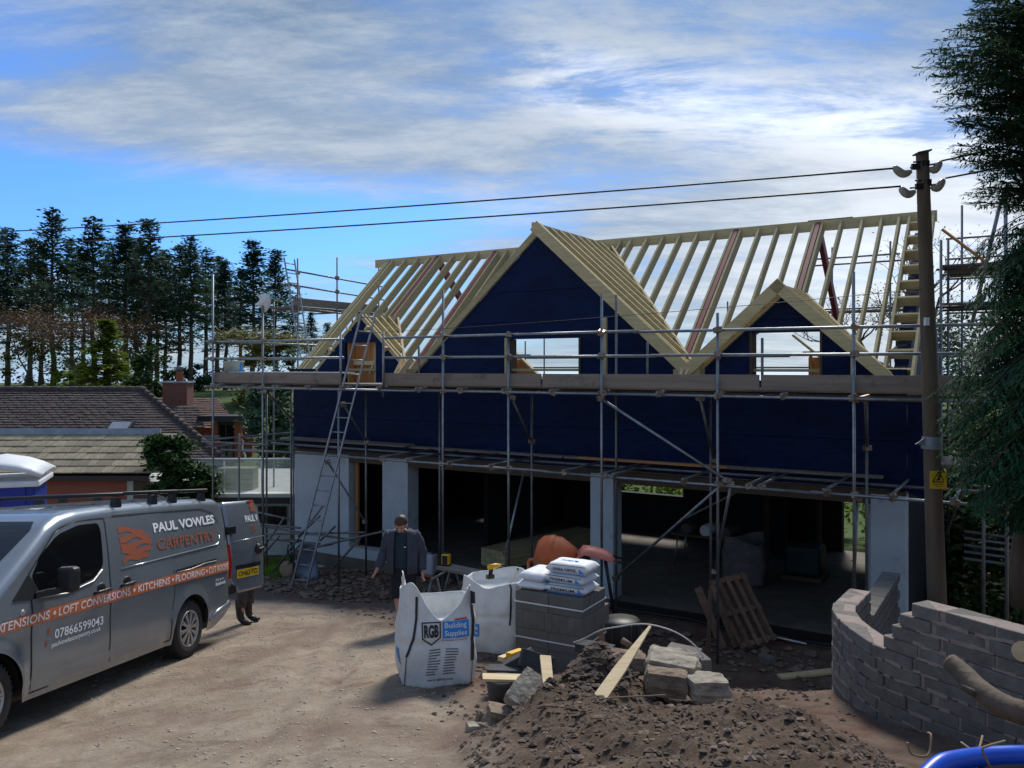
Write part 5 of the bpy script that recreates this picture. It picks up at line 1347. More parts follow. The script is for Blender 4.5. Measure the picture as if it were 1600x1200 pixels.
fz.build('stand', M_orange, mixer)
for x in (-.45, .42): MB().lathe([(.001, -.03), (.12, -.03), (.14, 0), (.12, .03), (.001, .03)], 16, Matrix.Translation((x, -.1, .14)) @ Matrix.Rotation(PI / 2, 4, 'Y')).build('wheel', M_rubber, mixer)
wp0 = Vector((1.28, 12.3, gz(1.28, 12.3, False))); wb = thing('wheelbarrow', 'salmon plastic wheelbarrow tray turned over with black handles beside the mixer', 'wheelbarrow', wp0)
T0 = at(932, 868, 12.3) - wp0
tv = []
for i in range(9):
    for j in range(7):
        u, v = lerp(-1, 1, i / 8), lerp(-1, 1, j / 6); h = .10 * (1 - max(abs(u), abs(v)) ** 4)
        tv.append(Matrix.Rotation(R(14), 3, 'Y') @ Vector((u * .27, v * .22, h - .06 * (u < -.8))) + T0)
tm_ = MB().add(tv, [(i * 7 + j, (i + 1) * 7 + j, (i + 1) * 7 + j + 1, i * 7 + j + 1) for i in range(8) for j in range(6)], 0, True); solid(tm_.build('tray', M_salmon, wb), .012)
MB().tube([T0 + Vector((-.28, -.2, .02)), T0 + Vector((-.36, -.2, -.12)), T0 + Vector((-.40, -.18, -.5)), (-.35, -.1, .0)], .022, 8).tube([T0 + Vector((-.28, .2, .02)), T0 + Vector((-.36, .2, -.12)), (-.38, .15, .0)], .022, 8).build('frame', M_salmon, wb)
for y in (-.17, .17): MB().tube([T0 + Vector((-.2, y, .06)), T0 + Vector((.25, y, -.04)), T0 + Vector((.42, y, -.09))], .017, 8).build('handle', M_black, wb)
for y in (-.12, .14): MB().tube([T0 + Vector((.12, y, .0)), (.25, y, .0)], .016, 6).build('leg', M_black, wb)

# ---- trestles, plank, tool battery, water container
tp = at(694, 925, 13.35); tp.z = gz(tp.x, tp.y, False); P0, P1 = at(697, 886, 13.6), at(812, 909, 12.75)
tr_ = thing('trestle', 'folding grey metal trestle carrying the left end of a long plank', 'trestle', tp, R(-20), 'folding trestles under the plank'); H_ = P0.z - tp.z - .03
def trestle(root, H_):
    for x in (-.14, .14):
        for y in (-.35, .35): MB().tube([(x * .25, y, H_), (x * 1.6, y, 0)], .020, 7).build('leg', M_tubeold, root)
    for y in (-.35, .35): MB().tube([(-.17, y, H_ * .4), (.17, y, H_ * .4)], .014, 6).build('brace', M_tubeold, root)
    MB().tube([(0, -.42, H_), (0, .42, H_)], .022, 7).build('top_bar', M_tubeold, root)
    for x in (-.2, .2): MB().tube([(x, -.35, .12), (x, .35, .12)], .014, 6).build('rail', M_tubeold, root)
trestle(tr_, H_)
t2p = P1 + Vector((-.15, .06, 0)); t2p.z = gz(t2p.x, t2p.y, False); tr2 = thing('trestle', 'folding grey metal trestle hidden behind the bulk bags under the plank', 'trestle', t2p, R(-20), 'folding trestles under the plank'); trestle(tr2, P1.z - t2p.z - .03)
d_ = (P1 - P0); pb = thing('plank', 'pale scaffold plank laid across two trestles behind the bulk bags', 'plank', (P0 + P1) / 2)
MB().beam(-d_ * .56, d_ * .55, .30, .045).build('board', M_board, pb); MB().beam(d_ * .28 + Vector((0, .05, .04)), d_ * .62 + Vector((0, .05, .06)), .1, .05).build('straightedge', M_alu, pb)
jb = at(697, 874, 13.62); jb.z = P0.z + .022; tb = thing('tool_battery', 'yellow and black site radio charger standing on the plank end', 'tool', jb, R(-15))
MB().box((0, 0, .10), (.13, .12, .18)).build('body', M_yellowtool, tb, bevel=.02, seg=2); MB().box((0, -.062, .10), (.09, .006, .14)).box((.0, 0, .20), (.10, .03, .03)).box((0, 0, .01), (.14, .13, .03)).build('guard', M_black, tb)
jc = at(671, 885, 18.6); jc.z = gz(jc.x, jc.y, False) + .02; jr = thing('water_container', 'translucent white water container with a little orange liquid by the pier', 'container', jc, R(-20))
MB().box((0, 0, .30), (.30, .28, .46)).build('body', M_jerry, jr, bevel=.045, seg=2); MB().box((0, 0, .055), (.295, .275, .10)).build('liquid', M_drum, jr, bevel=.03); MB().lathe([(.001, .06), (.04, .06), (.04, 0)], 12, Matrix.Translation((.09, 0, .53))).build('cap', M_black, jr)

# ---- things inside the house
ts = thing('timber_stack', 'stack of long sawn timbers lying on the floor inside the middle opening', 'timber stack', Vector((.75, 20.25, FL)), R(46))
for r_ in range(4):
    for k in range(5): MB().box((.05 * nz(r_, k), -.35 + k * .155, .05 + r_ * .10), (3.5 - .3 * abs(nz(k * 3, r_)), .145, .092)).build('timber', M_timber, ts)
M_bagshade = mat('shaded_bag', (.16, .155, .15), (.11, .105, .10), rough=.9, scale=5)  # bag colour darkened to stand in for the shade indoors
ib = HW(1.75, -.9, FL)
root_, deco, ribbon = bulkbag('shade darkened bulk bag with a sack on top standing inside the right opening', (ib.x, ib.y, ib.z), R(-20), .85, lambda a: .95 + .08 * math.sin(2 * a), .85, 21, .05, m=M_bagshade)
tl_ = HW(2.75, .2, FL); tw = thing('wrapped_pallet', 'teal plastic wrapped load on the floor by the rear doorway', 'wrapped load', tl_, -HA)
MB().box((0, 0, .42), (.75, .7, .62)).build('wrapped_load', M_teal, tw, bevel=.07, seg=2); MB().box((0, 0, .05), (.85, .8, .08)).build('pallet_base', M_pallet, tw)
wk = HW(.75, 0, FL); st_ = thing('step_ladder', 'aluminium step ladder lying over a heap of wrapped rolls in the right opening', 'step ladder', wk, -HA)
for y in (-.18, .18): MB().beam((-.75, y, 1.0), (.55, y, 1.75), .05, .025).build('stile', M_alu, st_)
for k in range(6): MB().beam((-.65 + k * .2, -.18, 1.06 + k * .115), (-.65 + k * .2, .18, 1.06 + k * .115), .06, .02).build('rung', M_alu, st_)
wr = thing('workbench', 'dark trestle bench with rolled materials inside the right opening', 'bench', HW(.7, .1, FL), -HA)
MB().box((0, 0, .72), (1.7, .7, .05)).build('bench_top', M_brownboard, wr)
for x in (-.7, .7):
    for y in (-.28, .28): MB().tube([(x, y, .7), (x * 1.1, y * 1.1, 0)], .02, 6).build('leg', M_alu, wr)
for k in range(3): MB().tube([(-.5 + k * .45, -.3, .86), (-.45 + k * .45, .35, .88)], [.13, .13], 10).build('roll', M_polyb if k == 1 else M_bucket, wr)

# ---- upturned wheelbarrow by the left pier
wq = at(468, 905, 18.55); wq.z = gz(wq.x, wq.y, False); ub = thing('wheelbarrow', 'grey wheelbarrow stood on end against the left pier with a tan tyred wheel', 'wheelbarrow', wq, R(-25))
tv = []
for i in range(8):
    for j in range(7):
        u, v = lerp(-1, 1, i / 7), lerp(-1, 1, j / 6); tv.append(Vector((.22 + v * .26 * (1 - .15 * u), .18 * (1 - max(abs(u), abs(v)) ** 3), .42 + u * .40)))
solid(MB().add(tv, [(i * 7 + j, i * 7 + j + 1, (i + 1) * 7 + j + 1, (i + 1) * 7 + j) for i in range(7) for j in range(6)], 0, True).build('tray', M_galv, ub), .01)
MB().lathe([(.07, -.04), (.15, -.04), (.185, -.02), (.185, .02), (.15, .04), (.07, .04)], 22, Matrix.Translation((-.32, -.05, .185)) @ Matrix.Rotation(R(80), 4, 'X')).build('wheel', M_tan, ub)
MB().lathe([(.001, -.03), (.10, -.03), (.10, .03), (.001, .03)], 16, Matrix.Translation((-.32, -.05, .185)) @ Matrix.Rotation(R(80), 4, 'X')).build('hub', M_black, ub)
for y in (-.08, .1): MB().tube([(-.15 + y, -.02 + y, .75), (-.22 + y, -.05, .6), (-.10 + y, -.06, .42), (-.25 + y, -.05, .2)], .017, 7).build('handle', M_black, ub)

# ---- leaning pallet, offcuts
A_, B_, C_ = Vector((3.80, 13.75, .06)), Vector((4.44, 14.2, .06)), Vector((3.34, 14.35, 1.19))
ux = (B_ - A_).normalized(); uy = (C_ - A_).normalized(); uz = ux.cross(uy).normalized(); uy2 = uz.cross(ux)
pl = thing('pallet', 'broken brown pallet leaning at a slant in front of the right opening', 'pallet', A_); Mp = Matrix((ux, uy, uz)).transposed()
def pbox(name, x, y, z, sx, sy, sz): 
    mb = MB().box((0, 0, 0), (sx, sy, sz)); mb.v = [tuple(Mp @ (Vector(v) + Vector((x, y, z)))) for v in mb.v]; mb.build(name, M_pallet, pl)
for k in range(7): pbox('slat', .055 + k * .118, .62 + rs.uniform(-.03, .02), -.0, .082, 1.26 + rs.uniform(-.08, .03), .02)
for y in (.08, .62, 1.17): pbox('bearer', .41, y, .06, .84, .085, .085)
for k in range(4): pbox('slat', .1 + k * .21, .62, .115, .09, 1.22, .02)
for k, (a, b, w) in enumerate((((1090, 918, 14.1), (1130, 1002, 13.9), .13), ((1112, 914, 14.2), (1150, 1005, 13.95), .10))):
    p, q = at(*a), at(*b); q.z = .07; o = MB().beam(Vector((0, 0, 0)), p - q, w, .03, up=(0, -1, .3)).build('plank', M_pallet, None, q)
    tag(o, ('wide brown plank propped at the left of the leaning pallet', 'narrow brown plank propped tight against the leaning pallet')[k], 'plank')
p = at(1108, 928, 13.6); tag(MB().box((0, 0, .45), (.05, .05, 1.25), (.02, .03, .3)).build('stake', M_pallet, None, (p.x, p.y, .05)), 'brown square stake standing upright left of the leaning pallet', 'stake')
p = at(1222, 1046, 12.7); tag(MB().box((.25, 0, .03), (1.5, .16, .035), (0, -.05, .15)).build('plank', M_pale, None, (4.55, 12.75, .06)), 'pale board lying on the mud against the curved wall', 'plank')
tag(obj('concrete_block', block_mesh(.2), None, (at(1199, 1014, 13.3).x, 13.3, .09), (0, 0, .5)), 'small grey block lying at the foot of the leaning pallet', 'block')
tag(MB().tube([at(1200, 993, 14.3), at(1260, 1006, 14.0)], .015, 6).build('pipe', M_white, None), 'thin white pipe lying along the floor slab edge', 'pipe')
tag(MB().tube([HW(-.2, -3.85, .12), HW(1.5, -3.8, .14), HW(3, -3.95, .10), HW(4.4, -3.8, .12)], .028, 7).build('hose', M_black, None), 'black hose lying along the edge of the floor slab', 'hose')

# ---- foreground rubble: stones, blocks, bucket, stakes, conduit
def stone(label, u, v, Y, size, rot, seed, m=M_stone, rough=.16, boxy=.75, sink=0):
    o = obj('stone', rock_mesh('stone', size, seed, m, rough * 1.5, 6, boxy - .10), None, at(u, v, Y) - Vector((0, 0, sink)), rot); return tag(o, label, 'stone')
stone('tilted square stone slab with pale lichened face on the left of the heap', 832, 1090, 6.85, (.36, .15, .34), (R(-60), R(30), R(-20)), 3.1, M_stonepale, .10, .92)
stone('dark stone wedged under the tilted square slab', 826, 1112, 7.0, (.34, .26, .26), (.2, .2, .5), 4.7, M_stone, .2)
stone('rounded brown stone at the foot of the bucket', 787, 1122, 6.75, (.32, .22, .16), (.1, .3, .2), 5.2)
stone('lower brown stone under the rounded stone by the bucket', 772, 1143, 6.65, (.24, .2, .15), (.0, .1, .8), 5.9)
stone('small upright stone stub at the left edge of the heap', 752, 1126, 6.75, (.08, .08, .16), (.1, .1, .3), 6.4)
stone('small pale square stone at the far left of the heap', 744, 1142, 6.65, (.15, .11, .12), (.0, .05, .3), 6.9, M_stonepale, .1, .9)
stone('flat dark stone below the tilted slab', 838, 1146, 6.6, (.28, .2, .12), (.1, 0, .2), 7.7)
stone('reddish brick shaped stone standing beside the bucket', 798, 1098, 7.05, (.07, .07, .16), (0, .3, .1), 8.8, M_brownbrick, .08, .9)
stone('long rounded brown boulder across the back of the heap', 967, 1034, 7.55, (.50, .30, .17), (0, R(2), R(5)), 9.3, M_stone, .10, .7)
stone('large squared stone with pale striped top right of the boulder', 1052, 1040, 7.45, (.44, .34, .20), (R(8), R(6), R(-15)), 10.1, M_stonepale, .12, .85)
stone('brown squared stone in front of the pale striped stone', 1040, 1064, 7.2, (.36, .26, .20), (0, R(5), R(-8)), 11.6, M_stone, .10, .85)
stone('pale worn stone at the right end of the heap', 1104, 1074, 7.15, (.37, .28, .19), (0, R(3), R(8)), 12.4, M_stonepale, .16, .8)
stone('small round stone stuck in the soil by the stake', 888, 1112, 6.5, (.08, .07, .07), (0, 0, 0), 13.0)
for k, (u, v, Y, rot, lb) in enumerate(((1097, 1043, 7.55, (0, R(90), R(10)), 'dark block standing upright behind the pale worn stone'), (1068, 1021, 7.8, (0, R(4), R(-25)), 'grey block lying flat behind the pale striped stone'))):
    tag(obj('concrete_block', block_mesh(.21 if k == 0 else .30), None, at(u, v, Y), rot), lb, 'block')
dmesh = MB().box((0, 0, 0), (.44, .215, .10)).mesh('concrete_block', M_blockdark, bevel=.005)
for k, (u, v, Y, rot, lb) in enumerate(((789, 1049, 7.9, (0, 0, R(-6)), 'dark block lying flat behind the bucket'), (808, 1032, 8.0, (R(5), R(-32), R(-20)), 'dark block leaning on another behind the bucket'), (838, 1034, 7.9, (R(70), R(20), R(10)), 'dark block on edge behind the tilted slab'), (930, 1013, 9.0, (0, 0, R(-30)), 'dark block at the foot of the strapped block pack'))):
    tag(obj('concrete_block', dmesh, None, at(u, v, Y), rot, .75 if k < 3 else .9), lb, 'block')
bp = at(783, 1108, 7.25); bk = thing('bucket', 'grey builders bucket with a board across its top', 'bucket', bp)
MB().lathe([(.001, 0), (.10, 0), (.128, .24), (.134, .25), (.134, .27), (.124, .27), (.10, .06), (.001, .05)], 24, None).build('pail', M_bucket, bk)
tag(MB().box((0, 0, 0), (.36, .13, .022), (R(2), R(3), R(4))).build('plank', M_pale, None, bp + Vector((.02, -.03, .285))), 'short pale board lying across the top of the bucket', 'plank')
for k, (a, b, lb) in enumerate((((782, 1030, 8.4), (806, 1022, 8.6), 'short timber offcut behind the dark blocks'), ((795, 1024, 8.3), (815, 1017, 8.5), 'yellow ended timber offcut beside the block pack foot'))):
    p, q = at(*a), at(*b); tag(MB().beam(Vector((0, 0, 0)), q - p, .07, .045).build('timber_offcut', M_pale if k == 0 else M_yellowtool, None, p), lb, 'offcut')
# pointed stakes: tapered softwood
def stake(label, p, q, w, t, tip=.25, m=M_pale, face=(0, -.3, 1)):
    p, q = Vector(p), Vector(q); d = q - p; L = d.length; mb = MB()
    x = Vector(face); x = (x - d.normalized() * x.dot(d.normalized())).normalized(); y = d.normalized().cross(x)
    vs = []
    for f, s in ((0, 1), (1 - tip, .92), (1, .18)):
        for a, b in ((-1, -1), (1, -1), (1, 1), (-1, 1)): vs.append(d * f + y * a * w / 2 * s + x * b * t / 2)
    mb.add(vs, [(i * 4 + j, i * 4 + (j + 1) % 4, (i + 1) * 4 + (j + 1) % 4, (i + 1) * 4 + j) for i in range(2) for j in range(4)] + [(3, 2, 1, 0), (8, 9, 10, 11)])
    return tag(mb.build('stake', m, None, p), label, 'stake')
stake('short pale stake standing point down in front of the tilted slab', at(852, 1026, 7.2), at(863, 1135, 6.42), .095, .028, .55, M_pale, (.1, -.6, .8))
stake('long pale pointed stake leaning right across the soil heap', at(925, 1108, 6.45), at(1016, 979, 7.25), .11, .022, .55)
tag(MB().tube([at(972, 1000, 7.6), at(986, 1010, 7.55)], .03, 8).build('timber_offcut', M_pallet, None), 'stubby brown stick behind the long leaning stake', 'offcut')
cpts = [(896, 1004, 8.6), (912, 998, 8.4), (938, 985, 8.0), (962, 980, 7.8), (1000, 975, 7.7), (1030, 979, 7.65), (1060, 990, 7.6), (1085, 1008, 7.55), (1101, 1030, 7.5), (1108, 1056, 7.45)]
tag(MB().tube(catmull([at(*c) for c in cpts], 5), .0065, 7).build('conduit', M_conduit, None), 'white flexible conduit arching over the rubble heap', 'conduit')
cr = thing('wrapped_roll', 'black plastic wrapped roll standing behind the soil heap', 'roll', (at(971, 1012, 10.6).x, 10.6, at(971, 1012, 10.6).z - .05), R(-20))
MB().lathe([(.001, 0), (.24, 0), (.25, .03), (.25, .38), (.22, .42), (.001, .42)], 20).build('roll', M_black, cr)
for k in range(6): MB().box((.252 * math.cos(R(200 + k * 28)), .252 * math.sin(R(200 + k * 28)), .2), (.012, .012, .38)).build('batten', M_bucket, cr)
tag(MB().beam(Vector((0, 0, 0)), at(938, 985, 8.9) - at(944, 1020, 8.9), .05, .03, up=(0, -1, 0)).build('stake', M_pallet, None, at(944, 1020, 8.9)), 'short brown stake beside the block pack corner', 'stake')

# ---- logs, roots and blue pipe at bottom right
lg = thing('log', 'brown felled log with a sawn end lying against the curved wall', 'log', at(1486, 1040, 5.3)); o0 = at(1486, 1040, 5.3)
LP = [at(1484, 1034, 5.35), at(1505, 1052, 5.25), at(1540, 1085, 5.05), at(1580, 1108, 4.9), at(1660, 1130, 4.7)]
MB().tube([p - o0 for p in catmull(LP, 5)], [.056 + .020 * i / 20 + .006 * nz(i * .7, 3) for i in range(21)], 14).build('trunk', M_logbark, lg)
MB().tube([at(1535, 1090, 5.1) - o0, at(1500, 1072, 5.0) - o0], [.03, .014], 8).build('branch_stub', M_bark, lg); d_ = (LP[0] - LP[1]).normalized()
MB().tube([LP[0] - o0 + d_ * .001, LP[0] - o0 + d_ * .006], [.053, .051], 14).build('sawn_end', M_bark, lg)
o1 = at(1598, 1018, 4.9); l2 = thing('log', 'cut log with a cream sawn end facing the camera at the right edge', 'log', o1)
MB().tube([(0, 0, 0), (.12, .12, -.06), (.55, .5, -.3)], [.062, .066, .075], 14).build('trunk', M_bark, l2); MB().tube([(0, 0, 0), (-.004, -.004, .002)], [.060, .059], 14).build('sawn_end', M_logend, l2)
bpp = [at(1400, 1262, 3.6), at(1440, 1222, 3.72), at(1470, 1195, 3.8), at(1500, 1187, 3.85), (at(1540, 1182, 3.9)), at(1600, 1180, 3.9), at(1680, 1184, 3.9), at(1800, 1195, 3.8)]
tag(MB().tube(catmull(bpp, 5), .044, 16).build('water_pipe', M_pipeblue, None), 'bright blue plastic water pipe curving across the bottom right corner', 'pipe')
for k, (pts, lb) in enumerate((([(1418, 1160, 4.6), (1425, 1178, 4.6), (1450, 1180, 4.6), (1455, 1150, 4.65), (1450, 1145, 4.7)], 'looped dry root beside the blue pipe'), ([(1548, 1200, 3.8), (1535, 1172, 3.78), (1545, 1165, 3.8), (1570, 1158, 3.85)], 'thin dry root lying over the blue pipe'), ([(1502, 1160, 4.3), (1520, 1172, 4.2), (1530, 1168, 4.2), (1535, 1150, 4.3)], 'forked dry root behind the blue pipe'), ([(885, 1112, 6.3), (910, 1104, 6.3), (940, 1092, 6.35), (1000, 1088, 6.3), (1040, 1086, 6.25)], 'long thin root lying along the crest of the soil heap'))):
    tag(MB().tube(catmull([at(*p) for p in pts], 5), .006, 6).build('root', M_root, None), lb, 'root')

# ---- ladders
def ladder(label, foot, footr, top, topr, n, m=M_ladder):
    F, Fr, T_, Tr = [Vector(p) for p in (foot, footr, top, topr)]
    root = thing('ladder', label, 'ladder', F)
    for a, b in ((F, T_), (Fr, Tr)): MB().beam(a - F, b - F, .032, .062, up=(0, -1, .3)).build('stile', m, root)
    for k in range(n):
        t = (k + .5) / n; MB().tube([F.lerp(T_, t) - F, Fr.lerp(Tr, t) - F], .014, 6).build('rung', m, root)
f0, f1, t0, t1 = HP(455, 6.3, 917), HP(478, 6.3, 919), HP(566, 5.15, 484), HP(588, 5.15, 485)
ladder('long aluminium ladder leaning on the front scaffold by the left dormer', *[HW(*p) for p in (f0, f1, t0, t1)], 19)
HL = lambda u, v, t: (lambda Y: at(u, v, Y))(24.7 + .849 * t)
ladder('short ladder rising to the rear gable platform at the left', HL(470, 560, -3.4), HL(484, 560, -3.1), HL(444, 403, -2.6), HL(460, 406, -2.3), 10)
# ---- tub, polythene scrap on the scaffold
p = HP(365, 5.1, 583); w = HW(p.x, p.y, 4.41); tb_ = thing('tub', 'milky plastic tub standing on the left end of the scaffold deck', 'tub', w)
MB().lathe([(.001, 0), (.20, 0), (.235, .46), (.25, .47), (.25, .50), (.22, .50), (.19, .05), (.001, .04)], 20).build('tub', M_tub, tb_); MB().box((.20, -.10, .26), (.05, .06, .36)).build('label_panel', M_blueprint, tb_)
p = HP(411, 5.5, 0); w = HW(p.x, -5.5, 6.15); pv = []
for i in range(8):
    for j in range(8):
        u, v = i / 7, j / 7; pv.append((-.14 + .30 * u * (1 - .25 * v) + .05 * math.sin(v * 4), .04 * math.sin(u * 5 + v * 4), .22 - .40 * v * (.55 + .45 * u) + .05 * math.sin(u * 3)))
o = MB().add(pv, [(i * 8 + j, i * 8 + j + 1, (i + 1) * 8 + j + 1, (i + 1) * 8 + j) for i in range(7) for j in range(7)], 0, True).build('plastic_bag', M_polyb, None, w); solid(o, .004); tag(o, 'scrap of white polythene caught on top of a scaffold pole', 'plastic bag')

# ---- telegraph pole and lines
PX = Vector((5.25, 10.5, 0)); pole = thing('telegraph_pole', 'mossy wooden telegraph pole with yellow warning plate and shrouded cable joints', 'telegraph pole', PX)
ptop = at(1441, 239, 10.5) - PX; pbot = at(1464, 935, 10.5) - PX; dd = (pbot - ptop); pbase = pbot + dd * .30
MB().tube([pbase] + [pbase.lerp(ptop, t / 12) + Vector((.006 * nz(t, 1), .006 * nz(t, 2), 0)) for t in range(1, 13)], [.125 - .050 * t / 12 for t in range(13)], 16).build('pole', M_barkgreen, pole)
def onpole(v): return (at(1441 + (v - 239) * 23 / 696, v, 10.5) - PX)
c = onpole(748); MB().box(c + Vector((0.012, -.108, 0)), (.205, .008, .225), (0, 0, R(-3))).build('warning_plate', M_yellow, pole)
tri = MB(); q = c + Vector((.012, -.1145, .03))
for (a, b) in (((-.075, -.055), (.075, -.055)), ((.075, -.055), (0, .075)), ((0, .075), (-.075, -.055))): tri.beam(q + Vector((a[0], 0, a[1])), q + Vector((b[0], 0, b[1])), .002, .013, up=(0, 0, 1) if a[1] == b[1] else (1, 0, .3))
tri.build('warning_triangle', M_ink, pole)
MB().prism([(-.03, -.035), (-.005, -.04), (.03, -.02), (.01, -.01), (.035, .02), (.012, .012), (.0, .035), (-.012, .01), (-.002, -.012), (-.026, -.018)], .003, Matrix.Translation(q) @ Matrix.Rotation(PI / 2, 4, 'X')).build('warning_figure', M_ink, pole)
for k, (txt, h) in enumerate((('DANGER OF DEATH', .020), ('KEEP OFF', .012))):
    tv_, tf_ = text_fit(txt, .15 if k == 0 else .08, h, .01); w0 = .15 if k == 0 else .08; MB().add([q + Vector((x - w0 / 2, -.001, -.095 - k * .022 + y)) for x, y in tv_], tf_).build('warning_lettering', M_ink, pole)
c = onpole(692); MB().lathe([(.116, -.08), (.125, -.06), (.118, -.01), (.122, .04), (.116, .08)], 18, Matrix.Translation(c) @ Matrix.Rotation(R(2), 4, 'Y'), caps=False).build('tape_wrap', M_duct, pole); MB().prism([(0, -.02), (-.13, .0), (-.09, .02), (0, .09)], .02, Matrix.Translation(c + Vector((-.10, -.03, -.01))) @ Matrix.Rotation(PI / 2, 4, 'X')).build('tape_tail', M_duct, pole)
MB().box(onpole(503) + Vector((-.06, -.09, 0)), (.05, .05, .10)).build('pole_fitting', M_white, pole); MB().box(ptop + Vector((0, 0, .004)), (.17, .17, .02), (0, R(-12), 0)).build('pole_cap', M_bark, pole)
def shroud(a, b, side):
    a, b = Vector(a), Vector(b); m_ = (a + b) / 2 + Vector((0, 0, -.05)); sh_ = MB().tube(catmull([a, m_ + Vector((.0, 0, -.01)), b], 5), [.018, .035, .045, .05, .052, .052, .05, .045, .04, .03, .022], 10); sh_.build('clear_shroud', M_glassins, pole)
    MB().box(b + Vector((side * .05, 0, .06)), (.09, .05, .07)).tube([b + Vector((side * .1, 0, .08)), b + Vector((side * .2, 0, .08))], .012, 6).build('cable_clamp', M_black, pole)
def rp(u, v, Y=10.45): return at(u, v, Y) - PX
shroud(rp(1396, 260), rp(1424, 268), 1); shroud(rp(1406, 293), rp(1430, 299), 1); shroud(rp(1470, 252), rp(1452, 263), -1); shroud(rp(1475, 280), rp(1455, 292), -1)
for v in (258, 290): MB().tube([rp(1422, v + 4), rp(1462, v - 2)], .012, 6).build('bolt', M_coupler, pole)
def wire(label, a, b, sag, r, n=24):
    a, b = Vector(a), Vector(b); P = [a.lerp(b, i / n) - Vector((0, 0, 4 * sag * (i / n) * (1 - i / n))) for i in range(n + 1)]; return tag(MB().tube(P, r, 6).build('overhead_cable', M_cable, None), label, 'cable')
wire('upper black overhead cable running left from the telegraph pole', at(1396, 263, 10.45), at(-220, 372, 21), .10, .0125); wire('lower black overhead cable running left from the telegraph pole', at(1408, 291, 10.45), at(-220, 392, 21), .10, .0125)
wire('upper black overhead cable running right from the telegraph pole', at(1472, 251, 10.45), at(1760, 176, 7.6), .02, .013); wire('lower black overhead cable running right from the telegraph pole', at(1478, 278, 10.45), at(1760, 214, 7.6), .02, .013)
wire('thin service cable sagging across the roof to the telegraph pole', at(1440, 452, 10.4), at(560, 521, 17.5), .05, .0045)
# ================================================================== NEIGHBOURING BUILDINGS
def tiled_slope(mb, a, b, c, d, rows, tw, lip=.035, seed=0):
    """tile courses on the quad a-b (eave) to d-c (top); every course stands proud of the one above"""
    a, b, c, d = map(Vector, (a, b, c, d)); n = (b - a).cross(d - a).normalized(); rnd = random.Random(seed)
    if n.z < 0: n = -n
    for r_ in range(rows):
        t0, t1 = r_ / rows, (r_ + 1.12) / rows; L0, R0 = a.lerp(d, t0), b.lerp(c, t0); L1, R1 = a.lerp(d, min(t1, 1)), b.lerp(c, min(t1, 1))
        k = max(1, int((R0 - L0).length / tw)); vs = []; off = (r_ % 2) * .5
        for i in range(k):
            u0, u1 = (i + .03) / k, (i + .97) / k; j = rnd.uniform(-.012, .014); jj = rnd.uniform(-.01, .012)
            q = [L0.lerp(R0, u0) + n * (lip + j), L0.lerp(R0, u1) + n * (lip + jj), L1.lerp(R1, u1) + n * .004, L1.lerp(R1, u0) + n * .004, L0.lerp(R0, u0) - n * .02, L0.lerp(R0, u1) - n * .02]
            mb.add(q, [(0, 1, 2, 3), (4, 5, 1, 0)])
    return mb
def part_local(mb, o): mb.v = [tuple(Vector(v) - Vector(o)) for v in mb.v]; return mb
o_ = Vector((-16, 31, .2)); bung = thing('bungalow', 'old bungalow with long mossy brown tiled hipped roof behind the van', 'house', o_)
rt = MB(); E0, E1, RG0, RG1 = (-42, 29.6, 1.25), (-9.95, 29.6, 1.25), (-42, 34, 3.87), (-15.1, 34, 3.87)
tiled_slope(rt, E0, E1, RG1, RG0, 30, .34, .035, 1);
part_local(rt, o_).build('roof_tiles', M_tile, bung)['kind'] = 'stuff'
rg = MB()
for k in range(70): rg.tube([(-15.0 - k * .38, 34, 3.86 + .012 * nz(k, 1)), (-15.36 - k * .38, 34, 3.88 + .012 * nz(k, 2))], .12, 8)
for k in range(20):
    p = Vector(RG1).lerp(Vector(E1), k / 20); q = Vector(RG1).lerp(Vector(E1), (k + .9) / 20); rg.tube([p + Vector((0, 0, .03)), q + Vector((0, 0, .05))], .10, 7)
part_local(rg, o_).build('ridge_tiles', M_tile, bung)['kind'] = 'stuff'
part_local(MB().prism([(-42, 30), (-10.4, 30), (-15.3, 34.2), (-42, 37)], 1.5, Matrix.Translation((0, 0, -.25))), o_).build('wall', M_render, bung); part_local(MB().add([(-42, 34, 3.85), (-15.1, 34, 3.85), (-15.1, 34.2, 1.2), (-42, 38, 1.2)], [(0, 1, 2, 3)]), o_).build('rear_slope', M_tile, bung); part_local(MB().box((-26, 29.62, 1.16), (32.2, .05, .18)), o_).build('fascia', M_black, bung)
sk_ = Vector(at(187, 668, 30.55)); fr = part_local(MB().box(sk_, (.86, .72, .10), (R(31), 0, 0)), o_).build('roof_window', M_black, bung); part_local(MB().box(sk_ + Vector((0, -.03, .055)), (.70, .52, .03), (R(31), 0, 0)), o_).build('pane', M_lead, fr)

o_ = Vector((-14.5, 37, .2)); hb = thing('house', 'red brick house with brown tiled roof, squat chimney and glazed door', 'house', o_)
P1, P2, E2, E1b = at(205, 621, 38.5), at(338, 622, 38.5), at(376, 676, 35.6), at(205, 676, 35.6); E3 = at(392, 690, 40)
rt = MB(); tiled_slope(rt, E1b, E2, P2, P1, 16, .30, .03, 5); tiled_slope(rt, E2, E3, P2 + Vector((.02, .05, 0)), P2, 14, .30, .03, 6); part_local(rt, o_).build('roof_tiles', M_tilered, hb)['kind'] = 'stuff'
fr_ = MB(); tiled_slope(fr_, at(240, 668, 34.0), at(320, 668, 34.0), at(310, 634, 35.4), at(240, 634, 35.4), 9, .30, .03, 8); part_local(fr_, o_).build('porch_tiles', M_tile, hb)['kind'] = 'stuff'
cx0, cx1 = at(255, 0, 36).x, at(293, 0, 36).x
ch = part_local(MB().box(((cx0 + cx1) / 2, 36.3, 3.0), (cx1 - cx0, .75, 2.2)), o_).build('chimney', M_brownbrick, hb)
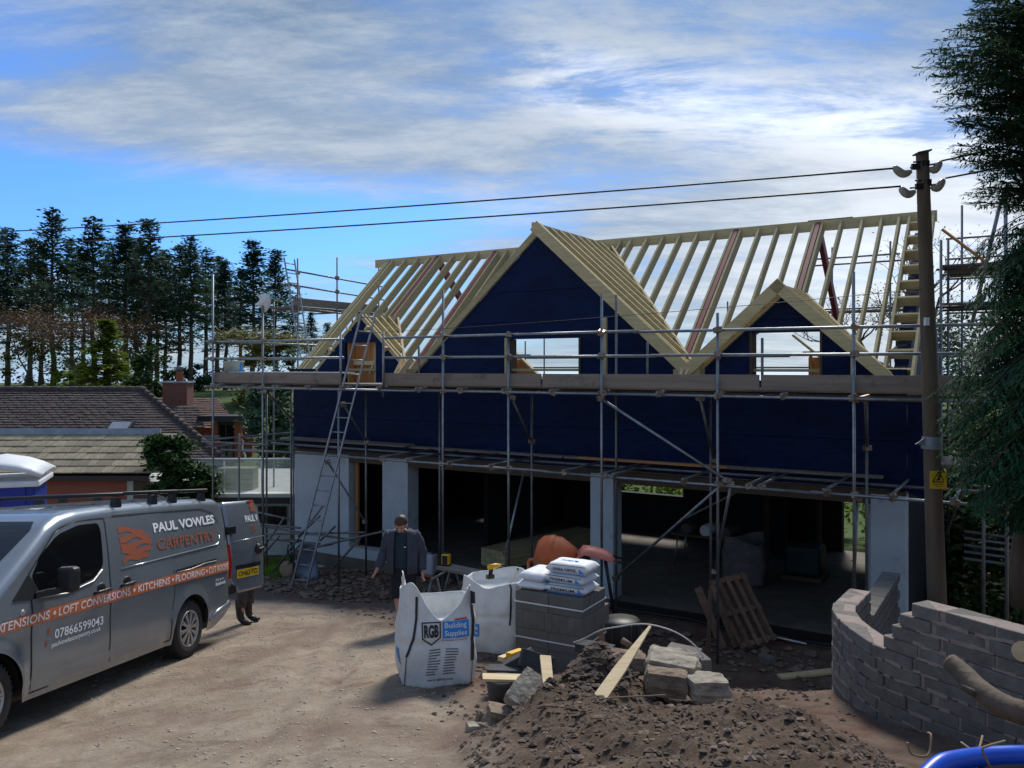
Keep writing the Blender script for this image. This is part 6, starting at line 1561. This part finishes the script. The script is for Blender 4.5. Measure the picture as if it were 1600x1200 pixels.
part_local(MB().box(((cx0 + cx1) / 2, 36.3, 4.12), (cx1 - cx0 + .12, .87, .07)), o_).build('chimney_cap', M_lead, ch); pp = at(281, 590, 36.3)
part_local(MB().lathe([(.16, 0), (.13, .36), (.15, .38), (.15, .42)], 14, Matrix.Translation((pp.x, 36.3, 4.14))), o_).build('chimney_pot', M_redbrick, ch); part_local(MB().lathe([(.10, 0), (.10, .10), (.16, .12), (.16, .22), (.05, .27)], 12, Matrix.Translation((pp.x, 36.3, 4.56))), o_).build('cowl', M_galv, ch)
def fbox(mb, u0, v0, u1, v1, Y, d=.3):
    p, q = at(u0, v0, Y), at(u1, v1, Y); return mb.box(((p.x + q.x) / 2, Y + d / 2, (p.z + q.z) / 2), (abs(q.x - p.x), d, abs(p.z - q.z)))
def fpart(name, m, par, o, *rects, Y=35, d=.3):
    mb = MB()
    for r_ in rects: fbox(mb, *r_, Y, d)
    return part_local(mb, o).build(name, m, par)
fpart('wall', M_redbrick, hb, o_, (288, 668, 394, 790), Y=35.5); fpart('fascia', M_black, hb, o_, (308, 650, 378, 659), Y=34.4, d=1.2)
fpart('brick_pier', M_redbrick, hb, o_, (330, 660, 340, 720), Y=34.8); fpart('brick_pier', M_redbrick, hb, o_, (366, 660, 376, 760), Y=34.8)
fpart('glazed_door', M_carglass, hb, o_, (343, 663, 364, 725), Y=34.9, d=.15); fpart('door_frame', M_black, hb, o_, (340, 659, 366, 664), Y=34.85, d=.15); fpart('door_frame', M_black, hb, o_, (352, 664, 354, 725), Y=34.85, d=.1)
fpart('gutter', M_black, hb, o_, (284, 664, 318, 669), Y=35.2, d=.12); fpart('gutter', M_lead, hb, o_, (372, 682, 390, 685), Y=35.0, d=.12)
part_local(MB().tube([at(374, 683, 35), at(380, 690, 35), at(378, 700, 34.9), at(383, 712, 34.9), at(383, 760, 34.9)], .05, 7), o_).build('downpipe', M_white, hb)
fpart('sill', M_lead, hb, o_, (316, 680, 342, 684), Y=34.7, d=.2)

o_ = Vector((-11.5, 22.6, 0)); gar = thing('outbuilding', 'low outbuilding with cedar shingle roof, lead ridge and red brown cladding', 'outbuilding', o_)
rnd = random.Random(3); Ea, Ta = Vector((0, 22.0, 1.93)), Vector((0, 23.75, 2.82)); nsl = Vector((0, -.453, .891))
shm = {}
for r_ in range(6):
    p = Ea.lerp(Ta, r_ / 6); q = Ea.lerp(Ta, (r_ + 1.15) / 6); x = -14.6 - rnd.random() * .3
    while x < -9.55 - r_ * .0:
        w = rnd.choice((.22, .28, .34, .42, .5)); k = w
        if k not in shm: shm[k] = MB().box((0, 0, 0), (w - .012, .365, .028)).mesh('shingle', M_shingle)
        c = (p + q) / 2 + nsl * (.03 + rnd.uniform(-.004, .008)); xx = x + w / 2
        if xx < -9.6: obj('shingle', shm[k], gar, Vector((xx, c.y, c.z)) - o_, (R(27 - 3.5), rnd.uniform(-.012, .012), rnd.uniform(-.01, .01)))
        x += w
part_local(MB().box((-12.1, 22.87, 2.30), (5.0, 1.9, .03), (R(27), 0, 0)), o_).build('roof_deck', M_black, gar)
part_local(MB().box((-12.35, 23.80, 2.90), (4.6, .10, .21), (R(-15), 0, 0)), o_).build('lead_flashing', M_lead, gar)
part_local(MB().box((-12.1, 22.02, 1.82), (5.0, .06, .13)), o_).build('fascia', M_black, gar)
for k in range(5): part_local(MB().box((-11.6, 22.28, 1.69 - k * .135), (2.55, .03, .125), (R(-6), 0, 0)), o_).build('cladding_board', M_cladding, gar)
part_local(MB().box((-11.2, 23.2, .7), (6.4, 1.8, 2.0)), o_).build('wall', M_render, gar); part_local(MB().box((-9.9, 22.26, .9), (.42, .08, 1.75)), o_).build('post', M_brownboard, gar)

o_ = Vector((-7.2, 23.5, 0)); ter = thing('terrace', 'raised pale terrace with frameless glass balustrade left of the scaffold', 'terrace', o_)
part_local(MB().box((-6.7, 25.0, .5), (4.0, 5.4, 1.55)), o_).build('terrace_wall', M_render, ter); part_local(MB().box((-6.7, 24.95, 1.34), (4.15, 5.6, .09)), o_).build('paving', M_paving, ter); part_local(MB().box((-6.7, 22.2, 1.21), (4.2, .1, .16)), o_).build('slab_edge', M_black, ter)
Mgl = mat('balustrade_glass', (.55, .65, .60), rough=.04, spec=.7); Mgl.node_tree.nodes['Principled BSDF'].inputs['Alpha'].default_value = .28
for k in range(4):
    part_local(MB().box((-8.2 + k * 1.0, 22.28, 1.86), (.94, .012, .86)), o_).build('glass_panel', Mgl, ter); part_local(MB().tube([(-8.7 + k * 1.0, 22.28, 1.38), (-8.7 + k * 1.0, 22.28, 2.3)], .022, 6), o_).build('balustrade_post', M_white, ter)
part_local(MB().tube([(-8.75, 22.28, 2.30), (-4.8, 22.28, 2.30)], .028, 7), o_).build('top_rail', M_white, ter)
part_local(MB().box((-6.4, 22.24, .80), (.75, .06, .5)), o_).build('window', M_carglass, ter)
for x in (-7.85, -7.35):
    for k in range(4): part_local(MB().box((x, 23.1, 1.46 + k * .15), (.48, .5, .14)), o_).build('planter_board', M_shingle, ter)

# ================================================================== TREES AND SHRUBS
def leafcloud(mb, c, rad, n, size, rnd, clumps=12, flat=.8):
    cs = []
    for _ in range(clumps):
        while True:
            p = Vector((rnd.uniform(-1, 1), rnd.uniform(-1, 1), rnd.uniform(-1, 1)))
            if .25 < p.length < 1: break
        cs.append((p, rnd.uniform(.25, .5)))
    for _ in range(n):
        p, s = rnd.choice(cs); q = p + Vector((rnd.gauss(0, s * .5), rnd.gauss(0, s * .5), rnd.gauss(0, s * .5 * flat)))
        q = Vector((c[0] + q.x * rad[0], c[1] + q.y * rad[1], c[2] + q.z * rad[2])); L = size * rnd.uniform(.6, 1.3)
        u = Vector((rnd.uniform(-1, 1), rnd.uniform(-1, 1), rnd.uniform(-.6, .6))).normalized(); w = u.cross(Vector((rnd.uniform(-1, 1), rnd.uniform(-1, 1), 1))).normalized()
        mb.add([q - u * L * .5, q + w * L * .28, q + u * L * .5, q - w * L * .28], [(0, 1, 2, 3)])
    return mb
def pine_meshes(seed, H=14.0, c0=.36, leaf=M_pine, fat=1.0, dens=1.0, droop=.25):
    rnd = random.Random(seed); tr = MB(); cr = MB()
    bend = [Vector((nz(i * .35, seed) * .25, nz(i * .35, seed, 5) * .25, H * i / 12)) for i in range(13)]
    tr.tube(bend, [lerp(.26, .03, (i / 12) ** .8) for i in range(13)], 8)
    z = H * c0 * rnd.uniform(.9, 1.1)
    for k in range(9):      # dead snags below the crown
        zz = H * rnd.uniform(.12, c0); a = rnd.uniform(0, 2 * PI); L = rnd.uniform(.5, 1.5); tr.tube([(0, 0, zz), (L * math.cos(a), L * math.sin(a), zz + rnd.uniform(-.3, .2))], [.03, .008], 4)
    while z < H * .985:
        t = (z / H - c0) / (1 - c0); prof = (.45 + .75 * math.sin(PI * min(1, max(.02, t * 1.05 + .12)))) * (1 - t) ** .8 * (1 - .55 * math.exp(-(t / .12) ** 2)) + .05
        for _ in range(rnd.randint(4, 6)):
            a = rnd.uniform(0, 2 * PI); L = H * .165 * fat * prof * rnd.uniform(.55, 1.25); up = rnd.uniform(-.12, .35) + .35 * t
            i = min(11, int(z / H * 12)); base = bend[i].lerp(bend[i + 1], z / H * 12 - i); d = Vector((math.cos(a), math.sin(a), 0))
            P = [base + d * L * s + Vector((0, 0, L * (up * s - droop * s * s))) for s in (0, .35, .7, 1)]
            tr.tube(P, [.05 * (1 - t * .7), .035 * (1 - t * .6), .02, .008], 4, False)
            for _k in range(int(42 * dens * (.45 + .55 * L / (H * .155)))):
                s = rnd.uniform(.22, 1.04); q = P[0].lerp(P[-1], s) + Vector((0, 0, L * (up * s - droop * s * s) - (P[-1].z - P[0].z) * s)) + Vector((rnd.gauss(0, .27), rnd.gauss(0, .27), rnd.gauss(0, .13))) * (H / 14)
                aa = a + rnd.gauss(0, .9); u = Vector((math.cos(aa), math.sin(aa), rnd.uniform(-.1, .5))).normalized(); l = rnd.uniform(.22, .50) * H / 14; w = Vector((-u.y, u.x, rnd.uniform(-.7, .7))).normalized() * l * .27
                cr.add([q - w * .4, q + u * l * .5 - w, q + u * l, q + u * l * .5 + w], [(0, 1, 2, 3)])
        z += H * rnd.uniform(.012, .030) * (1.0 if t > .25 else 1.7)
    return tr.mesh('trunk', M_bark), cr.mesh('crown', leaf)
PV = [pine_meshes(101), pine_meshes(202, c0=.42, leaf=M_pinelight), pine_meshes(303, c0=.32, fat=1.15), pine_meshes(404, c0=.46, fat=.95, dens=.6), pine_meshes(505, c0=.30, leaf=M_pinelight, fat=1.25, dens=.75, droop=.5)]
pines = [(-14, 352, 58), (12, 358, 66), (48, 372, 60), (82, 326, 57), (112, 372, 70), (146, 340, 60), (170, 378, 68), (196, 352, 58), (214, 372, 72), (233, 342, 56), (258, 392, 66), (281, 382, 60), (299, 370, 57), (322, 388, 66), (352, 408, 60), (376, 420, 72), (396, 376, 56), (430, 392, 62), (340, 400, 78), (66, 400, 80), (130, 395, 82), (245, 398, 80), (458, 470, 64), (486, 488, 70), (512, 505, 60), (545, 520, 72)]
rnd = random.Random(17)
ORD = 'first second third fourth fifth sixth seventh eighth ninth tenth eleventh twelfth thirteenth fourteenth fifteenth sixteenth seventeenth'.split()
rank = {}
for row in (0, 1):
    for k, t in enumerate(sorted(q for q in pines if (q[2] >= 64) == bool(row))): rank[t] = 'dark pine, %s from left in the %s row beyond the bungalow' % (ORD[k], ('nearer', 'farther')[row])
for i, (u, v, Y) in enumerate(pines):
    p = at(u, v, Y); g = gz(p.x, Y, False); H = p.z - g; sc_ = H / 14.0
    root = thing('pine_tree', rank[(u, v, Y)], 'tree', (p.x, Y, g), rnd.uniform(0, 6.28), 'pines beyond the bungalow')
    tm, cm = PV[(i * 2 + i // 5) % 5]; wd = sc_ * rnd.uniform(.95, 1.15)
    for n_, me in (('trunk', tm), ('crown', cm)): obj(n_, me, root, None, None, (wd, wd, sc_))
def bare_tree(seed, H, m_leaf, leaf, nleaf, depth=5, spread=.6, r0=.18):
    rnd = random.Random(seed); tr = MB(); tips = []
    def grow(p, d, L, r, k):
        P = [p]; q = p; dd = d
        for s in range(3):
            dd = (dd + Vector((rnd.gauss(0, .12), rnd.gauss(0, .12), rnd.gauss(0, .06) + .03))).normalized(); q = q + dd * L / 3; P.append(q)
        tr.tube(P, [r, r * .9, r * .8, r * .66], 5 if k > 2 else 3, False)
        if k == 0: tips.append(q); return
        for c in range(rnd.choice((2, 3, 3))):
            b = P[-1] if c < 2 else P[2]
            e = (dd + Vector((rnd.gauss(0, spread), rnd.gauss(0, spread), rnd.gauss(.1, spread * .6)))).normalized(); grow(b, e, L * rnd.uniform(.62, .85), r * .62, k - 1)
    grow(Vector((0, 0, 0)), Vector((0, 0, 1)), H * .30, r0, depth)
    cr = MB()
    for _ in range(nleaf):
        t = rnd.choice(tips); q = t + Vector((rnd.gauss(0, .22), rnd.gauss(0, .22), rnd.gauss(0, .18))) * H / 8; L = leaf * rnd.uniform(.6, 1.4); u = Vector((rnd.uniform(-1, 1), rnd.uniform(-1, 1), rnd.uniform(-1, 1))).normalized(); w = u.orthogonal().normalized() * L * .3
        cr.add([q - u * L * .5, q + w, q + u * L * .5, q - w], [(0, 1, 2, 3)])
    return tr.mesh('trunk', M_bark), (cr.mesh('crown', m_leaf) if nleaf else None)
def put_tree(label, u, v, Y, ms, H0, cat='tree', grp=None, wide=1.0, rz=0, name='tree'):
    p = at(u, v, Y); g = gz(p.x, Y, False); s = (p.z - g) / H0; root = thing(name, label, cat, (p.x, Y, g), rz, grp)
    for n_, me in (('trunk', ms[0]), ('crown', ms[1])):
        if me: obj(n_, me, root, None, None, (s * wide, s * wide, s))
RT = bare_tree(31, 8, M_russet, .15, 2200, depth=6, r0=.09); OT = bare_tree(32, 8, M_olive, .26, 4200, depth=6, r0=.10)
put_tree('russet budding tree at the far left in front of the pines', 38, 450, 50, RT, 7.6, wide=1.25); put_tree('russet budding tree left of the golden conifer', 118, 462, 49, RT, 7.6, wide=1.4, rz=2)
put_tree('reddish twiggy tree right of the golden conifer among pine trunks', 215, 478, 52, RT, 7.6, wide=1.2, rz=4); put_tree('olive green spring tree behind the left end of the scaffold', 375, 520, 46, OT, 7.6, wide=1.6, rz=1); put_tree('olive green spring tree behind the front ladder', 440, 528, 48, OT, 7.6, wide=1.3, rz=3)
GC = pine_meshes(77, H=8, c0=.06, leaf=M_gold, fat=1.35, dens=1.6, droop=.45); put_tree('bright yellow green conifer with drooping sprays above the bungalow ridge', 165, 500, 44, GC, 8, wide=1.7, name='conifer')
for k, (u, v, Y, r_, m, lb) in enumerate(((60, 560, 54, (2.6, 1.2, 1.7), M_olive, 'olive undergrowth between the pine trunks at the far left'), (110, 590, 52, (1.8, 1.2, 1.0), M_gold, 'yellow green undergrowth left of the golden conifer'), (215, 575, 56, (2.2, 1.2, 1.6), M_olive, 'olive undergrowth between pine trunks right of the golden conifer'), (310, 590, 58, (1.6, 1.2, .9), M_pinelight, 'green undergrowth behind the chimney'), (236, 596, 41, (1.1, 1.0, 1.5), M_ivy, 'dark round evergreen bush left of the chimney'), (420, 655, 32, (.9, 1.0, 1.9), M_pinelight, 'dark green shrub behind the terrace, left one'), (448, 640, 33, (.9, 1.3, 2.4), M_pinelight, 'dark green shrub behind the terrace beside the house corner'), (400, 640, 46, (1.6, 1.5, 2.8), M_olive, 'olive shrub beyond the red brick house'))):
    c = at(u, v, Y); root = thing('shrub', lb, 'shrub', (c.x, Y, gz(c.x, Y, False))); z0 = c.z - root.location.z
    leafcloud(MB(), (0, 0, z0), r_, 1800, .26, random.Random(k + 50), 16).build('foliage', m, root); MB().tube([(0, 0, 0), (.1, 0, z0 * .6), (0, .1, z0)], [.12, .08, .03], 6).build('stem', M_bark, root)
iv = thing('ivy', 'dark glossy ivy mound overgrowing the right end of the shingle roof', 'ivy', (-9.0, 21.9, .9)); lc = MB()
for c, r_, n in (((-.15, .3, 1.72), (.55, .5, .35), 900), ((.0, .1, 1.25), (.55, .45, .40), 1100), ((.35, .0, .85), (.75, .45, .40), 1300), ((.75, .0, .55), (.45, .4, .35), 700), ((-.5, .5, 1.9), (.4, .3, .16), 350)): leafcloud(lc, c, r_, n * 2, .15, random.Random(n), 22)
lc.build('foliage', M_ivy, iv); MB().tube([(.3, .1, -.6), (.2, .1, .3), (0, .1, 1.2)], [.06, .05, .02], 6).build('stem', M_bark, iv)
# hedge and trees behind the house, seen through its rear openings and beside it
hg_ = thing('hedge', 'sunlit bright green hedge seen through the rear openings of the house', 'hedge', HW(-2, 6.0, 0), -HA); lc = MB()
for k in range(14): leafcloud(lc, (-9 + k * 1.25, .2 * nz(k, 3), 1.15 + .3 * nz(k, 8)), (1.0, .6, 1.45), 700, .20, random.Random(k + 9), 16)
lc.build('foliage', M_hedge, hg_)
for k in range(16): MB().tube([(-9 + k * 1.1, 0, -.3), (-8.9 + k * 1.1 + .1 * nz(k, 1), .1, 1.2), (-9 + k * 1.1 + .3 * nz(k, 4), 0, 2.5)], [.05, .04, .02], 5).build('stem', M_bark, hg_)
BT = bare_tree(61, 10, M_russet, .10, 500, depth=6, spread=.55, r0=.16)
put_tree('bare budding tree behind the right end of the roof', 1475, 352, 36, BT, 9.6, wide=1.2, name='bare_tree'); put_tree('bare budding tree glimpsed between the right hand rafters', 1375, 430, 33, BT, 9.6, wide=1.3, rz=2.2, name='bare_tree')
for k, (u, v, Y, r_, lb) in enumerate(((1520, 800, 19.5, (2.0, 1.2, 1.6), 'dark laurel shrub behind the right end scaffold'), (1600, 760, 17.5, (1.8, 1.2, 2.2), 'dark laurel shrub at the right edge behind the scaffold'), (1500, 880, 17.0, (1.5, 1.0, 1.3), 'low dark laurel shrub behind the telegraph pole foot'), (1590, 890, 15.0, (1.2, .9, 1.3), 'low dark laurel shrub under the cypress'), (1500, 560, 30, (2.6, 1.6, 2.6), 'green shrub beyond the right end scaffold'))):
    c = at(u, v, Y); root = thing('shrub', lb, 'shrub', (c.x, Y, gz(c.x, Y, False))); z0 = c.z - root.location.z
    leafcloud(MB(), (0, 0, z0), r_, 3600, .20, random.Random(k + 80), 22).build('foliage', M_ivy if k != 4 else M_pinelight, root); MB().tube([(0, 0, 0), (.1, 0, z0 * .6), (0, .1, z0)], [.10, .07, .03], 6).build('stem', M_bark, root)
# grass by the terrace wall
gr = MB(); rnd = random.Random(4)
for _ in range(5200):
    X = rnd.uniform(-8.4, -5.2); Y = rnd.uniform(17.6, 22.0)
    if HW(0, 0, 0) and (X - -5.2) * .53 + (Y - 19.0) * .85 < -.6 + .8 * nz(X, Y): continue
    z = gz(X, Y); h = rnd.uniform(.06, .17); a = rnd.uniform(0, 6.28); dx, dy = math.cos(a) * .012, math.sin(a) * .012
    gr.add([(X - dx, Y - dy, z), (X + dx, Y + dy, z), (X + rnd.gauss(0, .04), Y + rnd.gauss(0, .04), z + h)], [(0, 1, 2)])
tag(gr.build('grass', M_grass), kind='stuff')

# ---- big cypress at the right
cyp = Vector((6.25, 9.1, 0)); cyp.z = gz(cyp.x, cyp.y, False); cy = thing('cypress_tree', 'large dark green cypress with feathery drooping sprays at the right edge', 'tree', cyp)
MB().tube([(0, 0, -.1), (.02, .03, 2.5), (-.05, 0, 5.5), (.02, 0, 9.5)], [.17, .15, .10, .03], 10).build('trunk', M_bark, cy)
MB().tube([at(1592, 948, 9.6) - cyp, at(1588, 880, 9.6) - cyp, at(1598, 800, 9.6) - cyp, at(1612, 700, 9.5) - cyp], [.085, .075, .07, .06], 9).build('trunk', M_barkgreen, cy)
rnd = random.Random(23); crn = MB(); crn2 = MB(); brn = MB()
reach = [(3.3, .7), (3.6, .95), (3.9, 1.35), (4.6, 1.48), (5.27, 1.36), (5.76, 1.05), (6.4, 1.02), (7.0, 1.12), (7.7, 1.30), (8.2, 1.52), (8.5, 1.3), (8.8, 1.1), (9.4, .7), (10.3, .25)]
for _ in range(1150):
    zw = rnd.uniform(3.3, 10.0); L = interp(reach, zw) * rnd.choice((.5, .7, .85, .95, 1.05)); a = rnd.uniform(0, 2 * PI); 
    if rnd.random() < .45: a = PI + rnd.gauss(0, .75)
    up = .55 if zw > 6.6 else .12; d = Vector((math.cos(a), math.sin(a), 0)); base = Vector((0, 0, zw - cyp.z - L * up * .55))
    P = [base + d * L * s + Vector((0, 0, L * (up * s * 1.2 - .42 * s * s + (.10 if zw > 6.6 else -.10) * s ** 3))) for s in (0, .2, .4, .6, .8, 1)]
    brn.tube(P, [.018, .014, .011, .008, .005, .003], 3, False)
    tgt = crn2 if rnd.random() < .28 else crn
    for k in range(22):
        s = lerp(.28, 1, (k + rnd.random()) / 22); i = min(4, int(s * 5)); q = P[i].lerp(P[i + 1], s * 5 - i); td = (P[i + 1] - P[i]).normalized(); sd_ = 1 if k % 2 else -1
        sidev = (Vector((-d.y, d.x, 0)) * sd_ + td * 1.0 + Vector((0, 0, rnd.uniform(-.55, .1)))).normalized(); tl = L * .34 * (1.15 - s) + .07
        for j in range(8):
            f = (j + .5) / 8; b = q + sidev * tl * f + Vector((0, 0, -.16 * tl * f * f)); l = rnd.uniform(.06, .10) * (1.1 - .5 * f) + .012
            u = (sidev + td * (.6 if j % 2 else -.35) + Vector((rnd.gauss(0, .25), rnd.gauss(0, .25), rnd.gauss(-.15, .25)))).normalized(); w = u.cross(Vector((0, 0, 1)) + d * .3).normalized() * l * .13
            tgt.add([b - w * .5, b + u * l * .55 - w, b + u * l, b + u * l * .55 + w], [(0, 1, 2, 3)])
crn.build('crown', M_cypress, cy); crn2.build('crown_tips', M_cypresslight, cy); brn.build('branches', M_bark, cy)
